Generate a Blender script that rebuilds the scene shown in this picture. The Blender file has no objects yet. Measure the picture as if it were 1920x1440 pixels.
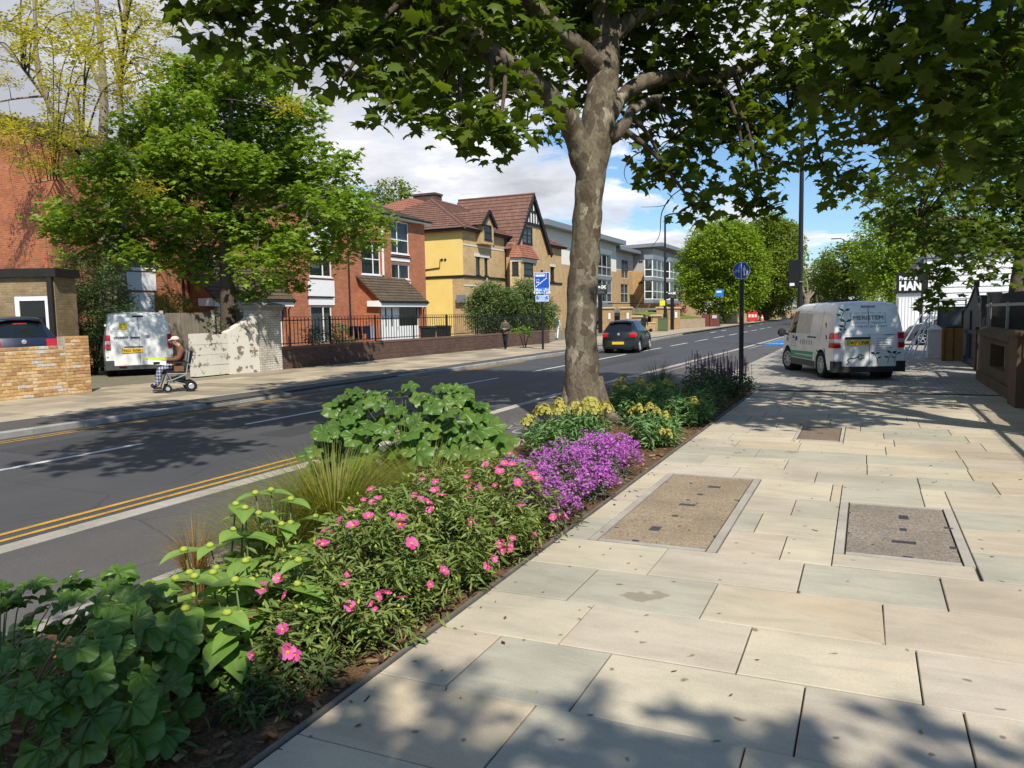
import bpy, math, random
import numpy as np
from mathutils import Vector, Matrix, noise

SC = bpy.context.scene
COL = SC.collection
R = random.Random(11)
NR = np.random.default_rng(5)
PI = math.pi

# ------------------------------------------------------------------ camera
cam_d = bpy.data.cameras.new('camera')
cam_d.sensor_width = 36.0
cam_d.sensor_fit = 'HORIZONTAL'
cam_d.lens = 27.02
cam_d.clip_start = 0.05
cam_d.clip_end = 3000
cam = bpy.data.objects.new('camera', cam_d)
COL.objects.link(cam)
cam.matrix_world = Matrix(((0.90856828, -0.02128297, 0.41719387, 0.0),
         (0.41735166, 0.08909987, -0.90436652, 0.0),
         (-0.01792432, 0.99579528, 0.08983580, 1.72),
         (0, 0, 0, 1)))
SC.camera = cam

# ------------------------------------------------------------------ sun
SUN_DIR = Vector((0.58, -0.64, 1.02)).normalized()      # towards the sun
sun_d = bpy.data.lights.new('sun', 'SUN')
sun_d.energy = 4.6
sun_d.angle = math.radians(0.7)
sun_d.color = (1.0, 0.94, 0.83)
sun = bpy.data.objects.new('sun', sun_d)
COL.objects.link(sun)
sun.rotation_euler = SUN_DIR.to_track_quat('Z', 'Y').to_euler()

# ------------------------------------------------------------------ sky
SC.view_settings.view_transform = 'Standard'
SC.view_settings.look = 'None'
SC.view_settings.exposure = 0.42
SC.view_settings.gamma = 1.0
SC.view_settings.use_curve_mapping = False
SC.cycles.use_denoising = True
SC.cycles.max_bounces = 8
SC.cycles.transparent_max_bounces = 8
SC.cycles.caustics_reflective = False
SC.cycles.caustics_refractive = False
SC.cycles.sample_clamp_indirect = 6.0

world = bpy.data.worlds.new('World')
SC.world = world
world.use_nodes = True


def N(nt, typ, **kw):
 n = nt.nodes.new(typ)
 for k, v in kw.items():
  if k.startswith('i_'):
   n.inputs[k[2:].replace('_', ' ')].default_value = v
  elif k.startswith('n_'):
   n.inputs[int(k[2:])].default_value = v
  else:
   setattr(n, k, v)
 return n


def L(nt, a, b):
 nt.links.new(a, b)


def math_n(nt, op, a, b=None, clamp=False):
 n = nt.nodes.new('ShaderNodeMath')
 n.operation = op
 n.use_clamp = clamp
 for i, x in enumerate((a, b)):
  if x is None:
   continue
  if isinstance(x, (int, float)):
   n.inputs[i].default_value = x
  else:
   nt.links.new(x, n.inputs[i])
 return n.outputs[0]


def ramp(nt, fac, stops, interp='LINEAR'):
 n = nt.nodes.new('ShaderNodeValToRGB')
 cr = n.color_ramp
 cr.interpolation = interp
 while len(cr.elements) < len(stops):
  cr.elements.new(0.5)
 for e, (p, c) in zip(cr.elements, stops):
  e.position = p
  e.color = (c[0], c[1], c[2], 1) if not isinstance(c, (int, float)) else (c, c, c, 1)
 if fac is not None:
  nt.links.new(fac, n.inputs[0])
 return n.outputs[0]


def mixc(nt, fac, a, b, mode='MIX'):
 n = nt.nodes.new('ShaderNodeMix')
 n.data_type = 'RGBA'
 n.blend_type = mode
 n.clamp_factor = True
 for sock, x in ((n.inputs[0], fac), (n.inputs[6], a), (n.inputs[7], b)):
  if isinstance(x, (int, float)):
   sock.default_value = x
  elif isinstance(x, (tuple, list)):
   sock.default_value = (x[0], x[1], x[2], 1)
  else:
   nt.links.new(x, sock)
 return n.outputs[2]


def build_world():
 nt = world.node_tree
 nt.nodes.clear()
 out = N(nt, 'ShaderNodeOutputWorld')
 sky = N(nt, 'ShaderNodeTexSky', sky_type='NISHITA')
 sky.sun_disc = False
 sky.sun_elevation = math.asin(SUN_DIR.z)
 sky.sun_rotation = math.atan2(SUN_DIR.x, SUN_DIR.y)
 sky.air_density = 1.0
 sky.dust_density = 0.35
 sky.ozone_density = 2.5
 bg1 = N(nt, 'ShaderNodeBackground')
 bg1.inputs['Strength'].default_value = 0.102
 L(nt, mixc(nt, 1.0, sky.outputs[0], (0.80, 0.96, 1.08), 'MULTIPLY'), bg1.inputs[0])
 tc = N(nt, 'ShaderNodeTexCoord')
 sep = N(nt, 'ShaderNodeSeparateXYZ')
 L(nt, tc.outputs['Generated'], sep.inputs[0])
 zc = math_n(nt, 'ADD', math_n(nt, 'MAXIMUM', sep.outputs[2], 0.0), 0.16)
 px = math_n(nt, 'DIVIDE', sep.outputs[0], zc)
 py = math_n(nt, 'DIVIDE', sep.outputs[1], zc)
 cmb = N(nt, 'ShaderNodeCombineXYZ')
 L(nt, px, cmb.inputs[0]); L(nt, py, cmb.inputs[1])
 cmb.inputs[2].default_value = 3.7
 big = N(nt, 'ShaderNodeTexNoise', i_Scale=0.8, i_Detail=9.0, i_Roughness=0.58, i_Distortion=0.35)
 L(nt, cmb.outputs[0], big.inputs['Vector'])
 # a bank of cloud in the north-west, broken blue to the north-east and south
 lean = math_n(nt, 'ADD', math_n(nt, 'MULTIPLY', sep.outputs[0], -0.62), math_n(nt, 'MULTIPLY', sep.outputs[1], 0.10))
 dens = math_n(nt, 'ADD', big.outputs[0], math_n(nt, 'SUBTRACT', math_n(nt, 'MULTIPLY', lean, 0.75), 0.178))
 # cumulus low over the northern horizon
 low = math_n(nt, 'MULTIPLY', math_n(nt, 'SUBTRACT', 0.20, sep.outputs[2]), 0.40)
 dens = math_n(nt, 'ADD', dens, math_n(nt, 'MAXIMUM', low, 0.0))
 mask = ramp(nt, dens, [(0.50, 0.0), (0.535, 0.7), (0.60, 1.0)])
 fine = N(nt, 'ShaderNodeTexNoise', i_Scale=2.2, i_Detail=8.0, i_Roughness=0.55)
 L(nt, cmb.outputs[0], fine.inputs['Vector'])
 shade = math_n(nt, 'ADD', math_n(nt, 'MULTIPLY', dens, 0.75), math_n(nt, 'MULTIPLY', fine.outputs[0], 0.55))
 colr = ramp(nt, shade, [(0.605, (1.0, 0.985, 0.96)), (0.68, (0.68, 0.685, 0.73)), (0.84, (0.40, 0.41, 0.46))])
 bg2 = N(nt, 'ShaderNodeBackground')
 bg2.inputs['Strength'].default_value = 1.0
 L(nt, colr, bg2.inputs[0])
 mx = N(nt, 'ShaderNodeMixShader')
 L(nt, mask, mx.inputs[0]); L(nt, bg1.outputs[0], mx.inputs[1]); L(nt, bg2.outputs[0], mx.inputs[2])
 L(nt, mx.outputs[0], out.inputs[0])


build_world()

# ------------------------------------------------------------------ materials
MATS = {}


def new_mat(name):
 m = bpy.data.materials.new(name)
 m.use_nodes = True
 nt = m.node_tree
 nt.nodes.clear()
 out = N(nt, 'ShaderNodeOutputMaterial')
 MATS[name] = m
 return m, nt, out


def pos_vec(nt, obj=False):
 if obj:
  return N(nt, 'ShaderNodeTexCoord').outputs['Object']
 return N(nt, 'ShaderNodeNewGeometry').outputs['Position']


def principled(nt, out, col, rough, spec=0.5, metal=0.0, bump=None, bstr=0.3, bdist=0.01):
 b = N(nt, 'ShaderNodeBsdfPrincipled')
 if isinstance(col, (tuple, list)):
  b.inputs['Base Color'].default_value = (col[0], col[1], col[2], 1)
 else:
  L(nt, col, b.inputs['Base Color'])
 if isinstance(rough, (int, float)):
  b.inputs['Roughness'].default_value = rough
 else:
  L(nt, rough, b.inputs['Roughness'])
 b.inputs['Metallic'].default_value = metal
 b.inputs['Specular IOR Level'].default_value = spec
 if bump is not None:
  bp = N(nt, 'ShaderNodeBump')
  bp.inputs['Strength'].default_value = bstr
  bp.inputs['Distance'].default_value = bdist
  L(nt, bump, bp.inputs['Height'])
  L(nt, bp.outputs[0], b.inputs['Normal'])
 L(nt, b.outputs[0], out.inputs[0])
 return b


def mat(name, col, rough=0.6, spec=0.4, metal=0.0, var=0.18, vs=4.0, fine=0.1, fs=60.0, bump=0.0, bs=40.0, robj=0.0, dirt=0.0):
 """painted / plain material with broad and fine colour variation"""
 if name in MATS:
  return MATS[name]
 m, nt, out = new_mat(name)
 P = pos_vec(nt)
 n1 = N(nt, 'ShaderNodeTexNoise', i_Scale=vs, i_Detail=5.0, i_Roughness=0.6)
 L(nt, P, n1.inputs['Vector'])
 n2 = N(nt, 'ShaderNodeTexNoise', i_Scale=fs, i_Detail=3.0)
 L(nt, P, n2.inputs['Vector'])
 f = math_n(nt, 'ADD', math_n(nt, 'MULTIPLY', math_n(nt, 'SUBTRACT', n1.outputs[0], 0.5), 2.4 * var),
      math_n(nt, 'MULTIPLY', math_n(nt, 'SUBTRACT', n2.outputs[0], 0.5), 2.4 * fine))
 if robj:
  oi = N(nt, 'ShaderNodeObjectInfo')
  f = math_n(nt, 'ADD', f, math_n(nt, 'MULTIPLY', math_n(nt, 'SUBTRACT', oi.outputs['Random'], 0.5), robj))
 f = math_n(nt, 'ADD', f, 1.0)
 mul = N(nt, 'ShaderNodeVectorMath', operation='SCALE')
 mul.inputs[0].default_value = col[:3]
 L(nt, f, mul.inputs['Scale'])
 c = mul.outputs[0]
 if dirt:
  n3 = N(nt, 'ShaderNodeTexNoise', i_Scale=2.3, i_Detail=8.0, i_Roughness=0.7)
  L(nt, P, n3.inputs['Vector'])
  c = mixc(nt, math_n(nt, 'MULTIPLY', ramp(nt, n3.outputs[0], [(0.5, 0.0), (0.75, 1.0)]), dirt), c, (0.06, 0.05, 0.04))
 bh = None
 if bump:
  n4 = N(nt, 'ShaderNodeTexNoise', i_Scale=bs, i_Detail=4.0)
  L(nt, P, n4.inputs['Vector'])
  bh = n4.outputs[0]
 principled(nt, out, c, rough, spec, metal, bh, bump)
 return m


def leaf_mat(name, cols, trans=0.38, rough=0.48, spec=0.26, tcol=None):
 if name in MATS:
  return MATS[name]
 m, nt, out = new_mat(name)
 g = N(nt, 'ShaderNodeNewGeometry')
 oi = N(nt, 'ShaderNodeObjectInfo')
 r = math_n(nt, 'FRACT', math_n(nt, 'ADD', g.outputs['Random Per Island'], oi.outputs['Random']))
 k = len(cols)
 c = ramp(nt, r, [(i / max(1, k - 1), cols[i]) for i in range(k)])
 n1 = N(nt, 'ShaderNodeTexNoise', i_Scale=14.0, i_Detail=2.0)
 L(nt, g.outputs['Position'], n1.inputs['Vector'])
 c = mixc(nt, math_n(nt, 'MULTIPLY', n1.outputs[0], 0.35), c, (cols[0][0] * 0.55, cols[0][1] * 0.6, cols[0][2] * 0.5))
 b = N(nt, 'ShaderNodeBsdfPrincipled')
 L(nt, c, b.inputs['Base Color'])
 b.inputs['Roughness'].default_value = rough
 b.inputs['Specular IOR Level'].default_value = spec
 t = N(nt, 'ShaderNodeBsdfTranslucent')
 tint = tcol or (1.0, 1.0, 0.35)
 L(nt, mixc(nt, 1.0, mixc(nt, 1.0, c, (1.9, 1.9, 1.9), 'MULTIPLY'), tint, 'MULTIPLY'), t.inputs[0])
 mx = N(nt, 'ShaderNodeMixShader')
 mx.inputs[0].default_value = trans
 L(nt, b.outputs[0], mx.inputs[1]); L(nt, t.outputs[0], mx.inputs[2])
 L(nt, mx.outputs[0], out.inputs[0])
 return m


def brick_mat(name, c1, c2, mortar, bw=0.225, bh=0.075, mt=0.010, bump=0.5, stain=0.0, c3=None):
 if name in MATS:
  return MATS[name]
 m, nt, out = new_mat(name)
 uv = N(nt, 'ShaderNodeUVMap')
 P = pos_vec(nt)
 bt = N(nt, 'ShaderNodeTexBrick', offset=0.5)
 bt.inputs['Scale'].default_value = 1.0
 bt.inputs['Brick Width'].default_value = bw
 bt.inputs['Row Height'].default_value = bh
 bt.inputs['Mortar Size'].default_value = mt
 bt.inputs['Mortar Smooth'].default_value = 0.25
 bt.inputs['Bias'].default_value = 0.0
 bt.inputs['Color1'].default_value = (*c1, 1)
 bt.inputs['Color2'].default_value = (*c2, 1)
 bt.inputs['Mortar'].default_value = (*mortar, 1)
 L(nt, uv.outputs[0], bt.inputs['Vector'])
 n1 = N(nt, 'ShaderNodeTexNoise', i_Scale=1.4, i_Detail=6.0, i_Roughness=0.65)
 L(nt, P, n1.inputs['Vector'])
 n2 = N(nt, 'ShaderNodeTexNoise', i_Scale=38.0, i_Detail=3.0)
 L(nt, P, n2.inputs['Vector'])
 c = bt.outputs['Color']
 f = math_n(nt, 'ADD', math_n(nt, 'MULTIPLY', n1.outputs[0], 0.5), math_n(nt, 'MULTIPLY', n2.outputs[0], 0.5))
 c = mixc(nt, 1.0, c, ramp(nt, f, [(0.3, 0.66), (0.7, 1.3)]), 'MULTIPLY')
 if stain:
  n3 = N(nt, 'ShaderNodeTexNoise', i_Scale=0.8, i_Detail=8.0, i_Roughness=0.7)
  L(nt, P, n3.inputs['Vector'])
  c = mixc(nt, math_n(nt, 'MULTIPLY', ramp(nt, n3.outputs[0], [(0.48, 0.0), (0.7, 1.0)]), stain), c, c3 or (0.05, 0.045, 0.04))
 h = math_n(nt, 'ADD', math_n(nt, 'SUBTRACT', 1.0, bt.outputs['Fac']), math_n(nt, 'MULTIPLY', n2.outputs[0], 0.35))
 principled(nt, out, c, 0.86, 0.25, 0, h, bump, 0.008)
 return m

# ------------------------------------------------------------------ geometry helpers
def V(*a):
 return Vector(a if len(a) > 1 else a[0])


def tag(o, label=None, cat=None, group=None, kind=None):
 if label: o['label'] = label
 if cat: o['category'] = cat
 if group: o['group'] = group
 if kind: o['kind'] = kind
 return o


def thing(name, label, cat, loc=(0, 0, 0), rz=0.0, group=None):
 o = bpy.data.objects.new(name, None)
 o.empty_display_size = 0.3
 COL.objects.link(o)
 o.location = loc
 o.rotation_euler = (0, 0, rz)
 return tag(o, label, cat, group)


def adopt(child, parent, local=False):
 """parent a child whose own coordinates are world ones (or the parent's own when local)"""
 if parent is None:
  return child
 child.parent = parent
 if not local and parent.type == 'EMPTY':
  child.matrix_parent_inverse = parent.matrix_basis.inverted()
 return child


def rotz(a):
 return Matrix.Rotation(a, 4, 'Z')


class MB:
 def __init__(self):
  self.v, self.f, self.m = [], [], []

 def add(self, vs, fs, mi=0):
  b = len(self.v)
  self.v += [tuple(p) for p in vs]
  self.f += [tuple(i + b for i in q) for q in fs]
  self.m += [mi] * len(fs)
  return self

 def box(self, a, c, mi=0, M=None):
  x0, y0, z0 = a; x1, y1, z1 = c
  vs = [(x0, y0, z0), (x1, y0, z0), (x1, y1, z0), (x0, y1, z0), (x0, y0, z1), (x1, y0, z1), (x1, y1, z1), (x0, y1, z1)]
  if M is not None:
   vs = [M @ Vector(p) for p in vs]
  return self.add(vs, [(0, 3, 2, 1), (4, 5, 6, 7), (0, 1, 5, 4), (1, 2, 6, 5), (2, 3, 7, 6), (3, 0, 4, 7)], mi)

 def cbox(self, c, s, mi=0, rz=0.0, M=None):
  T = Matrix.Translation(c) @ rotz(rz)
  if M is not None:
   T = M @ T
  return self.box((-s[0] / 2, -s[1] / 2, -s[2] / 2), (s[0] / 2, s[1] / 2, s[2] / 2), mi, T)

 def bar(self, a, b, w, h=None, mi=0):
  """square bar from a to b"""
  a, b = Vector(a), Vector(b)
  h = h or w
  d = (b - a)
  ln = d.length
  q = d.to_track_quat('Y', 'Z').to_matrix().to_4x4()
  return self.box((-w / 2, 0, -h / 2), (w / 2, ln, h / 2), mi, Matrix.Translation(a) @ q)

 def quad(self, a, b, c, d, mi=0):
  return self.add([a, b, c, d], [(0, 1, 2, 3)], mi)

 def poly(self, pts, mi=0):
  return self.add(pts, [tuple(range(len(pts)))], mi)

 def tube(self, pts, rad, n=8, mi=0, caps=True):
  pts = [Vector(p) for p in pts]
  if isinstance(rad, (int, float)):
   rad = [rad] * len(pts)
  vs, fs = [], []
  up = Vector((0.13, 0.21, 1))
  for i, p in enumerate(pts):
   d = (pts[min(i + 1, len(pts) - 1)] - pts[max(i - 1, 0)])
   if d.length < 1e-9:
    d = Vector((0, 0, 1))
   d.normalize()
   if abs(d.dot(up.normalized())) > 0.97:
    up = Vector((1, 0.2, 0.1))
   x = d.cross(up).normalized()
   y = d.cross(x).normalized()
   up = -y
   for k in range(n):
    a = 2 * PI * k / n
    vs.append(p + (x * math.cos(a) + y * math.sin(a)) * rad[i])
  for i in range(len(pts) - 1):
   for k in range(n):
    fs.append((i * n + k, i * n + (k + 1) % n, (i + 1) * n + (k + 1) % n, (i + 1) * n + k))
  if caps:
   fs.append(tuple(range(n - 1, -1, -1)))
   fs.append(tuple((len(pts) - 1) * n + k for k in range(n)))
  return self.add(vs, [q[::-1] for q in fs], mi)

 def lathe(self, prof, c=(0, 0, 0), n=16, axis='Z', mi=0, caps=True, M=None):
  vs, fs = [], []
  for r_, h in prof:
   for k in range(n):
    a = 2 * PI * k / n
    u, w = r_ * math.cos(a), r_ * math.sin(a)
    p = (u, w, h) if axis == 'Z' else ((h, u, w) if axis == 'X' else (w, h, u))
    p = Vector(p) + Vector(c)
    vs.append(M @ p if M is not None else p)
  for i in range(len(prof) - 1):
   for k in range(n):
    fs.append((i * n + k, i * n + (k + 1) % n, (i + 1) * n + (k + 1) % n, (i + 1) * n + k))
  if caps:
   fs.append(tuple(range(n - 1, -1, -1)))
   fs.append(tuple((len(prof) - 1) * n + k for k in range(n)))
  return self.add(vs, fs, mi)

 def prism(self, pts, off, mi=0):
  """closed solid: polygon pts (3d) swept by off"""
  off = Vector(off)
  n = len(pts)
  a = [Vector(p) for p in pts]
  b = [p + off for p in a]
  fs = [tuple(range(n - 1, -1, -1)), tuple(range(n, 2 * n))]
  fs += [(i, (i + 1) % n, (i + 1) % n + n, i + n) for i in range(n)]
  return self.add(a + b, fs, mi)

 def mesh(self, name, mats, smooth=False, uv=True):
  me = bpy.data.meshes.new(name)
  me.from_pydata(self.v, [], self.f)
  if not isinstance(mats, (list, tuple)):
   mats = [mats]
  for m in mats:
   me.materials.append(m)
  if len(mats) > 1:
   me.polygons.foreach_set('material_index', self.m)
  if smooth:
   me.polygons.foreach_set('use_smooth', [True] * len(me.polygons))
  if uv:
   lay = me.uv_layers.new(name='UVMap')
   dat = np.zeros(len(me.loops) * 2, dtype=np.float32)
   vs = me.vertices
   for p in me.polygons:
    n = p.normal
    if abs(n.z) > 0.985:
     for li in p.loop_indices:
      co = vs[me.loops[li].vertex_index].co
      dat[2 * li] = co.x; dat[2 * li + 1] = co.y
    else:
     t = Vector((-n.y, n.x, 0)).normalized()
     s = n.cross(t)
     for li in p.loop_indices:
      co = vs[me.loops[li].vertex_index].co
      dat[2 * li] = co.dot(t); dat[2 * li + 1] = co.dot(s)
   lay.data.foreach_set('uv', dat)
  return me

 def build(self, name, mats, parent=None, local=False, smooth=False, uv=True, auto=None):
  me = self.mesh(name, mats, smooth, uv)
  o = bpy.data.objects.new(name, me)
  COL.objects.link(o)
  if auto:
   me.polygons.foreach_set('use_smooth', [True] * len(me.polygons))
   me.set_sharp_from_angle(angle=math.radians(auto))
  return adopt(o, parent, local)


def inst(name, me, M, parent=None, local=False):
 o = bpy.data.objects.new(name, me)
 COL.objects.link(o)
 o.matrix_basis = M
 return adopt(o, parent, local)


def copy_tree(o, parent=None):
 c = o.copy()
 COL.objects.link(c)
 if parent is not None:
  c.parent = parent
  c.matrix_parent_inverse = o.matrix_parent_inverse.copy()
 for ch in list(o.children):
  copy_tree(ch, c)
 return c


def dup(root, loc, rz=0.0, label=None):
 c = copy_tree(root)
 c.location = loc
 c.rotation_euler = (0, 0, rz)
 if label:
  c['label'] = label
 return c


# ------------------------------------------------------------------ leaves in bulk
def np_mesh(name, verts, tris, material, smooth=False):
 me = bpy.data.meshes.new(name)
 nv, nt_ = len(verts), len(tris)
 me.vertices.add(nv)
 me.vertices.foreach_set('co', np.asarray(verts, dtype=np.float32).ravel())
 me.loops.add(nt_ * 3)
 me.loops.foreach_set('vertex_index', np.asarray(tris, dtype=np.int32).ravel())
 me.polygons.add(nt_)
 me.polygons.foreach_set('loop_start', np.arange(0, nt_ * 3, 3, dtype=np.int32))
 me.polygons.foreach_set('loop_total', np.full(nt_, 3, dtype=np.int32))
 if smooth:
  me.polygons.foreach_set('use_smooth', np.ones(nt_, dtype=bool))
 me.update(calc_edges=True)
 for m in (material if isinstance(material, (list, tuple)) else [material]):
  me.materials.append(m)
 return me


def frames(nrm, tip):
 """rotation matrices: z = leaf normal, y = towards the tip"""
 n = nrm / (np.linalg.norm(nrm, axis=1, keepdims=True) + 1e-9)
 t = tip - n * np.sum(tip * n, axis=1, keepdims=True)
 t = t / (np.linalg.norm(t, axis=1, keepdims=True) + 1e-9)
 x = np.cross(t, n)
 return np.stack([x, t, n], axis=2)


def scatter_mesh(name, tmpl, P, RM, S, material, smooth=False):
 tv, tf = np.asarray(tmpl[0], float), np.asarray(tmpl[1], int)
 n, k = len(P), len(tv)
 S = np.asarray(S, float).reshape(n, 1, 1) * np.ones((n, 1, 1))
 tvn = np.repeat(tv[None], n, 0)
 tvn[:, :, 2] *= NR.uniform(-.2, 2.8, (n, 1)); tvn[:, :, 0] *= NR.uniform(.72, 1.1, (n, 1))      # each leaf curls its own way
 vv = np.einsum('nij,nkj->nki', RM, tvn) * S + P[:, None, :]
 ff = tf[None, :, :] + (np.arange(n) * k)[:, None, None]
 return np_mesh(name, vv.reshape(-1, 3), ff.reshape(-1, 3), material, smooth)


def link_mesh(name, me, parent=None, kind=None):
 o = bpy.data.objects.new(name, me)
 COL.objects.link(o)
 adopt(o, parent)
 if kind:
  o['kind'] = kind
 return o


def fan(outline, ctr=(0, 0.35, 0), droop=0.12, fold=0.0):
 vs = [Vector((*ctr, ) if len(ctr) == 3 else (*ctr, 0))]
 for (x, y) in outline:
  vs.append(Vector((x, y, -droop * (x * x + (y - 0.4) ** 2) + fold * abs(x))))
 n = len(outline)
 return [tuple(v) for v in vs], [(0, i + 1, (i + 1) % n + 1) for i in range(n)]


# palmate leaf with five pointed lobes, unit length, stalk end at origin
LEAF_PLANE = fan([(0.0, 0.0), (0.22, 0.02), (0.34, -0.10), (0.36, 0.12), (0.62, 0.22), (0.42, 0.36), (0.50, 0.55), (0.64, 0.72),
      (0.38, 0.66), (0.22, 0.72), (0.16, 0.86), (0.0, 1.06),
      (-0.16, 0.86), (-0.22, 0.72), (-0.38, 0.66), (-0.64, 0.72), (-0.50, 0.55), (-0.42, 0.36), (-0.62, 0.22),
      (-0.36, 0.12), (-0.34, -0.10), (-0.22, 0.02)], (0, 0.4, 0.06), 0.22, 0.05)
LEAF_MAPLE = fan([(0.0, 0.0), (0.42, -0.06), (0.32, 0.22), (0.60, 0.62), (0.2, 0.56), (0.0, 1.0), (-0.2, 0.56), (-0.60, 0.62), (-0.32, 0.22), (-0.42, -0.06)],
     (0, 0.35, 0.05), 0.2, 0.04)
LEAF_SIMPLE = ([(0, 0, 0), (0.30, 0.45, 0.05), (0, 1, -0.06), (-0.30, 0.45, 0.05)], [(0, 1, 2), (0, 2, 3)])
LEAF_LANCE = ([(0, 0, 0), (0.12, 0.35, 0.03), (0.09, 0.7, 0.0), (0, 1, -0.10), (-0.09, 0.7, 0.0), (-0.12, 0.35, 0.03), (0, 0.5, -0.02)],
     [(0, 1, 6), (1, 2, 6), (2, 3, 6), (3, 4, 6), (4, 5, 6), (5, 0, 6)])
LEAF_PAIR = ([(0, 0, 0), (0.16, 0.3, 0.03), (0, 0.55, 0), (-0.16, 0.3, 0.03), (0.30, 0.5, 0), (0.36, 0.75, 0.03), (0.22, 1.0, 0), (0.14, 0.7, 0.02),
     (-0.30, 0.5, 0), (-0.14, 0.7, 0.02), (-0.22, 1.0, 0), (-0.36, 0.75, 0.03)],
    [(0, 1, 2), (0, 2, 3), (4, 5, 6), (4, 6, 7), (8, 9, 10), (8, 10, 11)])


def unit(n):
 v = NR.normal(size=(n, 3))
 return v / np.linalg.norm(v, axis=1, keepdims=True)


def blob_clusters(blobs, per_m3, cmin=6, shell=0.55, squash=0.8):
 """cluster centres spread through ellipsoid blobs (x, y, z, r)"""
 out = []
 for (x, y, z, r) in blobs:
  n = max(cmin, int(per_m3 * 4.19 * r ** 3 * squash))
  d = unit(n)
  rad = r * (shell + (1 - shell) * NR.random((n, 1)) ** 0.5) * (0.85 + 0.3 * NR.random((n, 1)))
  p = d * rad
  p[:, 2] *= squash
  out.append(p + np.array([x, y, z]))
 return np.concatenate(out)


def leaves_at(cl, per, spread, size, upb=0.75, droop=0.25, svar=0.3, outward=None, lift=0.0):
 """positions, frames and sizes for leaves round each cluster centre"""
 n = len(cl) * per
 c = np.repeat(cl, per, axis=0)
 off = unit(n) * (NR.random((n, 1)) ** 0.5) * spread
 off[:, 2] *= 0.7
 P = c + off
 nr = unit(n) * 0.75
 nr[:, 2] = np.abs(nr[:, 2]) * 0.6 + upb
 tip = off / spread + unit(n) * 0.6
 tip[:, 2] -= droop * 2
 S = size * (1 - svar + 2 * svar * NR.random(n))
 return P, frames(nr, tip), S


def smooth_path(pts, k=4):
 pts = [Vector(p) for p in pts]
 out = []
 for i in range(len(pts) - 1):
  p0 = pts[max(i - 1, 0)]; p1 = pts[i]; p2 = pts[i + 1]; p3 = pts[min(i + 2, len(pts) - 1)]
  for j in range(k):
   t = j / k
   out.append(0.5 * ((2 * p1) + (p2 - p0) * t + (2 * p0 - 5 * p1 + 4 * p2 - p3) * t * t + (3 * p1 - p0 - 3 * p2 + p3) * t ** 3))
 out.append(pts[-1])
 return out


def lerp_list(a, n):
 m = len(a) - 1
 res = []
 for i in range(n):
  t = i / (n - 1) * m
  j = min(int(t), m - 1)
  res.append(a[j] + (a[j + 1] - a[j]) * (t - j))
 return res


def limb(mb, pts, rads, n=10, k=5, wob=0.0):
 sp = smooth_path(pts, k)
 rr = lerp_list(list(rads), len(sp))
 if wob:
  rr = [r_ * (1 + wob * (R.random() - 0.5)) for r_ in rr]
 mb.tube(sp, rr, n)
 return sp


# ------------------------------------------------------------------ lettering
def text_mesh(s, size, bold=0.0, ext=0.0, spacing=1.0):
 cu = bpy.data.curves.new('lettering', 'FONT')
 cu.body = s
 cu.size = size
 cu.align_x = 'CENTER'
 cu.align_y = 'CENTER'
 cu.offset = bold
 cu.extrude = ext
 cu.resolution_u = 3
 cu.space_character = spacing
 o = bpy.data.objects.new('lettering', cu)
 me = bpy.data.meshes.new_from_object(o)
 bpy.data.objects.remove(o)
 me.materials.clear()
 return me


def lettering(s, size, M, material, parent, local=False, bold=0.0, width=None, spacing=1.0):
 me = text_mesh(s, size, bold, 0.0, spacing)
 if width:
  xs = [v.co.x for v in me.vertices]
  w = max(xs) - min(xs)
  for v in me.vertices:
   v.co.x *= width / w
 me.materials.append(material)
 return inst('lettering', me, M, parent, local)


def basis(o, x, y):
 """matrix with local x, y along the given directions at o"""
 x = Vector(x).normalized(); y = Vector(y).normalized()
 z = x.cross(y)
 M = Matrix.Identity(4)
 for i in range(3):
  M[i][0] = x[i]; M[i][1] = y[i]; M[i][2] = z[i]; M[i][3] = o[i]
 return M

# ------------------------------------------------------------------ palette
M_black = mat('black_metal', (0.012, 0.012, 0.013), 0.45, 0.4, var=0.15)
M_steel = mat('galvanised_steel', (0.36, 0.37, 0.38), 0.42, 0.5, 0.6, var=0.25, vs=8)
M_white = mat('white_paint', (0.80, 0.80, 0.78), 0.5, 0.4, var=0.06, dirt=0.05)
M_upvc = mat('white_upvc', (0.82, 0.83, 0.83), 0.35, 0.5, var=0.03, fine=0.02)
M_panel = mat('white_panel', (0.80, 0.80, 0.79), 0.45, 0.4, var=0.05, dirt=0.04)
M_yline = mat('yellow_road_paint', (0.44, 0.25, 0.04), 0.8, 0.2, var=0.4, vs=6, fine=0.45, fs=70, dirt=0.6)
M_wline = mat('white_road_paint', (0.62, 0.61, 0.57), 0.75, 0.2, var=0.25, vs=5, fine=0.25, fs=90, dirt=0.3)
M_wline_worn = mat('worn_white_road_paint', (0.24, 0.24, 0.235), 0.8, 0.2, var=0.5, vs=7, fine=0.5, fs=60, dirt=0.6)
M_bluetrack = mat('blue_cycle_surface', (0.02, 0.16, 0.42), 0.75, 0.2, var=0.2, fine=0.2)
M_kerb = mat('pale_kerb_stone', (0.36, 0.33, 0.285), 0.85, 0.2, var=0.3, vs=2.5, fine=0.2, bump=0.3, robj=0.25, dirt=0.3)
M_granite = mat('grey_granite_kerb', (0.30, 0.29, 0.27), 0.8, 0.25, var=0.3, vs=3, fine=0.3, fs=120, bump=0.25, robj=0.3, dirt=0.35)
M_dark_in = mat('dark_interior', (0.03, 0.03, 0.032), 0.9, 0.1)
M_curtain = mat('net_curtain', (0.62, 0.62, 0.60), 0.9, 0.1, var=0.12, vs=9)
M_blind = mat('grey_blind', (0.20, 0.20, 0.21), 0.9, 0.1, var=0.2, vs=6)
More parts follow.
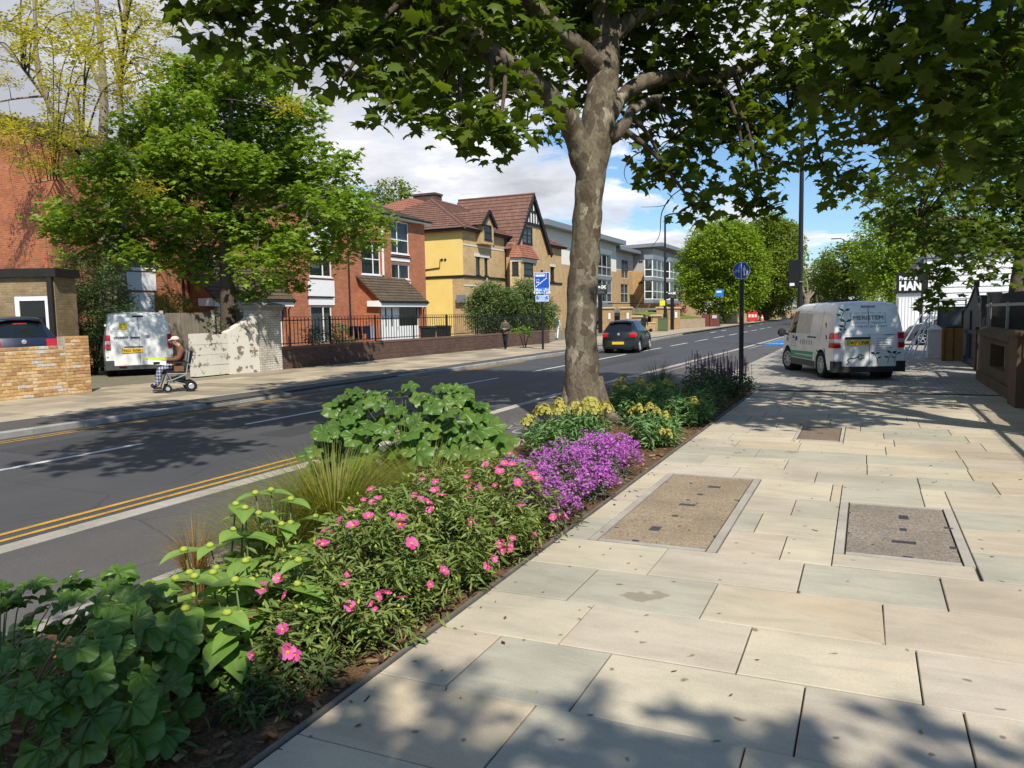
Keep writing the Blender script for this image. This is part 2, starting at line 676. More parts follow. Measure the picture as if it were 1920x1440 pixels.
M_rubber = mat('tyre_rubber', (0.018, 0.018, 0.019), 0.85, 0.2, var=0.2)
M_alloy = mat('silver_wheel', (0.50, 0.51, 0.52), 0.35, 0.5, 0.5, var=0.1)
M_blkplastic = mat('black_plastic', (0.02, 0.02, 0.021), 0.55, 0.4, var=0.2)
M_greyplastic = mat('grey_bumper_plastic', (0.055, 0.058, 0.062), 0.6, 0.35, var=0.2)
M_sign_blue = mat('sign_blue', (0.008, 0.075, 0.42), 0.4, 0.5, var=0.05)
M_sign_blue2 = mat('sign_light_blue', (0.02, 0.18, 0.62), 0.4, 0.5, var=0.05)
M_sign_white = mat('sign_white', (0.82, 0.83, 0.84), 0.4, 0.5, var=0.03)
M_plate = mat('number_plate_yellow', (0.85, 0.50, 0.015), 0.4, 0.5, var=0.03)
M_plate_blue = mat('plate_band_blue', (0.01, 0.06, 0.45), 0.4, 0.5)
M_plate_green = mat('plate_band_green', (0.02, 0.40, 0.10), 0.4, 0.5)
M_ink = mat('black_print', (0.012, 0.012, 0.012), 0.6, 0.3, var=0.0)
M_greyink = mat('grey_print', (0.20, 0.21, 0.21), 0.6, 0.3, var=0.0)
M_greenink = mat('dark_green_print', (0.02, 0.07, 0.04), 0.6, 0.3, var=0.0)
M_greenband = mat('green_print', (0.02, 0.27, 0.13), 0.45, 0.4, var=0.03)
M_wood = mat('weathered_fence_wood', (0.19, 0.16, 0.125), 0.85, 0.2, var=0.35, vs=3, fine=0.25, bump=0.2, robj=0.3)
M_soil = None


def glossy_paint(name, col, rough=0.22, coat=0.6, dirt=0.1):
 m, nt, out = new_mat(name)
 P = pos_vec(nt)
 n = N(nt, 'ShaderNodeTexNoise', i_Scale=3.0, i_Detail=6.0, i_Roughness=0.65)
 L(nt, P, n.inputs['Vector'])
 c = mixc(nt, math_n(nt, 'MULTIPLY', ramp(nt, n.outputs[0], [(0.45, 0.0), (0.8, 1.0)]), dirt), col, (0.22, 0.20, 0.17))
 b = principled(nt, out, c, math_n(nt, 'ADD', rough, math_n(nt, 'MULTIPLY', n.outputs[0], 0.12)), 0.5)
 b.inputs['Coat Weight'].default_value = coat
 b.inputs['Coat Roughness'].default_value = 0.08
 return m


M_vanwhite = glossy_paint('white_van_paint', (0.76, 0.765, 0.745), 0.32, 0.4, 0.28)
M_navy = glossy_paint('navy_car_paint', (0.010, 0.014, 0.035), 0.25, 0.8, 0.04)
M_carblack = glossy_paint('black_car_paint', (0.007, 0.008, 0.009), 0.22, 0.45, 0.05)
M_cargrey = glossy_paint('dark_grey_car_paint', (0.05, 0.055, 0.06), 0.28, 0.8, 0.08)


def lens_mat(name, col, rough=0.15):
 m, nt, out = new_mat(name)
 b = principled(nt, out, col, rough, 0.6)
 b.inputs['Coat Weight'].default_value = 1.0
 return m


M_redlens = lens_mat('red_lamp_lens', (0.45, 0.008, 0.012))
M_darkred = lens_mat('dark_red_lens', (0.12, 0.004, 0.006))
M_clearlens = lens_mat('clear_lamp_lens', (0.38, 0.33, 0.32))


def glass_mat(name, tint, see=0.35, rough=0.03):
 m, nt, out = new_mat(name)
 d = N(nt, 'ShaderNodeBsdfPrincipled')
 d.inputs['Base Color'].default_value = (*tint, 1)
 d.inputs['Roughness'].default_value = rough
 d.inputs['Specular IOR Level'].default_value = 0.8
 t = N(nt, 'ShaderNodeBsdfTransparent')
 t.inputs[0].default_value = (0.85, 0.9, 0.9, 1)
 mx = N(nt, 'ShaderNodeMixShader')
 mx.inputs[0].default_value = see
 L(nt, d.outputs[0], mx.inputs[1]); L(nt, t.outputs[0], mx.inputs[2])
 L(nt, mx.outputs[0], out.inputs[0])
 return m


M_pane = glass_mat('window_glass', (0.025, 0.03, 0.035), 0.6)
M_carglass = glass_mat('car_glass', (0.01, 0.013, 0.014), 0.12)
M_cargrn = glass_mat('pale_car_glass', (0.10, 0.13, 0.13), 0.2)


def asphalt_mat(name, base, patch, rough=0.85, speck=1.0):
 m, nt, out = new_mat(name)
 P = pos_vec(nt)
 n1 = N(nt, 'ShaderNodeTexNoise', i_Scale=0.6, i_Detail=7.0, i_Roughness=0.62)
 L(nt, P, n1.inputs['Vector'])
 st = N(nt, 'ShaderNodeMapping')
 st.inputs['Scale'].default_value = (1.6, 0.10, 1.0)
 L(nt, P, st.inputs['Vector'])
 n2 = N(nt, 'ShaderNodeTexNoise', i_Scale=1.0, i_Detail=5.0)
 L(nt, st.outputs[0], n2.inputs['Vector'])
 vo = N(nt, 'ShaderNodeTexVoronoi', i_Scale=95.0)
 L(nt, P, vo.inputs['Vector'])
 n3 = N(nt, 'ShaderNodeTexNoise', i_Scale=160.0, i_Detail=2.0)
 L(nt, P, n3.inputs['Vector'])
 c = mixc(nt, math_n(nt, 'ADD', math_n(nt, 'MULTIPLY', n1.outputs[0], 0.6), math_n(nt, 'MULTIPLY', n2.outputs[0], 0.5), True), base, patch)
 c = mixc(nt, math_n(nt, 'MULTIPLY', ramp(nt, n3.outputs[0], [(0.52, 0.0), (0.72, 1.0)]), 0.45 * speck), c, (0.19, 0.185, 0.18))
 c = mixc(nt, math_n(nt, 'MULTIPLY', ramp(nt, vo.outputs['Distance'], [(0.0, 1.0), (0.35, 0.0)]), 0.35 * speck), c, (0.02, 0.02, 0.022))
 # hairline cracks and sealed joints
 vc = N(nt, 'ShaderNodeTexVoronoi', i_Scale=0.4, feature='DISTANCE_TO_EDGE', voronoi_dimensions='2D')
 wob = N(nt, 'ShaderNodeTexNoise', i_Scale=2.5, i_Detail=4.0)
 L(nt, P, wob.inputs['Vector'])
 L(nt, mixc(nt, 0.06, P, wob.outputs['Color'], 'ADD'), vc.inputs['Vector'])
 c = mixc(nt, math_n(nt, 'MULTIPLY', ramp(nt, vc.outputs[0], [(0.0, 1.0), (0.008, 0.0)]), 0.4), c, (0.015, 0.015, 0.015))
 h = math_n(nt, 'ADD', vo.outputs['Distance'], n3.outputs[0])
 principled(nt, out, c, rough, 0.3, 0, h, 0.5, 0.004)
 return m


M_road = asphalt_mat('road_asphalt', (0.024, 0.026, 0.031), (0.078, 0.078, 0.080), 0.72)
M_track = asphalt_mat('cycle_track_asphalt', (0.032, 0.031, 0.032), (0.12, 0.112, 0.105), 0.78)
M_strip = asphalt_mat('verge_asphalt', (0.050, 0.048, 0.046), (0.095, 0.088, 0.080), 0.85)


def slab_mat(name, cols, stain=0.35, spots=True, rough=0.82, objrand=True, wear=1.0):
 """sawn sandstone paving: hue differs from slab to slab; bedding streaks, stains, gum spots"""
 m, nt, out = new_mat(name)
 P = pos_vec(nt)
 oi = N(nt, 'ShaderNodeObjectInfo')
 k = len(cols)
 if objrand:
  c = ramp(nt, oi.outputs['Random'], [(i / k, cols[i]) for i in range(k)], 'CONSTANT')
 else:
  g = N(nt, 'ShaderNodeNewGeometry')
  c = ramp(nt, g.outputs['Random Per Island'], [(i / k, cols[i]) for i in range(k)], 'CONSTANT')
 mp = N(nt, 'ShaderNodeMapping')
 mp.inputs['Scale'].default_value = (1.0, 3.6, 1.0)
 ofs = N(nt, 'ShaderNodeVectorMath', operation='SCALE')
 ofs.inputs[0].default_value = (17.0, 31.0, 0.0)
 L(nt, oi.outputs['Random'], ofs.inputs['Scale'])
 add = N(nt, 'ShaderNodeVectorMath', operation='ADD')
 L(nt, P, add.inputs[0]); L(nt, ofs.outputs[0], add.inputs[1])
 L(nt, add.outputs[0], mp.inputs['Vector'])
 n1 = N(nt, 'ShaderNodeTexNoise', i_Scale=1.8, i_Detail=7.0, i_Roughness=0.62, i_Distortion=0.6)
 L(nt, mp.outputs[0], n1.inputs['Vector'])
 n2 = N(nt, 'ShaderNodeTexNoise', i_Scale=110.0, i_Detail=2.0)
 L(nt, P, n2.inputs['Vector'])
 n3 = N(nt, 'ShaderNodeTexNoise', i_Scale=0.55, i_Detail=6.0, i_Roughness=0.6)
 L(nt, P, n3.inputs['Vector'])
 f = math_n(nt, 'ADD', math_n(nt, 'MULTIPLY', n1.outputs[0], 0.65), math_n(nt, 'MULTIPLY', n2.outputs[0], 0.35))
 c = mixc(nt, 1.0, c, ramp(nt, f, [(0.28, 0.74), (0.72, 1.22)]), 'MULTIPLY')
 c = mixc(nt, math_n(nt, 'MULTIPLY', ramp(nt, n1.outputs[0], [(0.55, 0.0), (0.8, 1.0)]), 0.35), c, (0.36, 0.24, 0.12))
 c = mixc(nt, math_n(nt, 'MULTIPLY', ramp(nt, n3.outputs[0], [(0.43, 0.0), (0.70, 1.0)]), stain), c, (0.17, 0.15, 0.12))
 if spots:
  v1 = N(nt, 'ShaderNodeTexVoronoi', i_Scale=3.1, i_Randomness=1.0, voronoi_dimensions='2D')
  wob = N(nt, 'ShaderNodeTexNoise', i_Scale=9.0, i_Detail=3.0)
  L(nt, P, wob.inputs['Vector'])
  L(nt, mixc(nt, 0.10, P, wob.outputs['Color'], 'ADD'), v1.inputs['Vector'])
  spt = ramp(nt, v1.outputs['Distance'], [(0.025, 1.0), (0.055, 0.0)])
  sc = N(nt, 'ShaderNodeSeparateColor')
  L(nt, v1.outputs['Color'], sc.inputs[0])
  sel = ramp(nt, sc.outputs[0], [(0.40, 0.0), (0.55, 1.0)], 'CONSTANT')
  c = mixc(nt, math_n(nt, 'MULTIPLY', math_n(nt, 'MULTIPLY', spt, sel), 0.75 * wear), c, (0.10, 0.085, 0.065))
  # damp marks with ragged edges
  v2 = N(nt, 'ShaderNodeTexNoise', i_Scale=1.15, i_Detail=4.0, i_Roughness=0.55)
  add2 = N(nt, 'ShaderNodeVectorMath', operation='ADD')
  add2.inputs[1].default_value = (3.3, 7.9, 0)
  L(nt, P, add2.inputs[0]); L(nt, add2.outputs[0], v2.inputs['Vector'])
  c = mixc(nt, math_n(nt, 'MULTIPLY', ramp(nt, v2.outputs[0], [(0.675, 0.0), (0.687, 1.0)]), 0.5), c, (0.13, 0.10, 0.06))
 h = math_n(nt, 'ADD', n2.outputs[0], math_n(nt, 'MULTIPLY', n1.outputs[0], 0.8))
 principled(nt, out, c, rough, 0.3, 0, h, 0.28, 0.004)
 return m


SLAB_COLS = [(0.47, 0.41, 0.302), (0.45, 0.395, 0.307), (0.395, 0.37, 0.292), (0.49, 0.435, 0.327), (0.45, 0.385, 0.292), (0.375, 0.355, 0.282), (0.46, 0.405, 0.323), (0.455, 0.38, 0.272)]
M_slab = slab_mat('sandstone_slab', SLAB_COLS, 0.5)
M_flag = slab_mat('old_flagstone', [(0.38, 0.315, 0.215), (0.25, 0.215, 0.15), (0.31, 0.25, 0.18), (0.44, 0.365, 0.25)], 0.6, False, objrand=True)  # light and dark tones spread wider to stand in for shade and wetness
M_joint = mat('paving_joint', (0.075, 0.065, 0.05), 0.95, 0.1, var=0.3)


def agg_mat(name, a, b):
 m, nt, out = new_mat(name)
 P = pos_vec(nt)
 v = N(nt, 'ShaderNodeTexVoronoi', i_Scale=85.0)
 L(nt, P, v.inputs['Vector'])
 n1 = N(nt, 'ShaderNodeTexNoise', i_Scale=1.3, i_Detail=6.0, i_Roughness=0.7)
 L(nt, P, n1.inputs['Vector'])
 sc = N(nt, 'ShaderNodeSeparateColor')
 L(nt, v.outputs['Color'], sc.inputs[0])
 c = mixc(nt, sc.outputs[0], a, b)
 c = mixc(nt, math_n(nt, 'MULTIPLY', ramp(nt, n1.outputs[0], [(0.4, 0.0), (0.75, 1.0)]), 0.5), c, (0.10, 0.085, 0.06))
 principled(nt, out, c, 0.9, 0.2, 0, v.outputs['Distance'], 0.4, 0.004)
 return m


M_agg_buff = agg_mat('buff_exposed_aggregate', (0.20, 0.15, 0.10), (0.36, 0.29, 0.20))
M_agg_grey = agg_mat('grey_exposed_aggregate', (0.15, 0.122, 0.10), (0.31, 0.27, 0.225))
M_mulch = agg_mat('bark_mulch', (0.05, 0.028, 0.014), (0.17, 0.095, 0.05))
M_gravel = agg_mat('mossy_gravel', (0.10, 0.10, 0.06), (0.24, 0.21, 0.15))
M_setts = brick_mat('small_pale_setts', (0.38, 0.35, 0.30), (0.30, 0.275, 0.24), (0.13, 0.115, 0.09), 0.24, 0.12, 0.008, 0.35, 0.25, (0.14, 0.12, 0.10))
M_earth = mat('bare_ground', (0.13, 0.115, 0.085), 0.95, 0.1, var=0.4, vs=0.4, fine=0.3)

# ------------------------------------------------------------------ ground, road, pavements
def pl(tab, y):
 for (y0, x0), (y1, x1) in zip(tab, tab[1:]):
  if y <= y1:
   return x0 + (x1 - x0) * (y - y0) / (y1 - y0)
 return tab[-1][1]


SEP = [(-15, -6.40), (16, -6.40), (24, -6.0), (40, -5.5), (64, -4.9), (90, -4.2), (150, -3.4), (420, -3.4)]      # carriageway side of the flat kerb strip
FARK = [(-15, -12.45), (45, -12.30), (65, -13.2), (110, -13.9), (420, -13.9)]                                    # face of the far kerb
CEN = [(-15, -9.8), (10, -9.78), (30, -9.55), (60, -9.3), (420, -8.8)]
YS = [-15, -8, -4, 0, 3, 6, 9, 12, 16, 20, 24, 30, 36, 40, 46, 55, 64, 77, 90, 110, 150, 220, 320, 420]


def strip(name, fa, fb, z, material, kind='structure', ys=YS, parent=None, z2=None, y0=None, y1=None):
 b = MB()
 yy = [y for y in ys if (y0 is None or y > y0) and (y1 is None or y < y1)]
 if y0 is not None: yy = [y0] + yy
 if y1 is not None: yy = yy + [y1]
 n = len(yy)
 vs = []
 for y in yy:
  vs += [(fa(y), y, z), (fb(y), y, z)]
 b.add(vs, [(2 * i, 2 * i + 1, 2 * i + 3, 2 * i + 2) for i in range(n - 1)])
 o = b.build(name, material, parent)
 if kind: o['kind'] = kind
 return o


gb = MB()
gb.quad((-900, -300, -0.16), (900, -300, -0.16), (900, 1500, -0.16), (-900, 1500, -0.16))
ground = gb.build('ground', M_earth)
ground['kind'] = 'structure'

road = strip('road', lambda y: pl(FARK, y), lambda y: pl(SEP, y), -0.10, M_road)
track = strip('cycle_track', lambda y: pl(SEP, y) + 0.205, lambda y: -4.30 if y < 18.2 else max(-3.30, pl(SEP, y) + 2.1), -0.096, M_track)

# flat pale kerb strip between carriageway and cycle track, laid in stones
sepk = strip('kerb_strip', lambda y: pl(SEP, y) - 0.002, lambda y: pl(SEP, y) + 0.207, -0.104, M_joint)


def stone(x0, x1, y0, y1, z0, z1, ch=0.008, sk0=0.0, sk1=0.0):
 """one kerb stone or slab with a chamfered top; sk0/sk1 shift the x of the far end"""
 b = MB()
 vs = [(x0, y0, z0), (x1, y0, z0), (x1 + sk1, y1, z0), (x0 + sk0, y1, z0),
    (x0, y0, z1 - ch), (x1, y0, z1 - ch), (x1 + sk1, y1, z1 - ch), (x0 + sk0, y1, z1 - ch),
    (x0 + ch, y0 + ch, z1), (x1 - ch, y0 + ch, z1), (x1 - ch + sk1, y1 - ch, z1), (x0 + ch + sk0, y1 - ch, z1)]
 b.add(vs, [(0, 1, 5, 4), (1, 2, 6, 5), (2, 3, 7, 6), (3, 0, 4, 7), (4, 5, 9, 8), (5, 6, 10, 9), (6, 7, 11, 10), (7, 4, 8, 11), (8, 9, 10, 11)])
 return b


y = -2.0
while y < 62:
 d = 0.915
 xa, xb = pl(SEP, y), pl(SEP, y + d)
 stone(xa, xa + 0.20, y + 0.004, y + d - 0.004, -0.12, -0.086 + R.uniform(-.002, .002), 0.006, xb - xa, xb - xa).build('kerb_stone', M_kerb, sepk)
 y += d

M_patch = asphalt_mat('patched_asphalt', (0.020, 0.021, 0.024), (0.05, 0.05, 0.052), 0.7)
strip('trench_patch', lambda y: -8.75, lambda y: -8.05, -0.0985, M_patch, y0=9.2, y1=34)
strip('square_patch', lambda y: -11.4, lambda y: -10.3, -0.0985, M_patch, y0=6.8, y1=9.6)
# far kerb, verge strip and flagged footway
fkerb = strip('far_kerb_bed', lambda y: pl(FARK, y) - 0.16, lambda y: pl(FARK, y), -0.02, M_joint)
y = -2.0
while y < 60:
 d = 0.915
 xa, xb = pl(FARK, y), pl(FARK, y + d)
 drop = 0.03 if 11.5 < y < 18.5 else 0.0
 stone(xa - 0.15, xa, y + 0.004, y + d - 0.004, -0.14, 0.004 - drop + R.uniform(-.004, .004), 0.015, xb - xa, xb - xa).build('kerb_stone', M_granite, fkerb)
 y += d
strip('gutter_dust', lambda y: pl(FARK, y) + .01, lambda y: pl(FARK, y) + .26 + .08 * math.sin(y * 1.7), -0.0975, mat('sandy_gutter', (0.17, 0.14, 0.10), .95, .1, var=.5, vs=1.5, fine=.4), ys=[.5 * k for k in range(32, 130)])
verge = [(-15, -13.95), (8, -13.85), (13, -13.2), (420, -13.0)]
strip('verge_strip', lambda y: min(pl(verge, y), pl(FARK, y) - 0.6), lambda y: pl(FARK, y) - 0.15, -0.004, M_strip)
strip('verge_edging', lambda y: min(pl(verge, y), pl(FARK, y) - 0.6) - 0.14, lambda y: min(pl(verge, y), pl(FARK, y) - 0.6), 0.002, M_kerb)
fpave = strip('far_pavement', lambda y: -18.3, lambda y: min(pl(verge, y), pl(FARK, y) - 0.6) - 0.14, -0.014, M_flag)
yl = [4.0 + 0.9 * i for i in range(46)]
cnt = 0
for i, y0 in enumerate(yl):
 x = min(pl(verge, y0), pl(FARK, y0) - 0.6) - 0.15
 while x > -17.9:
  w = R.choice((0.62, 0.75, 0.9))
  xe = max(x - w, -18.28)
  if cnt < 299:
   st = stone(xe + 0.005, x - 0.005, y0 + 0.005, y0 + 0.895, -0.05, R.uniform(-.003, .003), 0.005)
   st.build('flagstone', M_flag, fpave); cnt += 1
  x = xe
strip('forecourt', lambda y: -60, lambda y: -18.3, -0.02, M_gravel)

# white and yellow paint
PZ = -0.096


def paint(name, x0, x1, y0, y1, material, z=PZ, parent=None):
 b = MB()
 n = max(1, int((y1 - y0) / 0.5))
 for i in range(n):
  ya, yb = y0 + (y1 - y0) * i / n, y0 + (y1 - y0) * (i + 1) / n
  j = lambda: R.uniform(-.004, .004)
  b.quad((x0(ya) + j(), ya, z), (x1(ya) + j(), ya, z), (x1(yb) + j(), yb, z), (x0(yb) + j(), yb, z))
 return b.build(name, material, parent or road)


for (a, b_) in ((3.6, 8.0), (10.1, 13.6), (16.3, 20.0), (22.5, 26.2), (28.3, 32.6), (34.8, 38.8), (40.8, 44.9), (47, 51), (53, 57), (59, 63), (65, 69), (71, 75), (77, 81), (83, 87)):
 paint('centre_line_dash', lambda y: pl(CEN, y) - 0.055, lambda y: pl(CEN, y) + 0.055, a, b_, M_wline)
for k in (0, 1):
 paint('yellow_line', lambda y: -6.60 - 0.20 * k, lambda y: -6.53 - 0.20 * k, -4, 10.4, M_yline)
 paint('yellow_line', lambda y: pl(FARK, y) + 0.22 + 0.17 * k, lambda y: pl(FARK, y) + 0.28 + 0.17 * k, -4, 27, M_yline)
paint('edge_line', lambda y: pl(SEP, y) + 0.55, lambda y: pl(SEP, y) + 0.63, 15.6, 17.6, M_wline_worn, parent=track, z=-0.092)
paint('edge_line', lambda y: pl(SEP, y) + 0.45, lambda y: pl(SEP, y) + 0.55, 22, 33, M_wline_worn, parent=track, z=-0.092)
paint('edge_line', lambda y: pl(SEP, y) + 0.45, lambda y: pl(SEP, y) + 0.57, 38, 60, M_wline_worn, parent=track, z=-0.092)
for y0 in (66, 72, 92, 104):
 paint('lane_dash', lambda y: pl(FARK, y) + 1.2, lambda y: pl(FARK, y) + 1.35, y0, y0 + 3, M_wline)
strip('blue_cycle_surface', lambda y: pl(SEP, y) + 0.62, lambda y: pl(SEP, y) + 2.0, -0.091, M_bluetrack, y0=41, y1=95)


def cycle_symbol(cx, cy, s, material, z):
 """bicycle road symbol read by riders heading along the road"""
 b = MB()
 def ring(x, y, r_, w=0.075, n=22):
  for i in range(n):
   a0, a1 = 2 * PI * i / n, 2 * PI * (i + 1) / n
   p = lambda a, q: (cx + s * (x + q * math.cos(a)), cy + 2.1 * s * (y + q * math.sin(a)), z)
   b.quad(p(a0, r_ - w), p(a0, r_), p(a1, r_), p(a1, r_ - w))
 def ln(p, q, w=0.06):
  d = Vector((q[0] - p[0], q[1] - p[1])); nrm = Vector((-d.y, d.x)).normalized() * w / 2
  P = lambda u, v: (cx + s * u, cy + 2.1 * s * v, z + 0.001)
  b.quad(P(p[0] - nrm.x, p[1] - nrm.y), P(q[0] - nrm.x, q[1] - nrm.y), P(q[0] + nrm.x, q[1] + nrm.y), P(p[0] + nrm.x, p[1] + nrm.y))
 ring(-0.5, -0.12, 0.27); ring(0.5, -0.12, 0.27)
 for p, q in (((-0.5, -0.12), (-0.2, 0.28)), ((-0.2, 0.28), (0.3, 0.28)), ((0.3, 0.28), (0.0, -0.12)), ((0.0, -0.12), (-0.2, 0.28)), ((-0.5, -0.12), (0.0, -0.12)),
     ((0.5, -0.12), (0.27, 0.42)), ((0.27, 0.42), (0.42, 0.46)), ((-0.32, 0.40), (-0.12, 0.40)), ((-0.2, 0.28), (-0.22, 0.40))):
  ln(p, q)
 return b.build('cycle_symbol', material, track)


cycle_symbol(-5.15, 11.1, 0.62, M_wline_worn, -0.092)
cycle_symbol(-4.55, 25.2, 0.55, M_wline, -0.092)
cycle_symbol(-4.3, 43.5, 0.6, M_wline, -0.086)

# ------------------------------------------------------------------ near pavement of sandstone slabs
PX0 = -2.115
pave = strip('pavement', lambda y: PX0, lambda y: 2.75, -0.016, M_joint, y0=-14, y1=17.4)
ROWS = [-3.5, -2.9, -2.3, -1.7, -1.1, -0.5, 0.1, 0.66, 1.24, 1.82, 2.39, 2.98, 3.60, 4.20, 4.82, 5.44, 6.08, 6.70, 7.30, 8.08, 8.65, 9.25, 9.88, 10.50, 11.10, 11.70, 12.30, 12.90, 13.5, 14.1, 14.7, 15.3, 15.9, 16.5, 17.1]
FIXED = {2.39: [-1.29, -0.40, 0.52], 2.98: [-1.75, -1.14, -0.22, 0.41], 3.60: [-1.43, -0.53, 0.26, 1.12], 4.20: [-1.61, -0.82, 0.12, 1.0],
   4.82: [-1.28, -0.35, 0.46, 1.3], 8.08: [-1.23, -0.44, 0.5, 1.15], 8.65: [-1.68, -0.78, 0.04, 1.0]}
COVERS = [(-1.90, -0.94, 5.44, 8.08), (-0.18, 0.70, 5.72, 7.36), (-0.86, -0.24, 10.72, 12.06)]
SK = 0.018


def slab(x0, x1, y0, y1, hole=None):
 dz = R.uniform(-.003, .003)
 b = MB()
 ch, g_ = 0.004, 0.004
 c = [(x0 + g_, y0 + g_ + SK * (x0 + 2.1)), (x1 - g_, y0 + g_ + SK * (x1 + 2.1)), (x1 - g_, y1 - g_ + SK * (x1 + 2.1)), (x0 + g_, y1 - g_ + SK * (x0 + 2.1))]
 if hole == 'upper': c = [c[3], c[1], c[2]]
 if hole == 'lower': c = [c[0], c[1], c[3]]
 if hole: c = [(p[0] + (0.006 if hole == 'upper' else -0.006) * (1 if k == 1 else 0), p[1]) for k, p in enumerate(c)]
 n = len(c)
 cx = sum(p[0] for p in c) / n; cy = sum(p[1] for p in c) / n
 vs = [(p[0], p[1], -0.05) for p in c] + [(p[0], p[1], dz - ch) for p in c]
 for p in c:
  d = Vector((cx - p[0], cy - p[1])); d = Vector((math.copysign(ch, d.x), math.copysign(ch, d.y)))
  vs.append((p[0] + d.x, p[1] + d.y, dz))
 fs = []
 for i in range(n):
  j = (i + 1) % n
  fs += [(i, j, j + n, i + n), (i + n, j + n, j + 2 * n, i + 2 * n)]
 fs.append(tuple(range(2 * n, 3 * n)))
 b.add(vs, fs)
 return b


rr = random.Random(3)
nsl = 0
rest = MB()
for ri, y0 in enumerate(ROWS[:-1]):
 y1 = ROWS[ri + 1]
 if y0 in FIXED:
  js = [PX0] + FIXED[y0]
 else:
  js = [PX0, PX0 + rr.choice((0.45, 0.62, 0.8, 0.95))]
 while js[-1] < 2.7:
  js.append(js[-1] + rr.choice((0.76, 0.9, 0.98, 1.12, 1.2)))
 js[-1] = 2.74
 segs = list(zip(js, js[1:]))
 boxes = []
 for (a, c) in segs:
  parts = [(a, c, y0, y1)]
  for (cx0, cx1, cy0, cy1) in COVERS:
   nxt = []
   for (p0, p1, q0, q1) in parts:
    if p1 <= cx0 + .01 or p0 >= cx1 - .01 or q1 <= cy0 + .01 or q0 >= cy1 - .01:
     nxt.append((p0, p1, q0, q1)); continue
    if p0 < cx0 - .01: nxt.append((p0, cx0, q0, q1))
    if p1 > cx1 + .01: nxt.append((cx1, p1, q0, q1))
    m0, m1 = max(p0, cx0), min(p1, cx1)
    if q0 < cy0 - .05: nxt.append((m0, m1, q0, cy0))
    if q1 > cy1 + .05: nxt.append((m0, m1, cy1, q1))
   parts = nxt
  boxes += parts
 for (p0, p1, q0, q1) in boxes:
  if p1 - p0 < 0.04 or q1 - q0 < 0.03: continue
  vis = q1 > 1.7 and p0 < 0.30 * q1 + 0.15
  if abs(p0 + 0.82) < .01 and y0 == 4.20:
   slab(p0, p1, q0, q1, 'lower').build('paving_slab', M_slab, pave)
   slab(p0, p1, q0, q1, 'upper').build('paving_slab', M_slab, pave)
   nsl += 2
  elif vis and nsl < 298:
   slab(p0, p1, q0, q1).build('paving_slab', M_slab, pave); nsl += 1
  else:
   s_ = slab(p0, p1, q0, q1)
   rest.add(s_.v, s_.f)
M_slab_rest = slab_mat('sandstone_slab_outer', SLAB_COLS, 0.3, objrand=False)
ro = rest.build('outer_paving', M_slab_rest, pave)
ro['kind'] = 'stuff'

# beyond the bed: small setts, crossing point to the cycle track
setts = strip('sett_pavement', lambda y: PX0 if y < 18.35 else max(-3.30, pl(SEP, y) + 2.1), lambda y: 2.75 if y < 32 else 14.0, -0.002, M_setts, y0=17.4, y1=120)
strip('car_park_tarmac', lambda y: 2.75, lambda y: 60, -0.02, M_strip, y0=-15, y1=32)
strip('car_park_apron', lambda y: 14.0, lambda y: 60, -0.02, M_strip, y0=32, y1=120)
kb = MB()
kb.box((-3.42, 18.35, -0.14), (-3.30, 60, 0.0))
kb.box((-3.30, 18.25, -0.14), (PX0, 18.35, 0.0))
ke = kb.build('track_kerb', M_kerb)
ke['kind'] = 'structure'

# access covers let into the paving


def access_cover(label, x0, x1, y0, y1, lids, material, frame, slots, group='access covers in the paving'):
 t = thing('access_cover', label, 'manhole cover', ((x0 + x1) / 2, (y0 + y1) / 2, 0), 0, group)
 fr = MB()
 w = frame
 sk = lambda x, y: (x, y + SK * (x + 2.1))
 def pb(b, a0, a1, b0, b1, z0, z1, mi=0):
  pts = [sk(a0, b0), sk(a1, b0), sk(a1, b1), sk(a0, b1)]
  b.prism([(p[0], p[1], z0) for p in pts], (0, 0, z1 - z0), mi)
 for (a0, a1, b0, b1) in ((x0, x0 + w, y0, y1), (x1 - w, x1, y0, y1), (x0 + w + .002, x1 - w - .002, y0, y0 + w), (x0 + w + .002, x1 - w - .002, y1 - w, y1)):
  pb(fr, a0 + .006, a1 - .006, b0 + .006, b1 - .006, -0.05, 0.001)
 fr.build('surround', M_kerb, t)
 n = lids
 ya, yb = y0 + w + 0.008, y1 - w - 0.008
 for i in range(n):
  b = MB()
  pb(b, x0 + w + .008, x1 - w - .008, ya + (yb - ya) * i / n + .004, ya + (yb - ya) * (i + 1) / n - .004, -0.05, -0.002)
  b.build('lid', material, t)
 for (sx, sy, sw, sl) in slots:
  b = MB()
  xx = x0 + (x1 - x0) * sx; yy = y0 + (y1 - y0) * sy
  pb(b, xx - sw / 2, xx + sw / 2, yy - sl / 2, yy + sl / 2, -0.01, 0.0008)
  b.build('lifting_slot', M_slot, t)
 return t


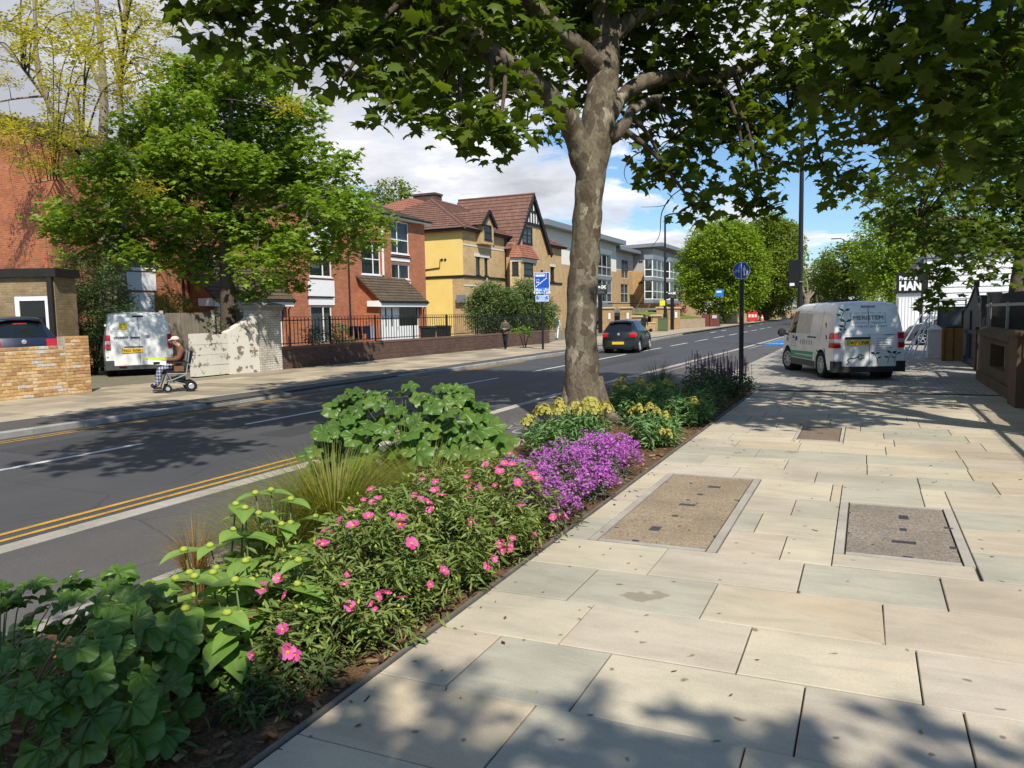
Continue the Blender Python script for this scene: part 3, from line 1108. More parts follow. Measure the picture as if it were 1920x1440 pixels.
M_slot = mat('worn_iron', (0.06, 0.06, 0.07), 0.5, 0.4, 0.3, var=0.4, vs=30)
access_cover('long access cover of three buff concrete lids beside the flower bed', *COVERS[0], 3, M_agg_buff, 0.075,
    [(0.60, 0.80, 0.12, 0.07), (0.53, 0.665, 0.05, 0.05), (0.50, 0.50, 0.14, 0.06), (0.48, 0.345, 0.05, 0.05), (0.42, 0.18, 0.08, 0.12), (0.36, 0.035, 0.05, 0.05), (0.93, 0.16, 0.05, 0.035), (0.90, 0.62, 0.04, 0.035)])
access_cover('squarish access cover of two grey concrete lids, in the open paving', *COVERS[1], 2, M_agg_grey, 0.075,
    [(0.56, 0.74, 0.07, 0.12), (0.54, 0.50, 0.05, 0.07), (0.53, 0.28, 0.16, 0.06), (0.08, 0.75, 0.05, 0.04), (0.90, 0.60, 0.05, 0.04), (0.08, 0.35, 0.05, 0.04), (0.89, 0.26, 0.05, 0.05), (0.54, 0.05, 0.06, 0.05)])
M_agg_brown = agg_mat('brown_exposed_aggregate', (0.12, 0.085, 0.06), (0.24, 0.18, 0.13))
access_cover('small brown access cover in the shaded paving under the tree', *COVERS[2], 2, M_agg_brown, 0.05, [(0.5, 0.5, 0.06, 0.05)])

# fallen leaves, twigs and grit lying on the paving
lit = MB()
for _ in range(220):
 y = 1.9 + 15 * R.random() ** 1.1
 x = R.uniform(PX0, min(2.5, 0.3 * y + 0.3)) if R.random() < .5 else PX0 + .9 * R.random() ** 2
 s = R.uniform(0.004, 0.017) * (1.0 + 0.03 * y)
 a = R.uniform(0, PI)
 if R.random() < 0.25:
  lit.cbox((x, y, 0.004), (s * 3.0, s * 0.25, 0.004), 1, a)
 else:
  M_ = Matrix.Translation((x, y, 0.0045)) @ rotz(a)
  pts = [M_ @ Vector(p) for p in ((-s, 0, 0), (0, -s * .55, .003), (s * 1.1, 0, .005), (s * .2, s * .6, .002))]
  lit.poly(pts, R.choice((0, 0, 0, 1, 2)))
lo = lit.build('leaf_litter', [mat('dry_brown_leaf', (0.16, 0.085, 0.035), 0.8, 0.2), mat('dark_twig', (0.05, 0.035, 0.025), 0.9, 0.1), mat('fallen_green_leaf', (0.12, 0.2, 0.04), 0.7, 0.2)])
lo['kind'] = 'stuff'

# planting bed
bed = strip('planting_bed', lambda y: -4.15, lambda y: -2.16, -0.03, M_mulch, y0=-6, y1=18.2)
bk = MB()
bk.box((-4.155, -6, -0.14), (-4.145, 18.25, -0.02))
kb2 = bk.build('bed_kerb_bed', M_joint); kb2['kind'] = 'structure'
y = -3.0
while y < 18.2:
 e = min(y + 0.915, 18.24)
 stone(-4.295, -4.155, y + .004, e - .004, -0.14, 0.012 + R.uniform(-.003, .003), 0.012).build('kerb_stone', M_kerb, kb2)
 y += 0.915
eb = MB()
for i in range(9):
 eb.box((-2.142, -6 + 2.69 * i, -0.08), (-2.120, -6 + 2.69 * (i + 1) - 0.006, 0.012 + R.uniform(0, .006)))
eg = eb.build('steel_edging', mat('dull_steel_edging', (0.15, 0.135, 0.115), 0.7, 0.3, 0.2, var=0.4, vs=6, dirt=0.4))
eg['kind'] = 'structure'
chips = MB()
for _ in range(2600):
 y = 1.6 + 16 * R.random() ** 1.6
 x = R.uniform(-4.1, -2.18)
 s = R.uniform(0.012, 0.035)
 Mx = Matrix.Translation((x, y, -0.022 + R.random() * 0.02)) @ Matrix.Rotation(R.uniform(0, 6.3), 4, 'Z') @ Matrix.Rotation(R.uniform(-.5, .5), 4, 'X')
 chips.box((-s, -s * .35, -.003), (s, s * .35, .004), R.choice((0, 1, 2)), Mx)
co = chips.build('bark_chips', [mat('bark_chip_a', (0.17, 0.09, 0.045), 0.9, 0.1, var=.4), mat('bark_chip_b', (0.08, 0.045, 0.025), 0.9, 0.1, var=.4), mat('bark_chip_c', (0.28, 0.18, 0.10), 0.9, 0.1, var=.4)])
co['kind'] = 'stuff'

# ------------------------------------------------------------------ building helpers
ZUP = Vector((0, 0, 1))
FX = (Vector((0, 1, 0)), Vector((1, 0, 0)))      # facade facing the road (+X): u runs along +Y
FY = (Vector((1, 0, 0)), Vector((0, -1, 0)))     # facade facing the camera (-Y): u runs along +X


def wall_face(b, O, U, Nn, w, h, holes, depth=0.5, mi=0, mi_in=1, mi_back=2):
 O = Vector(O)
 P = lambda u, z, d=0.0: O + U * u + ZUP * z - Nn * d
 us = sorted({0.0, w} | {q for r_ in holes for q in (r_[0], r_[2])})
 zs = sorted({0.0, h} | {q for r_ in holes for q in (r_[1], r_[3])})
 us = [q for q in us if -1e-6 <= q <= w + 1e-6]; zs = [q for q in zs if -1e-6 <= q <= h + 1e-6]
 for i in range(len(us) - 1):
  for j in range(len(zs) - 1):
   cu, cz = (us[i] + us[i + 1]) / 2, (zs[j] + zs[j + 1]) / 2
   if any(r_[0] < cu < r_[2] and r_[1] < cz < r_[3] for r_ in holes):
    continue
   b.quad(P(us[i], zs[j]), P(us[i + 1], zs[j]), P(us[i + 1], zs[j + 1]), P(us[i], zs[j + 1]), mi)
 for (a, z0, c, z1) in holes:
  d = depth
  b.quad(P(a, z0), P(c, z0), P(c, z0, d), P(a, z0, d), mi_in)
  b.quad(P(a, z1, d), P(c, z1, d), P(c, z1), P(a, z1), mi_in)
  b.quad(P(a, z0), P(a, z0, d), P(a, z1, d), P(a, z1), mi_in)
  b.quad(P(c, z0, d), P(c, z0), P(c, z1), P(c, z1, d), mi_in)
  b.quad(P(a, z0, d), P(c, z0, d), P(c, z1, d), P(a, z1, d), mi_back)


def fbox(b, O, U, Nn, u0, u1, z0, z1, d0, d1, mi=0):
 """box on a facade: u, z extents and depth range d (outwards positive)"""
 O = Vector(O)
 vs = [O + U * u + ZUP * z + Nn * d for d in (d0, d1) for (u, z) in ((u0, z0), (u1, z0), (u1, z1), (u0, z1))]
 b.add(vs, [(3, 2, 1, 0), (4, 5, 6, 7), (0, 1, 5, 4), (1, 2, 6, 5), (2, 3, 7, 6), (3, 0, 4, 7)], mi)


def window(parent, O, U, Nn, rect, vbars=(), hbars=(), material=None, fw=0.06, back=0.09, curtain=None, sill=True, name='window', cfrac=(0, 1, 0, 1)):
 a, z0, c, z1 = rect
 material = material or M_upvc
 b = MB()
 d1, d0 = -back + 0.055, -back
 g = 0.003
 fbox(b, O, U, Nn, a + g, a + fw, z0 + g, z1 - g, d0, d1); fbox(b, O, U, Nn, c - fw, c - g, z0 + g, z1 - g, d0, d1)
 fbox(b, O, U, Nn, a + fw, c - fw, z0 + g, z0 + fw, d0, d1 - .002); fbox(b, O, U, Nn, a + fw, c - fw, z1 - fw, z1 - g, d0, d1 - .002)
 for v in vbars:
  u = a + (c - a) * v
  fbox(b, O, U, Nn, u - fw * .55, u + fw * .55, z0 + fw, z1 - fw, d0, d1 - .004)
 for hb in hbars:
  z = z0 + (z1 - z0) * hb
  fbox(b, O, U, Nn, a + fw, c - fw, z - fw * .5, z + fw * .5, d0 - .002, d1 - .007)
 if sill:
  fbox(b, O, U, Nn, a - .05, c + .05, z0 - .07, z0 - .002, -back, 0.05)
 o = b.build(name, material, parent)
 p = MB()
 fbox(p, O, U, Nn, a + fw * .7, c - fw * .7, z0 + fw * .7, z1 - fw * .7, d0 + .014, d0 + .022)
 p.build('pane', M_pane, o)
 if curtain is not None:
  q = MB()
  n = 22
  u0, u1 = a + (c - a) * cfrac[0] + .03, a + (c - a) * cfrac[1] - .03
  zz0, zz1 = z0 + (z1 - z0) * cfrac[2], z0 + (z1 - z0) * cfrac[3]
  P = lambda u, z, d: Vector(O) + U * u + ZUP * z + Nn * d
  for i in range(n):
   ua, ub = u0 + (u1 - u0) * i / n, u0 + (u1 - u0) * (i + 1) / n
   da, db = -back - .12 - .035 * (i % 2), -back - .12 - .035 * ((i + 1) % 2)
   q.quad(P(ua, zz0, da), P(ub, zz0, db), P(ub, zz1, db), P(ua, zz1, da))
  q.build('curtain', curtain, o)
 return o


def roof_courses(b, e0, e1, r0, r1, n=18, step=0.03, mi=0):
 """pitched plane from eaves edge e0-e1 up to ridge edge r0-r1 in stepped tile courses"""
 e0, e1, r0, r1 = map(Vector, (e0, e1, r0, r1))
 nrm = (e1 - e0).cross(r0 - e0) if (r0 - e0).length > 1e-6 else (e1 - e0).cross(r1 - e0)
 nrm.normalize()
 if nrm.z < 0: nrm = -nrm
 for i in range(n):
  t0, t1 = i / n, (i + 1) / n
  a, c = e0.lerp(r0, t0), e1.lerp(r1, t0)
  d, f = e1.lerp(r1, t1), e0.lerp(r0, t1)
  up = nrm * step
  b.quad(a + up, c + up, d, f, mi)
  b.quad(a, c, c + up, a + up, mi)


def tile_mat(name, c1, c2, joint, tw=0.30, rh=0.33, moss=0.0):
 return brick_mat(name, c1, c2, joint, tw, rh, 0.012, 0.6, moss, (0.09, 0.085, 0.03))


M_red_brick = brick_mat('red_brick', (0.33, 0.095, 0.045), (0.22, 0.062, 0.035), (0.25, 0.19, 0.15), stain=0.35, c3=(0.11, 0.04, 0.03))
M_orange_brick = brick_mat('orange_red_brick', (0.52, 0.145, 0.047), (0.34, 0.085, 0.033), (0.34, 0.25, 0.18), stain=0.2, c3=(0.16, 0.05, 0.03))
M_stock = brick_mat('yellow_stock_brick', (0.58, 0.385, 0.185), (0.46, 0.295, 0.135), (0.46, 0.36, 0.22), stain=0.15, c3=(0.20, 0.13, 0.07))
M_buff = brick_mat('buff_brick', (0.56, 0.36, 0.16), (0.44, 0.27, 0.12), (0.44, 0.34, 0.22), stain=0.1)
M_brown_brick = brick_mat('brown_garden_wall_brick', (0.135, 0.070, 0.050), (0.085, 0.048, 0.040), (0.10, 0.085, 0.07), stain=0.3)
M_annex_brick = brick_mat('olive_stock_brick', (0.34, 0.24, 0.12), (0.25, 0.17, 0.085), (0.24, 0.20, 0.14), stain=0.4, c3=(0.10, 0.08, 0.05))
M_yellow = mat('yellow_render', (0.80, 0.585, 0.185), 0.85, 0.2, var=0.08, vs=1.2, fine=0.05, bump=0.15, bs=60, dirt=0.05)
M_red_tile = tile_mat('red_roof_tile', (0.205, 0.108, 0.080), (0.155, 0.080, 0.062), (0.09, 0.04, 0.03), moss=0.2)
M_orange_tile = tile_mat('orange_roof_tile', (0.32, 0.135, 0.085), (0.26, 0.105, 0.07), (0.14, 0.05, 0.03))
M_brown_tile = tile_mat('brown_roof_tile', (0.125, 0.088, 0.060), (0.085, 0.060, 0.045), (0.04, 0.03, 0.02), moss=0.5)
M_lead = mat('lead_flashing', (0.27, 0.28, 0.30), 0.6, 0.4, 0.2, var=0.25)
M_stonetrim = mat('painted_stone_trim', (0.62, 0.58, 0.50), 0.8, 0.2, var=0.1, dirt=0.15)
M_render_w = mat('white_render', (0.74, 0.71, 0.64), 0.85, 0.2, var=0.05, vs=1.0, fine=0.03, dirt=0.06)
M_render_g = mat('grey_render', (0.42, 0.40, 0.40), 0.85, 0.2, var=0.06, vs=1.0, fine=0.03, dirt=0.06)
M_greymetal = mat('grey_metal_cladding', (0.24, 0.255, 0.27), 0.5, 0.4, 0.3, var=0.1)
M_palegrey = mat('pale_grey_frame', (0.52, 0.54, 0.55), 0.45, 0.4, var=0.06)
M_fascia = mat('dark_fascia', (0.018, 0.017, 0.016), 0.7, 0.3, var=0.3)
M_blacktimber = mat('black_painted_timber', (0.014, 0.013, 0.013), 0.6, 0.35, var=0.3)
BW = [None]

# olive brick annex
t = thing('brick_annex', 'low olive brick annex with black fascia and one white window', 'building', (-27, 17, 0))
A0 = Vector((-23.82, 13.94, 3.32)); A1 = Vector((-21.56, 14.97, 3.26))
A1z = A1.z
A0.z = 0; A1.z = 0
U = (A1 - A0); wlen = U.length; U.normalize()
Nn = U.cross(ZUP)
H = A1z
b = MB()
wr = [((-22.63, 14.41, 2.51)), ((-21.67, 14.76, 1.62))]
uL = (Vector((wr[0][0], wr[0][1], 0)) - A0).dot(U); uR = (Vector((wr[1][0], wr[1][1], 0)) - A0).dot(U)
hole = (uL, 1.3, uR, wr[0][2])
wall_face(b, A0, U, Nn, wlen, H, [hole], 0.45, 0, 0, 1)
E0 = A1 - Nn * 1.1
b.quad(A1, E0, E0 + ZUP * H, A1 + ZUP * H, 0)
b.quad(A0 + ZUP * H, A1 + ZUP * H, E0 + ZUP * H, A0 - Nn * 1.1 + ZUP * H, 1)
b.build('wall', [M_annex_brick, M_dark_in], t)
b = MB()
fbox(b, A0, U, Nn, -0.1, wlen + 0.12, H - 0.2, H + 0.05, -1.15, 0.12)
b.build('fascia', M_fascia, t)
b = MB()
fbox(b, A0, U, Nn, wlen - 0.16, wlen - 0.02, 0, H - .22, 0.004, 0.12)
b.build('downpipe', M_fascia, t)
window(t, A0, U, Nn, hole, (), (), M_upvc, 0.13, 0.06, None)
b = MB()
fbox(b, A0, U, Nn, uL - .75, uL - 0.5, 2.42, 2.62, 0.004, 0.2)
fbox(b, A0, U, Nn, uL - .7, uL - 0.55, 2.28, 2.415, 0.004, 0.14, 1)
b.build('wall_lamp', [M_white, M_fascia], t)

# ------------------------------------------------------------------ red brick maisonettes
X0 = -27.5  # terrace, house, villa and flats: plane distances and heights scaled about the camera
t = thing('terrace_house', 'red brick maisonette block with white panels, brown roof and tiled porches', 'building', (-31, 34, 0))
HY0, HY1, HH = 20.7, 45.8, 7.92
O = Vector((X0, HY0, 0))


def rx(r_):           # (y0, z0, y1, z1) -> facade coordinates
 return (r_[0] - HY0, r_[1], r_[2] - HY0, r_[3])


wins = {
 'l': rx((22.15, 3.89, 23.66, 4.51)),
 'lm': rx((26.05, 4.29, 27.04, 5.05)),
 'm': rx((33.65, 4.00, 35.56, 5.08)),
 'mg': rx((33.61, 0.39, 35.43, 2.38)),
 'st': rx((38.43, 4.31, 40.43, 6.31)),
 'rt': rx((41.69, 5.77, 43.77, 7.81)),
 'rm': rx((41.66, 4.16, 43.75, 5.10)),
}
b = MB()
wall_face(b, O, *FX, HY1 - HY0, HH, list(wins.values()), 0.55, 0, 0, 1)
b.quad((X0, HY1, 0), (-39, HY1, 0), (-39, HY1, HH), (X0, HY1, HH), 0)
b.add([(-39, HY0, 0), (X0, HY0, 0), (X0, HY0, HH + .12), (-33.2, HY0, HH + 2.6), (-39, HY0, HH + .12)], [(0, 1, 2, 3, 4)], 0)
b.build('wall', [M_orange_brick, M_dark_in], t)
window(t, O, *FX, wins['l'], (0.55,), (), curtain=M_blind, cfrac=(.6, 1, 0, .6))
window(t, O, *FX, wins['lm'], (0.5,), (), curtain=M_curtain, cfrac=(0, .4, 0, 1))
window(t, O, *FX, wins['m'], (0.62,), (), curtain=M_curtain, cfrac=(0, .6, .45, 1))
window(t, O, *FX, wins['mg'], (0.62,), (), curtain=M_curtain, cfrac=(0, 1, 0, 1), sill=False)
window(t, O, *FX, wins['st'], (0.63,), (0.47,), curtain=M_blind, cfrac=(0, 1, 0, .5))
window(t, O, *FX, wins['rt'], (0.36,), (0.43,), curtain=M_curtain, cfrac=(0, 1, .45, 1))
window(t, O, *FX, wins['rm'], (0.42,), (), curtain=M_blind, cfrac=(.3, .7, 0, .8))


def panel(y0, z0, y1, z1, d=0.035):
 b = MB()
 fbox(b, O, *FX, y0 - HY0, y1 - HY0, z0, z1, 0.004, d)
 return b.build('white_panel', M_panel, t)


y0, z0, y1, z1 = (33.49, 2.93, 35.73, 3.81); panel(y0, z0, y1, z1)
y0, z0, y1, z1 = (33.47, 2.44, 35.70, 2.84); panel(y0, z0, y1, z1)
y0, z0, y1, z1 = (33.55, 5.29, 35.69, 6.21); panel(y0, z0, y1, z1 + 1.2)
y0, z0, y1, z1 = (41.62, 5.28, 43.81, 5.50); panel(y0, z0, y1, z1)
y0, z0, y1, z1 = (41.59, 3.18, 43.83, 3.99); panel(y0, z0 - .6, y1, z1)
y0, z0, y1, z1 = (40.61, 4.32, 40.66, 6.49); panel(y0, z0, y1 + .08, z1 + .9, .07)
y0, z0, y1, z1 = (22.10, 3.01, 23.60, 3.75); panel(y0, z0, y1, z1, .05)
y0, z0, y1, z1 = (22.14, 1.77, 23.46, 2.91); panel(y0, z0, y1, z1, .05)
for (yy, z_, dy) in (((-27.50, 33.42, 2.87)[1], (-27.50, 33.42, 2.87)[2], 2.1), ((-27.50, 41.62, 5.56)[1], (-27.50, 41.62, 5.56)[2], 2.25)):
 b = MB(); b.box((X0 + .005, yy - .04, z_ - .03), (X0 + .09, yy + dy, z_ + .015)); b.build('ledge', M_fascia, t)
b = MB()
b.tube([(X0 + .08, (-27.50, 37.07, 5.29)[1], 0.2), (X0 + .08, (-27.50, 37.07, 5.29)[1], HH - .1)], 0.05, 8)
b.build('downpipe', M_fascia, t)
b = MB()
b.tube([(X0 + .08, (-27.50, 24.99, 2.69)[1], 0.2), (X0 + .08, (-27.50, 24.99, 2.69)[1], HH - .1)], 0.05, 8)
b.build('downpipe', M_fascia, t)
# eaves, hipped roof
b = MB()
b.box((X0 - .012, HY0 - .2, HH - .02), (X0 + 0.35, HY1 + .35, HH + 0.16))
b.build('eaves_board', M_white, t)
b = MB()
b.tube([(X0 + .42, HY0 - .3, HH + .13), (X0 + .42, HY1 + .38, HH + .13)], 0.055, 6)
b.build('gutter', M_fascia, t)
b = MB()
e = 0.4
za, zr = HH + 0.17, HH + 2.6
xm = -33.2
c00, c01 = (X0 + e, HY0 - .25, za), (X0 + e, HY1 + e, za)
b0, b1 = (-39 - e, HY0 - .25, za), (-39 - e, HY1 + e, za)
r0, r1 = (xm, HY0 - .25, zr), (xm, HY1 - 5.6, zr)
roof_courses(b, c00, c01, r0, r1, 16)
roof_courses(b, c01, b1, r1, r1, 16)
roof_courses(b, b1, b0, r1, r0, 16)
b.build('roof', M_brown_tile, t)


def porch(ya, yb, xf, zt, ze, dsplit):
 """projecting brick porch under a lean-to tiled roof"""
 b = MB()
 zf = ze + 0.12
 b.prism([(X0 + .004, ya, 0), (xf, ya, 0), (xf, ya, zf), (X0 + .004, ya, zt - .12)], (0, 0.22, 0))
 b.build('porch_wall', M_orange_brick, t)
 b = MB()
 b.prism([(X0 + .004, yb - .22, 0), (xf, yb - .22, 0), (xf, yb - .22, zf), (X0 + .004, yb - .22, zt - .12)], (0, 0.22, 0))
 b.build('porch_wall', M_orange_brick, t)
 b = MB()
 roof_courses(b, (xf + .35, ya - .25, ze), (xf + .35, yb + .25, ze), (X0 + .01, ya - .25, zt), (X0 + .01, yb + .25, zt), 9, 0.03)
 b.prism([(xf + .35, ya - .25, ze - .06), (X0 + .012, ya - .25, zt - .06), (X0 + .012, ya - .25, zt - .002), (xf + .35, ya - .25, ze - .002)], (0, yb - ya + .5, 0))
 b.build('porch_roof', M_brown_tile, t)
 b = MB()
 b.box((xf + .20, ya - .2, ze - .34), (xf + .30, yb + .2, ze - .062))
 b.prism([(xf + .2, ya - .24, ze - .34), (xf + .2, ya - .24, ze + .02), (X0 + .75, ya - .24, ze + .02), (X0 + .75, ya - .24, ze - .3)], (0, .03, 0))
 b.build('porch_fascia', M_white, t)
 b = MB()
 b.tube([(xf + .36, ya - .2, ze - .07), (xf + .36, yb + .3, ze - .07)], .05, 6)
 b.tube([(xf + .36, yb + .25, ze - .07), (xf + .15, yb + .12, ze - .35), (xf + .06, yb + .08, ze - .5), (xf + .06, yb + .08, 0.1)], .035, 6)
 b.build('porch_gutter', M_fascia, t)
 # front screen: door, side light, panels
 y_0, y_1 = ya + .24, yb - .24
 ym = y_0 + (y_1 - y_0) * dsplit
 xs = xf - .12
 b = MB()
 b.box((xs - .06, y_0, 0.02), (xs, y_0 + .09, ze - .1)); b.box((xs - .06, ym - .05, .02), (xs, ym + .05, ze - .1)); b.box((xs - .06, y_1 - .09, .02), (xs, y_1, ze - .1))
 b.box((xs - .058, y_0 + .092, ze - .3), (xs - .004, ym - .052, ze - .1)); b.box((xs - .058, ym + .052, ze - .2), (xs - .004, y_1 - .092, ze - .1))
 b.box((xs - .056, ym + .052, 0.02), (xs - .006, y_1 - .092, 1.15))
 b.build('porch_frame', M_upvc, t)
 d = MB()
 d.box((xs - .05, y_0 + .094, .03), (xs - .012, ym - .054, ze - .302))
 do = d.build('door', M_upvc, t)
 g = MB()
 w = ym - y_0
 for k in (0.30, 0.62):
  g.box((xs - .011, y_0 + w * k - .02, 1.15), (xs - .004, y_0 + w * k + .1, ze - .42))
 g.build('pane', M_dark_in, do)
 g = MB(); g.box((xs - .011, ym - .16, 0.95), (xs + .03, ym - .12, 1.1)); g.build('handle', M_steel, do)
 s = MB(); s.box((xs - .04, ym + .052, 1.152), (xs - .03, y_1 - .092, ze - .202))
 so = s.build('side_light', M_pane, t)
 k = MB(); k.box((xs - .9, ym, 0.1), (xs - .88, y_1, ze - .2)); k.build('hallway_wall', mat('hallway_cream', (0.35, 0.33, 0.28), .9, .1), t)


porch(38.05, 42.9, -26.1, 4.2, 2.66, 0.47)
porch(25.4, 30.1, -26.1, 4.2, 2.66, 0.47)
b = MB()
dc = Vector((-26.70, 24.74, 4.23))
b.lathe([(0.0, 0.02), (0.2, 0.04), (0.36, 0.12), (0.355, 0.13), (0.2, 0.055), (0.0, 0.03)], (0, 0, 0), 20, 'Y', 0, False, Matrix.Translation(dc) @ Matrix.Rotation(-0.5, 4, 'Z') @ Matrix.Rotation(PI, 4, 'Z'))
b.bar(dc, dc + Vector((.25, -.35, .05)), .03); b.bar(dc, (X0, dc.y + .3, dc.z - .2), .04)
b.build('satellite_dish', M_palegrey, t)

# washing on the railings side
w = thing('washing_line', 'dark clothes hung out to dry in front of the red brick block', 'laundry', (-19.40, 27.17, 0.93))
b = MB()
wy0, wy1 = (-19.40, 26.08, 1.36)[1], (-19.40, 27.90, 1.32)[1]
wz = (-19.40, 27.05, 1.36)[2]
b.tube([(-19.4, wy0 - .4, wz + .05), (-19.4, (wy0 + wy1) / 2, wz - .02), (-19.4, wy1 + .4, wz + .05)], 0.008, 5)
for yy in (wy0 - .4, wy1 + .4):
 b.tube([(-19.4, yy, 0), (-19.4, yy, wz + .1)], .02, 6)
b.build('line', M_steel, w)
for k in range(6):
 b = MB()
 ya = wy0 + (wy1 - wy0) * k / 6 + .02; yb = wy0 + (wy1 - wy0) * (k + 1) / 6 - .02
 dz = R.uniform(.35, .65)
 n = 5
 vs = []
 for i in range(n + 1):
  yy = ya + (yb - ya) * i / n
  ox = .03 * math.sin(i * 2.1 + k)
  vs += [(-19.4 + .005, yy, wz), (-19.4 + ox + .01, yy + .03 * math.sin(k), wz - dz * (1 - .15 * (i % 2)))]
 b.add(vs, [(2 * i, 2 * i + 2, 2 * i + 3, 2 * i + 1) for i in range(n)])
 b.build('garment', [mat('dark_navy_cloth', (0.015, 0.018, 0.035), .9, .1), mat('pale_blue_cloth', (0.25, 0.30, 0.42), .9, .1)][1 if k == 5 else 0], w)

# ------------------------------------------------------------------ orange roofed house and chimney behind
t = thing('house', 'house with bright orange hipped roof and a brown brick chimney, mostly hidden behind', 'building', (-39, 58, 0))
b = MB(); b.box((-47, 52.6, 0), (-34.4, 76, 8.6)); b.build('wall', M_stock, t)
pk = Vector((-39.03, 62.71, 12.79)); pkx, pky, pkz = pk
b = MB()
E = [(-47.4, 52.2, 8.6), (-34.0, 52.2, 8.6), (-34.0, 78.0, 8.6), (-47.4, 78.0, 8.6)]
rA, rB = (pkx, pky, pkz), (pkx, pky + 9, pkz)
roof_courses(b, E[0], E[1], rA, rA, 14); roof_courses(b, E[1], E[2], rA, rB, 14); roof_courses(b, E[2], E[3], rB, rB, 14); roof_courses(b, E[3], E[0], rB, rA, 14)
rf = b.build('roof', M_orange_tile, t)
c = Vector((-39.14, 65.97, 12.75))
b = MB()
b.box((c.x - 1.2, c.y - .7, c.z - 4), (c.x + 1.2, c.y + .7, c.z + .6)); b.box((c.x - 1.28, c.y - .78, c.z + .602), (c.x + 1.28, c.y + .78, c.z + .8))
b.build('chimney', M_brown_brick, rf)

# ------------------------------------------------------------------ yellow-sided villa
t = thing('villa', 'yellow rendered and stock brick villa with red tiled roof and black timbered gable', 'building', (-33, 62, 0))
X1 = -28.8
VY0, VY1, VH = 53.7, 75.2, 8.57
O1 = Vector((X1, VY0, 0))
vr = lambda r_: (r_[0] - VY0, r_[1], r_[2] - VY0, r_[3])
wv = [vr((55.88, 4.99, 56.66, 6.45)), vr((57.41, 5.00, 58.08, 6.50)), vr((72.09, 4.98, 73.20, 6.43))]
dm = vr((56.38, 7.83, 57.77, 9.05))
b = MB()
wall_face(b, O1, *FX, VY1 - VY0, VH, wv + [dm], 0.5, 0, 0, 1)
wall_face(b, Vector((-40.8, VY0, 4.84)), *FY, 12.0, VH - 4.84, [], 0.5, 2)
wall_face(b, Vector((-40.8, VY0, 0)), *FY, 11.0, 4.84, [], 0.5, 2)
wall_face(b, Vector((-29.8, VY0, 0)), *FY, 1.0, 4.84, [], 0.5, 0)
b.quad((X1, VY1, 0), (-40.8, VY1, 0), (-40.8, VY1, VH), (X1, VY1, VH), 0)
b.build('wall', [M_stock, M_dark_in, M_yellow], t)
for r_ in wv:
 window(t, O1, *FX, r_, (), (0.5,), M_blacktimber, 0.06, 0.12)
window(t, O1, *FX, dm, (), (0.5,), M_blacktimber, 0.08, 0.1)
b = MB()
fbox(b, O1, *FX, wv[0][0] - .25, wv[1][2] + .25, wv[0][3] + .005, wv[0][3] + .28, 0.004, 0.06)
fbox(b, O1, *FX, wv[2][0] - .15, wv[2][2] + .15, wv[2][3] + .005, wv[2][3] + .25, 0.004, 0.06)
fbox(b, O1, *FX, 0.02, 8.0, 7.22, 7.33, 0.003, 0.03)
fbox(b, O1, *FX, 0.02, 8.0, 4.05, 4.16, 0.003, 0.03)
b.build('lintel', M_stonetrim, t)
b = MB()
fbox(b, O1, *FX, -.06, 8.2, 4.73, 4.9, 0.003, 0.09)
fbox(b, Vector((-40.8, VY0, 0)), *FY, 0, 12.0, 4.73, 4.89, 0.003, 0.08)
fbox(b, O1, *FX, 18.2, 21.5, 4.73, 4.9, 0.003, 0.09)
b.build('string_course', M_blacktimber, t)
b = MB()
py = (-28.80, 61.60, 7.30)[1]
b.tube([(X1 + .07, py - .2, 0.2), (X1 + .07, py - .2, 8.3)], 0.06, 8)
sy = VY0 - .06
p0, p1, p2, p3 = (-30.82, 53.70, 6.21), (-30.89, 53.70, 5.54), (-32.28, 53.70, 5.43), (-32.37, 53.70, 6.96)
b.tube([(p0[0], sy, p0[2]), (p1[0], sy, p1[2]), (p2[0], sy, p2[2])], .035, 6)
b.tube([(p3[0], sy, p3[2]), (p2[0], sy, p2[2] - 1.3)], .05, 6)
for q in ((-30.68, 53.70, 6.16), (-30.39, 53.70, 6.15)):
 b.lathe([(0.10, 0), (0.10, .08), (0.06, .1)], (q[0], sy + .01, q[2]), 10, 'Y', 0, True)
b.build('pipework', M_blacktimber, t)
# gable wing
GY0, GY1 = 61.6, 69.5
XG = -27.95
gp = (-27.95, 65.62, 12.43)
gz = gp[2]
gm = (GY0 + GY1) / 2
b = MB()
OG = Vector((XG, GY0, 0))
gw = (63.34, 8.06, 65.57, 9.58)
gr = (gw[0] - GY0, gw[1], gw[2] - GY0, gw[3])
wall_face(b, OG, *FX, GY1 - GY0, 8.0, [r_ for r_ in [(gr[0], gr[1], gr[2], 8.0)] if gr[1] < 8.0], .5, 0, 0, 1)
for (ya, yb, za0, zb0) in ((GY0, gm, 8.0, gz - .25), ):
 pass
hw = (GY1 - GY0) / 2
def zg(y): return 8.0 + (gz - .3 - 8.0) * (1 - abs(y - gm) / hw)
ys = [GY0, gw[0], gm, gw[2], GY1]
for a, c in zip(ys, ys[1:]):
 z_0 = 8.0 if not (gw[0] - .01 < a and c < gw[2] + .01) else max(8.0, gw[3])
 b.add([(XG, a, z_0), (XG, c, z_0), (XG, c, zg(c)), (XG, a, zg(a))], [(0, 1, 2, 3)], 0)
b.quad((X1 + .002, GY0, 0), (XG, GY0, 0), (XG, GY0, 8.0), (X1 + .002, GY0, 8.0), 0)
b.quad((XG, GY1, 0), (X1 + .002, GY1, 0), (X1 + .002, GY1, 8.0), (XG, GY1, 8.0), 0)
b.box((XG - .62, gw[0] - .02, 5.2), (XG - .6, gw[2] + .02, 9.6), 1)
b.build('gable_wall', [M_stock, M_dark_in], t)
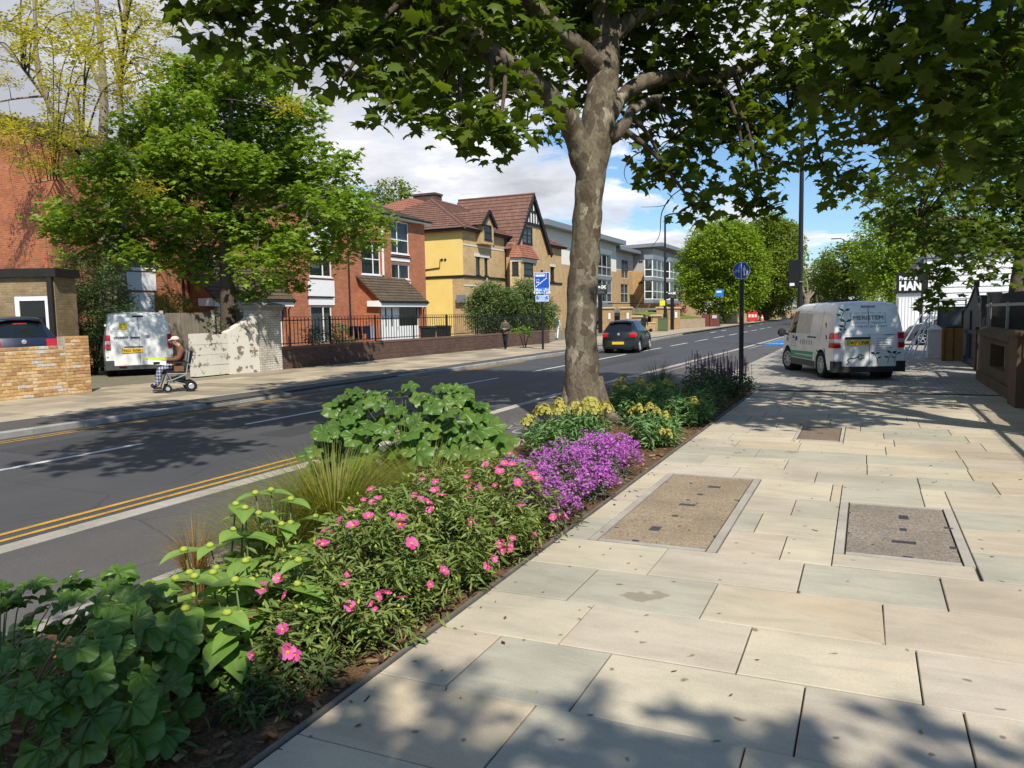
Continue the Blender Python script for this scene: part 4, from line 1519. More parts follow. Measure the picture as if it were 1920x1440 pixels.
window(t, OG, *FX, (gr[0], gr[1], gr[2], gr[3]), (0.5,), (0.5,), M_blacktimber, 0.10, 0.02, M_curtain)  # pale curtain added to brighten the black-looking panes
# black and white timbering in the gable head
b = MB()
zt0 = (-27.95, 64.06, 9.88)[2]
b.prism([(XG + .02, gm - hw * (gz - .3 - zt0) / (gz - .3 - 8.0), zt0), (XG + .02, gm + hw * (gz - .3 - zt0) / (gz - .3 - 8.0), zt0), (XG + .02, gm, gz - .3)], (.02, 0, 0))
b.build('gable_infill', M_white, t)
b = MB()
wz = lambda y: gz - .3 - (gz - .3 - 8.0) * abs(y - gm) / hw
hwz = hw * (gz - .3 - zt0) / (gz - .3 - 8.0)
b.box((XG + .041, gm - hwz, zt0 - .1), (XG + .12, gm + hwz, zt0 + .14))
for k in range(-3, 4):
 yy = gm + k * hwz / 3.6
 top = wz(yy) - .05
 if top > zt0 + .2: b.box((XG + .041, yy - .07, zt0 + .142), (XG + .11, yy + .07, top))
zz = zt0 + (gz - .3 - zt0) * .52
hy = hw * (gz - .3 - zz) / (gz - .3 - 8.0)
b.box((XG + .043, gm - hy, zz - .07), (XG + .115, gm + hy, zz + .07))
b.build('gable_timbers', M_blacktimber, t)
b = MB()
for s_ in (-1, 1):
 b.bar((XG + .26, gm + s_ * (hw + .25), 8.0 - .75), (XG + .26, gm, gz), .12, .36)
b.build('barge_board', M_blacktimber, t)
b = MB()
xr = -35.5
for s_ in (-1, 1):
 e0, e1 = (XG + .34, gm + s_ * (hw + .4), 8.0 - .60), (xr, gm + s_ * (hw + .4), 8.0 - .60)
 r0, r1 = (XG + .34, gm, gz + .18), (xr, gm, gz + .18)
 if s_ < 0: roof_courses(b, e0, e1, r0, r1, 15, .045)
 else: roof_courses(b, e1, e0, r1, r0, 15, .045)
b.build('gable_roof', M_red_tile, t)
# main hipped roof
hp = Vector((-31.31, 57.32, 11.71))
b = MB()
ze = VH - .05
hz = hp.z + .1
hx = -34.6
c0, c1, c2, c3 = (X1 + .5, VY0 - .5, ze), (X1 + .5, VY1 + .5, ze - .0), (-41.4, VY1 + .5, ze), (-41.4, VY0 - .5, ze)
ra, rb = (hx, VY0 + 5.2, hz), (hx, VY1 - 4.8, hz)
roof_courses(b, c3, c0, ra, ra, 15, .045); roof_courses(b, c0, c1, ra, rb, 15, .045); roof_courses(b, c1, c2, rb, rb, 15, .045); roof_courses(b, c2, c3, rb, ra, 15, .045)
rf = b.build('roof', M_red_tile, t)
b = MB()
b.tube([c0, ra], 0.12, 8); b.tube([c1, rb], .12, 8); b.tube([ra, rb], .12, 8)
b.tube([(XG + .34, gm, gz + .2), (xr, gm, gz + .2)], .11, 8)
b.build('ridge_tiles', M_red_tile, rf)
b = MB()
b.box((-41.3, VY0 - .42, ze - .16), (X1 + .42, VY1 + .42, ze - .004))
b.build('eaves', M_blacktimber, t)
# wall dormer standing through the eaves
dy0, dy1 = VY0 + dm[0] - .35, VY0 + dm[2] + .35
dmid = (dy0 + dy1) / 2
dzt = (-28.20, 56.49, 10.21)[2]
XD = X1 + .56
b = MB()
OD = Vector((XD, dy0, dm[1] - .35))
wall_face(b, OD, *FX, dy1 - dy0, dm[3] - dm[1] + .5, [(.35, .35, dy1 - dy0 - .35, dm[3] - dm[1] + .35)], .4, 0, 0, 1)
zq = OD.z + dm[3] - dm[1] + .5
b.add([(XD, dy0, zq), (XD, dy1, zq), (XD, dmid, dzt - .2)], [(0, 1, 2)], 0)
for yy, fl in ((dy0, 0), (dy1, 1)):
 q_ = [(XD - 3, yy, OD.z), (XD, yy, OD.z), (XD, yy, zq), (XD - 3, yy, zq)]
 b.add(q_, [(0, 1, 2, 3) if not fl else (3, 2, 1, 0)], 0)
b.quad((XD - .6, dy0, OD.z), (XD - .6, dy1, OD.z), (XD, dy1, OD.z), (XD, dy0, OD.z), 0)
b.build('dormer_wall', [M_stock, M_dark_in], t)
window(t, OD, *FX, (.35, .35, dy1 - dy0 - .35, dm[3] - dm[1] + .35), (), (.5,), M_blacktimber, .09, .06)
b = MB()
dw = (dy1 - dy0) * .5 + .3
ez = zq - .25
for s_ in (-1, 1):
 e0 = (XD + .25, dmid + s_ * dw, ez); e1 = (XD - 4.2, dmid + s_ * dw, ez)
 r0 = (XD + .25, dmid, dzt); r1 = (XD - 4.2, dmid, dzt)
 if s_ < 0: roof_courses(b, e0, e1, r0, r1, 6, .045)
 else: roof_courses(b, e1, e0, r1, r0, 6, .045)
b.build('dormer_roof', M_red_tile, t)
for s_ in (-1, 1):
 b = MB(); b.bar((XD + .2, dmid + s_ * dw, ez - .06), (XD + .2, dmid, dzt - .06), .1, .26); b.build('dormer_barge_board', M_blacktimber, t)
# first-floor canted bay with its own little roof
q0, q1 = (-27.35, 61.18, 6.61), (-27.35, 65.54, 5.13)
by0, by1, bz0, bz1 = q0[1], q1[1], q1[2], q0[2]
xb = -27.2
pl_ = [(XG + .003, by0 - .6), (xb, by0), (xb, by1 - .9), (XG + .003, by1)]
b = MB()
for (a, c) in zip(pl_, pl_[1:]):
 a, c = Vector((*a, 0)), Vector((*c, 0))
 U_ = (c - a).normalized(); N_ = U_.cross(ZUP)
 w_ = (c - a).length
 hole = (w_ * .2, bz0 - .02, w_ * .8, bz1 - .35)
 wall_face(b, a, U_, N_, w_, bz1, [hole] if w_ > .6 else [], .3, 0, 0, 1)
 if w_ > .6: window(t, a, U_, N_, hole, (), (.5,), M_blacktimber, .09, .08)
b.build('bay_wall', [M_stock, M_dark_in], t)
b = MB()
b.prism([(p[0] + .1 * (p[0] > XG + .1), p[1], bz1 - .33) for p in pl_], (0, 0, .33))
b.build('bay_cornice', M_stonetrim, t)
b = MB()
tz = (-27.90, 63.63, 7.87)[2]
base = [(p[0] + (.3 if p[0] > XG + .1 else .0), p[1] + dy_, bz1 + .01) for p, dy_ in zip(pl_, (-.25, -.15, .15, .25))]
top = [(XG + .003, by0 + .3, tz), (XG + .2, by0 + .4, tz), (XG + .2, by1 - .8, tz), (XG + .003, by1 - .6, tz)]
for i in range(3):
 roof_courses(b, base[i], base[i + 1], top[i], top[i + 1], 6, .035)
b.poly(top)
b.build('bay_roof', M_orange_tile, t)
# wall lamps, box
b = MB()
q = (-28.80, 57.32, 4.49); b.lathe([(.05, -.2), (.12, 0), (.1, .2), (.03, .3)], (X1 + .25, q[1], q[2]), 8)
q = (-29.02, 53.40, 3.04); b.box((q[0] - .3, VY0 - .3, q[2] - .3), (q[0] + .4, VY0 - .004, q[2] + .3))
b.build('wall_lamp', M_greymetal, t)

# ------------------------------------------------------------------ modern apartment blocks
t = thing('apartment_block', 'modern flats of buff brick with white and grey upper floors and bay windows', 'building', (-37, 111, 0))


def flats(O, U, Nn, w, htop, zsplit, holes, mats, kind):
 b = MB()
 O = Vector(O)
 lo = [(h_[0], h_[1], h_[2], min(h_[3], zsplit)) for h_ in holes if h_[1] < zsplit]
 hi = [(h_[0], max(h_[1], zsplit) - zsplit, h_[2], h_[3] - zsplit) for h_ in holes if h_[3] > zsplit]
 wall_face(b, O, U, Nn, w, zsplit, lo, .4, 0, 0, 2)
 wall_face(b, O + ZUP * zsplit, U, Nn, w, htop - zsplit, hi, .4, 1, 1, 2)
 b.build('wall', mats + [M_dark_in], t)
 for h_ in holes:
  window(t, O, U, Nn, h_, (0.5,) if h_[2] - h_[0] > 1.2 else (), (0.5,), M_palegrey, .09, .1, M_curtain if R.random() < .5 else None, sill=False)


XA = -32.75
AY0 = 78.6
ar = lambda r_, x: r_
h1 = []
for q in ((107.66, 8.09, 108.94, 9.62), (107.59, 4.46, 108.61, 6.12)):
 h1.append((q[0] - AY0, q[1], q[2] - AY0, q[3]))
ABH = (-32.75, 106.05, 11.38)[2]
flats((XA, AY0, 0), *FX, 28.8, ABH, (-32.75, 103.98, 7.55)[2], [h for h in h1 if h[2] < 28.8], [M_buff, M_render_w], 0)
h2 = []
XB = -34.06
for q in ((114.34, 6.97, 118.05, 9.82), (113.99, 3.23, 118.00, 6.11)):
 h2.append((q[0] - 107.4, q[1], q[2] - 107.4, q[3]))
flats((XB, 107.4, 0), *FX, 13.4, (-34.06, 118.73, 11.81)[2], (-34.06, 117.18, 8.18)[2], h2, [M_buff, M_render_w], 0)
XC = (-30.77, 120.80, 5.53)[0]
C_t, C_s = (-33.78, 120.80, 11.69)[2], (-33.80, 120.80, 8.24)[2]
flats((XB - .1, 120.8, 0), *FY, XC - XB + .1, C_t, C_s, [], [M_buff, M_render_g], 0)
flats((XC, 120.8, 0), *FX, 44.0, C_t + .05, C_s, [], [M_buff, M_render_w], 0)
flats((XA - 7, AY0, 0), *FY, 7.0, ABH, 7.6, [], [M_buff, M_render_w], 0)
b = MB()
b.box((XA - 9, AY0 - .5, ABH), (XA + 1.2, 108.4, ABH + .6))
b.box((XB - 9, 108.45, ABH - .5), (XB + 1.5, 120.9, ABH + .0))
b.prism([(XB - 6, 119.6, C_t), (XC + 1.7, 119.6, C_t + .25), (XC + 1.7, 166, C_t + .25), (XB - 6, 166, C_t)], (0, 0, .55))
b.build('flat_roof', M_greymetal, t)


def bay(xf, y0, y1, z0, z1, zs, cl=M_palegrey):
 """glazed projecting bay, two storeys, grey spandrel between"""
 o = MB()
 d = 1.2
 for (a, c) in ((z0 - .7, z0), (zs - .25, zs + .25), (z1, z1 + .65)):
  o.prism([(xf + .003, y0 - .1, a), (xf + d + .1, y0 + .35, a), (xf + d + .1, y1 - .35, a), (xf + .003, y1 + .1, a)], (0, 0, c - a))
 o.build('bay_spandrel', M_greymetal, t)
 for (za, zb) in ((z0, zs - .25), (zs + .25, z1)):
  pts = [(xf + .003, y0), (xf + d, y0 + .45), (xf + d, y1 - .45), (xf + .003, y1)]
  for i, (a, c) in enumerate(zip(pts, pts[1:])):
   a, c = Vector((*a, 0)), Vector((*c, 0))
   U_ = (c - a).normalized(); N_ = U_.cross(ZUP); w_ = (c - a).length
   window(t, a, U_, N_, (0.02, za + .01, w_ - .02, zb - .01), (1 / 3, 2 / 3) if i == 1 else (), (.42,), cl, .11, .05, M_curtain if i == 1 else M_blind, sill=False, name='bay_window', cfrac=R.choice(((0, .45, 0, 1), (.55, 1, 0, 1), (0, 1, 0, .5))))


q0, q1, qs = (-31.60, 94.97, 9.41), (-31.60, 101.44, 3.14), (-31.60, 97.99, 6.34)
bay(XA, q0[1] - .3, q1[1] + .2, q1[2], q0[2], qs[2])
for (pa, pb) in (((-29.20, 115.29, 9.73), (-29.20, 124.24, 3.67)), ((-29.20, 126.48, 9.95), (-29.20, 135.44, 3.69))):
 bay(XC, pa[1], pb[1], pb[2], pa[2], (pa[2] + pb[2]) / 2 + .1, M_white)
b = MB()
for q in ((-32.95, 120.60, 9.79), (-32.61, 120.60, 9.78), (-32.96, 120.60, 6.43), (-32.61, 120.60, 6.42)):
 b.lathe([(.16, 0), (.16, .1)], (q[0], 120.7, q[2]), 8, 'Y')
b.build('vent', M_fascia, t)

# ------------------------------------------------------------------ white clad car wash building
t = thing('car_wash_building', 'white ribbed metal building behind the dark gate on the right', 'building', (14, 46, 0))
b = MB()
b.box((3.0, 50.2, 0), (40, 66, 4.5))
z = 1.2
while z < 4.4:
 b.box((2.95, 50.08, z), (40, 50.2 - .002, z + .26)); z += .33
M_clad = mat('white_cladding', (0.80, 0.80, 0.80), .5, .4, var=.04, dirt=.04)
b.build('wall', M_clad, t)
b = MB(); b.box((2.85, 49.95, 4.51), (40.2, 66.2, 4.7)); b.build('roof', M_greymetal, t)
t = thing('store_shed', 'white vertical boarded shed under a black car wash sign', 'building', (2.2, 51, 0))
sx0, sx1 = (1.42, 44.00, 2.18)[0], 2.42
b = MB()
b.box((sx0 + .05, 44.05, 0), (sx1, 48, 2.45))
b.box((sx0, 44.0, 2.22), (sx1 + .05, 44.2, 2.47))
b.build('wall', M_clad, t)
for k in range(6):
 b = MB()
 w_ = (sx1 - sx0 - .12) / 6
 b.box((sx0 + .06 + w_ * k, 44.0, .05), (sx0 + .06 + w_ * (k + 1) - .02, 44.046, 2.21)); b.build('board', M_clad, t)
sg = thing('shop_sign', 'black sign with bold white lettering above the white shed', 'sign', (1.9, 43.9, 2.4))
rr_ = (1.34, 2.45, 2.47, 3.47)
b = MB(); b.box((rr_[0], 43.88, rr_[1]), (rr_[2] + .3, 43.98, rr_[3])); b.build('board', M_ink, sg)
wS, hS = rr_[2] - rr_[0], rr_[3] - rr_[1]
lettering('Premium', hS * .26, basis((rr_[0] + wS * .47, 43.874, rr_[1] + hS * .74), (1, 0, 0), (0, 0, 1)), M_sign_white, sg, bold=.012, width=wS * .72)
lettering('HAN', hS * .6, basis((rr_[0] + wS * .56, 43.874, rr_[1] + hS * .33), (1, 0, 0), (0, 0, 1)), M_sign_white, sg, bold=.03, width=wS * .88)

# ------------------------------------------------------------------ walls and fences across the road
def brick_piece(L_, H_, W_):
 b = MB()
 ch = .004
 x, y, z = L_ / 2, W_ / 2, H_ / 2
 vs, fs = [], []
 b.box((-x, -y + ch, -z), (x, y - ch, z))
 b.v = []; b.f = []; b.m = []
 for s_ in (-1, 1):
  vs += [(-x, s_ * (y - ch), -z), (x, s_ * (y - ch), -z), (x, s_ * (y - ch), z), (-x, s_ * (y - ch), z)]
 for s_ in (-1, 1):
  vs += [(-x + ch, s_ * y, -z + ch), (x - ch, s_ * y, -z + ch), (x - ch, s_ * y, z - ch), (-x + ch, s_ * y, z - ch)]
 fs = [(3, 2, 1, 0)[::-1], ]
 fs = [(0, 1, 5, 4)[::1], (2, 3, 7, 6), (1, 2, 6, 5), (3, 0, 4, 7)]
 for o, sgn in ((0, -1), (4, 1)):
  pass
 f2 = [(8, 9, 10, 11), (0, 1, 9, 8), (1, 2, 10, 9), (2, 3, 11, 10), (3, 0, 8, 11), (15, 14, 13, 12), (5, 4, 12, 13), (6, 5, 13, 14), (7, 6, 14, 15), (4, 7, 15, 12)]
 b.add(vs, [(1, 0, 4, 5), (3, 2, 6, 7), (2, 1, 5, 6), (0, 3, 7, 4)] + f2)
 return b


M_ybrick = None


def piece_brick_mat(name, cols):
 m, nt, out = new_mat(name)
 oi = N(nt, 'ShaderNodeObjectInfo')
 P = pos_vec(nt)
 k = len(cols)
 c = ramp(nt, oi.outputs['Random'], [(i / k, cols[i]) for i in range(k)], 'CONSTANT')
 n1 = N(nt, 'ShaderNodeTexNoise', i_Scale=16.0, i_Detail=6.0, i_Roughness=0.65); L(nt, P, n1.inputs['Vector'])
 n2 = N(nt, 'ShaderNodeTexNoise', i_Scale=120.0, i_Detail=2.0); L(nt, P, n2.inputs['Vector'])
 c = mixc(nt, 1.0, c, ramp(nt, n1.outputs[0], [(0.3, 0.65), (0.7, 1.3)]), 'MULTIPLY')
 principled(nt, out, c, 0.9, 0.2, 0, math_n(nt, 'ADD', n1.outputs[0], n2.outputs[0]), 0.4, 0.006)
 return m


M_ybrick = piece_brick_mat('yellow_wall_brick', [(0.512, 0.325, 0.135), (0.573, 0.377, 0.18), (0.439, 0.26, 0.112), (0.634, 0.455, 0.255), (0.488, 0.286, 0.12), (0.61, 0.39, 0.165), (0.537, 0.494, 0.45), (0.403, 0.221, 0.105)])
M_ymortar = mat('sandy_mortar', (0.46, 0.40, 0.31), .95, .1, var=.2, fs=120)

# yellow brick wall at far left; pier at its right end
t = thing('garden_wall', 'yellow stock brick garden wall with end pier at the left edge', 'wall', (-17.75, 9, 0))
P0 = Vector((-17.58, 10.74, 0.00)); P1 = Vector((-17.42, 12.84, 0.00))
D = (P1 - P0).normalized()
A = P1 - D * 5.6
ang = math.atan2(D.y, D.x)
Mw = Matrix.Translation(A) @ rotz(ang)
core = MB()
core.box((0, 0.008, 0), (5.0, 0.212, 1.16), 0, Mw)
core.box((5.02, -0.052, 0), (5.6 - .008, 0.272, 1.38), 0, Mw)
core.build('mortar_core', M_ymortar, t)
me_s = brick_piece(.215, .065, .225).mesh('brick', M_ybrick)
me_h = brick_piece(.1025, .065, .225).mesh('brick_half', M_ybrick)
me_p = brick_piece(.215, .065, .345).mesh('brick_pier', M_ybrick)
me_q = brick_piece(.14, .065, .345).mesh('brick_closer', M_ybrick)
nb = 0
for c in range(15):
 z = 0.0375 + c * .0775
 x = 2.0 + (0.1125 if c % 2 else 0)
 while x < 4.98:
  if c >= 14:                       # header-on-edge coping
   break
  inst('brick', me_s, Mw @ Matrix.Translation((x + .1, .11 + R.uniform(-.003, .003), z)), t); nb += 1
  x += .225
for k in range(40):
 pass
x = 2.06
while x < 4.98:
 inst('brick', me_s, Mw @ Matrix.Translation((x, .11, .0375 + 14 * .0775 + .02)) @ Matrix.Rotation(R.uniform(-.02, .02), 4, 'X'), t)
 x += .225
for c in range(18):
 z = 0.0375 + c * .0775
 if c % 2:
  for q in (5.02 + .1075, 5.02 + .3325, 5.02 + .51):
   inst('brick', me_p if q < 5.5 else me_q, Mw @ Matrix.Translation((q, .11, z)), t)
 else:
  for q in (5.02 + .07, 5.02 + .2475, 5.02 + .4725):
   inst('brick', me_q if q < 5.12 else me_p, Mw @ Matrix.Translation((q, .11, z)), t)

# painted block wall rising to a capped pier
t = thing('painted_wall', 'flaking white painted wall ramping up to a capped pier, behind the wheelchair', 'wall', (-18.3, 19, 0))


def flaking(name, under):
 m, nt, out = new_mat(name)
 P = pos_vec(nt)
 n = N(nt, 'ShaderNodeTexNoise', i_Scale=3.2, i_Detail=9.0, i_Roughness=0.68); L(nt, P, n.inputs['Vector'])
 n2 = N(nt, 'ShaderNodeTexNoise', i_Scale=1.1, i_Detail=5.0); L(nt, P, n2.inputs['Vector'])
 f = ramp(nt, n.outputs[0], [(0.535, 0.0), (0.575, 1.0)])
 c = mixc(nt, math_n(nt, 'MULTIPLY', n2.outputs[0], 0.5), (0.66, 0.62, 0.53), (0.44, 0.41, 0.34))
 c = mixc(nt, f, c, under)
 h = math_n(nt, 'SUBTRACT', 1.0, f)
 principled(nt, out, c, 0.88, 0.2, 0, h, 0.5, 0.006)
 return m


M_flake = flaking('flaking_white_paint', (0.20, 0.155, 0.12))
M_flakeb = brick_mat('white_painted_brick', (0.60, 0.565, 0.48), (0.52, 0.48, 0.40), (0.30, 0.27, 0.22), stain=0.8, c3=(0.15, 0.12, 0.10))
Q = [Vector((-18.30, 17.02, -0.00)), Vector((-18.26, 18.27, 0.00)), Vector((-18.07, 19.43, 0.00)), Vector((-18.05, 20.41, 0.00))]
D1 = (Q[1] - Q[0]); d1 = D1.normalized(); n1 = Vector((-d1.y, d1.x, 0))
if n1.x > 0: n1 = -n1
zz = [0.02, 0.34, 0.66, 0.98, 1.32]
for i in range(4):
 for k in range(2 if i else 1):
  b = MB()
  w = D1.length
  f0, f1 = (0, .5) if k == 0 else (.5, 1)
  if not i: f1 = 1
  a = Q[0] + d1 * (w * f0 + .004 + R.uniform(0, .01)); c = Q[0] + d1 * (w * f1 - .004)
  off = -n1 * R.uniform(0, .012)
  b.prism([a + off + ZUP * (zz[i] + .004), c + off + ZUP * (zz[i] + .004), c + n1 * .3 + ZUP * (zz[i] + .004), a + n1 * .3 + ZUP * (zz[i] + .004)], ZUP * (zz[i + 1] - zz[i] - .008 - (0.05 * k if i == 3 else 0)))
  b.build('block', M_flake, t)
D2 = Q[2] - Q[1]; d2 = D2.normalized(); n2 = Vector((-d2.y, d2.x, 0))
if n2.x > 0: n2 = -n2
b = MB()
b.prism([Q[1] + d2 * .005, Q[2], Q[2] + ZUP * 1.95, Q[1] + D2 * .5 + ZUP * 1.62, Q[1] + d2 * .005 + ZUP * 1.33], n2 * .3)
b.build('ramped_wall', M_flake, t)
D3 = (Q[3] - Q[2]); d3 = D3.normalized()
b = MB()
Mp = Matrix.Translation(Q[2] + d3 * .01) @ rotz(math.atan2(d3.y, d3.x))
w = D3.length
b.box((0, -.06, 0), (w, .62, 2.0), 0, Mp)
b.build('pier', M_flakeb, t)
b = MB()
b.box((-.07, -.13, 2.002), (w + .07, .69, 2.1), 0, Mp)
b.box((-.12, -.18, 2.102), (w + .12, .74, 2.18), 0, Mp)
b.add([Mp @ Vector(p) for p in ((-.12, -.18, 2.182), (w + .12, -.18, 2.182), (w + .12, .74, 2.182), (-.12, .74, 2.182), (w / 2, .28, 2.36))], [(0, 1, 4), (1, 2, 4), (2, 3, 4), (3, 0, 4)], 0)
b.build('pier_cap', mat('weathered_stone_cap', (0.27, 0.25, 0.21), .9, .2, var=.3, bump=.3, dirt=.4), t)

# long low brown brick wall
t = thing('low_wall', 'long low brown brick wall carrying black railings', 'wall', (-18, 31, 0))
W0, W1 = Vector((-18.05, 20.45, 0)), Vector((-17.15, 42.6, 0))
b = MB()
dW = (W1 - W0).normalized(); nW = Vector((-dW.y, dW.x, 0))
n = 9
for c in range(n):
 off = -nW * (.004 if c % 2 else 0)
 h0 = c * .0765
 b.prism([W0 + off + ZUP * h0, W1 + off + ZUP * h0, W1 + nW * .33 - off + ZUP * h0, W0 + nW * .33 - off + ZUP * h0], ZUP * (.0765 - .0005))
b.build('wall', M_brown_brick, t)
b = MB()
b.prism([W0 - nW * .015 + ZUP * (n * .0765), W1 - nW * .015 + ZUP * (n * .0765), W1 + nW * .345 + ZUP * (n * .0765), W0 + nW * .345 + ZUP * (n * .0765)], ZUP * .075)
b.build('coping', mat('brown_coping', (0.15, 0.095, 0.07), .9, .2, var=.35, vs=6), t)

# bow-topped railings then plain railings
t = thing('bow_top_railing', 'black bow-topped railings on the brown wall in front of the red house', 'railing', (-17.9, 27, .75))
m0 = W0 + nW * .17
LT = 13.6


def wp(s, z): return m0 + dW * s + ZUP * z


b = MB()
for z in (.86, 1.66):
 b.bar(wp(.02, z), wp(LT, z), .012, .035)
b.build('rail', M_black, t)
hoop = MB()
w_ = .085
pts = [(-w_, 0, .80), (-w_, 0, 1.70)] + [(-w_ * math.cos(a), 0, 1.70 + w_ * math.sin(a) * 1.1) for a in (.5, 1.05, 1.57, 2.09, 2.64)] + [(w_, 0, 1.70), (w_, 0, .80)]
hoop.tube(pts, .0085, 5)
hme = hoop.mesh('bow_top_bar', M_black)
aW = math.atan2(dW.y, dW.x)
s = .2
while s < LT - .1:
 inst('bow_top_bar', hme, Matrix.Translation(wp(s, 0)) @ rotz(aW), t); s += .185
s = .05
while s < LT + .1:
 b = MB(); b.bar(wp(s, .74), wp(s, 1.8), .05); b.build('post', M_black, t); s += 2.72
t = thing('vertical_bar_railing', 'plain black vertical bar railings on the brown wall by the villa', 'railing', (-17.5, 38, .75))
b = MB()
for z in (.86, 1.6):
 b.bar(wp(LT + .2, z), wp(22.1, z), .012, .04)
b.build('rail', M_black, t)
pk = MB(); pk.bar((0, 0, .76), (0, 0, 1.74), .018); pme = pk.mesh('bar', M_black)
s = LT + .3
while s < 22.1:
 inst('bar', pme, Matrix.Translation(wp(s, 0)) @ rotz(aW), t); s += .135
s = LT + .25
while s < 22.2:
 b = MB(); b.bar(wp(s, .74), wp(s, 1.78), .06); b.build('post', M_black, t); s += 2.6
# two black bins/posts seen through the bars
for (px_, lab) in (((-19.50, 32.57, 0.70), 'black wheelie bin behind the railings, nearer the red house'), ((-19.50, 34.09, 0.70), 'black wheelie bin behind the railings, beside the yellow wall')):
 k = thing('wheelie_bin', lab, 'bin', (px_[0], px_[1], 0), 0, 'bins behind the railings')
 b = MB(); b.prism([(px_[0] - .24, px_[1] - .25, .08), (px_[0] + .24, px_[1] - .25, .08), (px_[0] + .29, px_[1] - .28, 1.15), (px_[0] - .29, px_[1] - .28, 1.15)], (0, .55, 0)); b.build('body', M_blkplastic, k)
 b = MB(); b.prism([(px_[0] - .31, px_[1] - .32, 1.153), (px_[0] + .31, px_[1] - .32, 1.153), (px_[0] + .25, px_[1] - .3, 1.23), (px_[0] - .31, px_[1] - .3, 1.25)], (0, .64, 0)); b.build('lid', M_blkplastic, k)

# close-boarded fence behind the white van
t = thing('board_fence', 'weathered vertical board fence with concrete posts behind the white van', 'fence', (-20.4, 19, 0))
F0 = Vector((-21.22, 18.37, 0.16)); F1 = Vector((-20.41, 20.49, 0.02))
F0.z = F1.z = 0
dF = (F1 - F0).normalized(); aF = math.atan2(dF.y, dF.x); ln = (F1 - F0).length + 1.8
bd = MB(); bd.prism([(0, 0, .12), (.118, 0, .12), (.118, 0, 1.98), (0, 0, 1.98)], (0, .02, 0)); bme = bd.mesh('board', M_wood)
s = 0.0
while s < ln:
 if abs((s % 1.72) - 0.02) > .1:
  inst('board', bme, Matrix.Translation(F0 + dF * s - Vector((-dF.y, dF.x, 0)) * R.uniform(0, .018)) @ rotz(aF), t)
 s += .124
s = 0.0
while s < ln + .1:
 b = MB(); b.cbox(F0 + dF * s + ZUP * 1.03, (.1, .1, 2.06), 0, aF); b.build('concrete_post', mat('concrete', (0.36, .35, .33), .9, .2, var=.15), t); s += 1.72
b = MB()
b.prism([F0 + ZUP * .0, F0 + dF * ln, F0 + dF * ln + ZUP * .11, F0 + ZUP * .11], (.0, .03, 0)); b.build('gravel_board', M_wood, t)

# ------------------------------------------------------------------ hotel frontage: buff piers and walls
M_pier = brick_mat('buff_pier_brick', (0.50, 0.32, 0.14), (0.42, 0.26, 0.11), (0.38, 0.30, 0.20))
M_cap = mat('buff_stone_cap', (0.55, 0.43, 0.27), .85, .2, var=.1)


def pier(x, y, w, h, label):
 t = thing('brick_pier', label, 'pier', (x, y, 0), 0, 'buff brick piers along the hotel frontage')
 b = MB(); b.box((x - w / 2, y - w / 2, 0), (x + w / 2, y + w / 2, h - .16)); b.build('shaft', M_pier, t)
 b = MB(); b.box((x - w / 2 - .1, y - w / 2 - .1, h - .158), (x + w / 2 + .1, y + w / 2 + .1, h - .06)); b.box((x - w / 2 - .04, y - w / 2 - .04, h - .058), (x + w / 2 + .04, y + w / 2 + .04, h)); b.build('cap', M_cap, t)
 return t


pp = {}
for key, (px, dd, w, h, lab) in {
  'a': ((-23.22, 73.26, 1.02), 0, 1.0, 2.3, 'tall buff brick pier left of the second hotel pier, beside the hotel sign post'),
  'b': ((-22.15, 75.95, 0.97), 0, 1.0, 2.3, 'tall buff brick pier above the roof of the black hatchback'),
  'c': ((-18.95, 68.55, 0.55), 0, .8, 1.45, 'short buff brick pier left of the man in dark clothes'),
  'd': ((-17.85, 71.26, 0.48), 0, .8, 1.5, 'short buff brick pier left of the green cabinet'),
  'e': ((-18.86, 77.47, 0.91), 0, .9, 2.25, 'tall buff brick pier behind the lamp post and green cabinet'),
  'f': ((-17.73, 77.99, 0.89), 0, 1.0, 2.2, 'tall buff brick pier right of the green cabinet, where the low garden wall begins')}.items():
 pp[key] = (px[0], px[1])
 k = pier(px[0], px[1], w, h, lab)
 if key in 'abf':
  b = MB(); b.box((px[0] + .2, px[1] - w / 2 - .06, 1.1), (px[0] + .42, px[1] - w / 2 - .004, 1.7)); b.build('plaque', M_white, k)
t = thing('hotel_wall', 'low buff brick wall with stone coping between the short hotel piers', 'wall', (-17.5, 71, 0))
b = MB()
c_, d_ = Vector((*pp['c'], 0)), Vector((*pp['d'], 0))
u_ = (d_ - c_).normalized(); v_ = Vector((-u_.y, u_.x, 0))
b.prism([c_ + u_ * .42 - v_ * .15, d_ - u_ * .42 - v_ * .15, d_ - u_ * .42 + v_ * .15, c_ + u_ * .42 + v_ * .15], ZUP * .7)
b.build('wall', M_pier, t)
b = MB()
b.prism([c_ + u_ * .42 - v_ * .2 + ZUP * .702, d_ - u_ * .42 - v_ * .2 + ZUP * .702, d_ - u_ * .42 + v_ * .2 + ZUP * .702, c_ + u_ * .42 + v_ * .2 + ZUP * .702], ZUP * .09)
b.build('coping', M_cap, t)
for k in range(6):
 b = MB(); q = c_ + (d_ - c_) * (.22 + .11 * k); b.bar(q + ZUP * .8, q + ZUP * 1.35, .03); b.build('bar', M_black, t)
b = MB(); b.bar(c_ + (d_ - c_) * .16 + ZUP * 1.3, c_ + (d_ - c_) * .84 + ZUP * 1.3, .03); b.build('rail', M_black, t)
g0, g1 = Vector((-17.72, 78.44, -0.10)), Vector((-16.39, 87.38, 0.14))
g0.z = g1.z = 0
t = thing('low_garden_wall', 'low pinkish garden wall with a grass bank behind, right of the hotel piers', 'wall', g0)
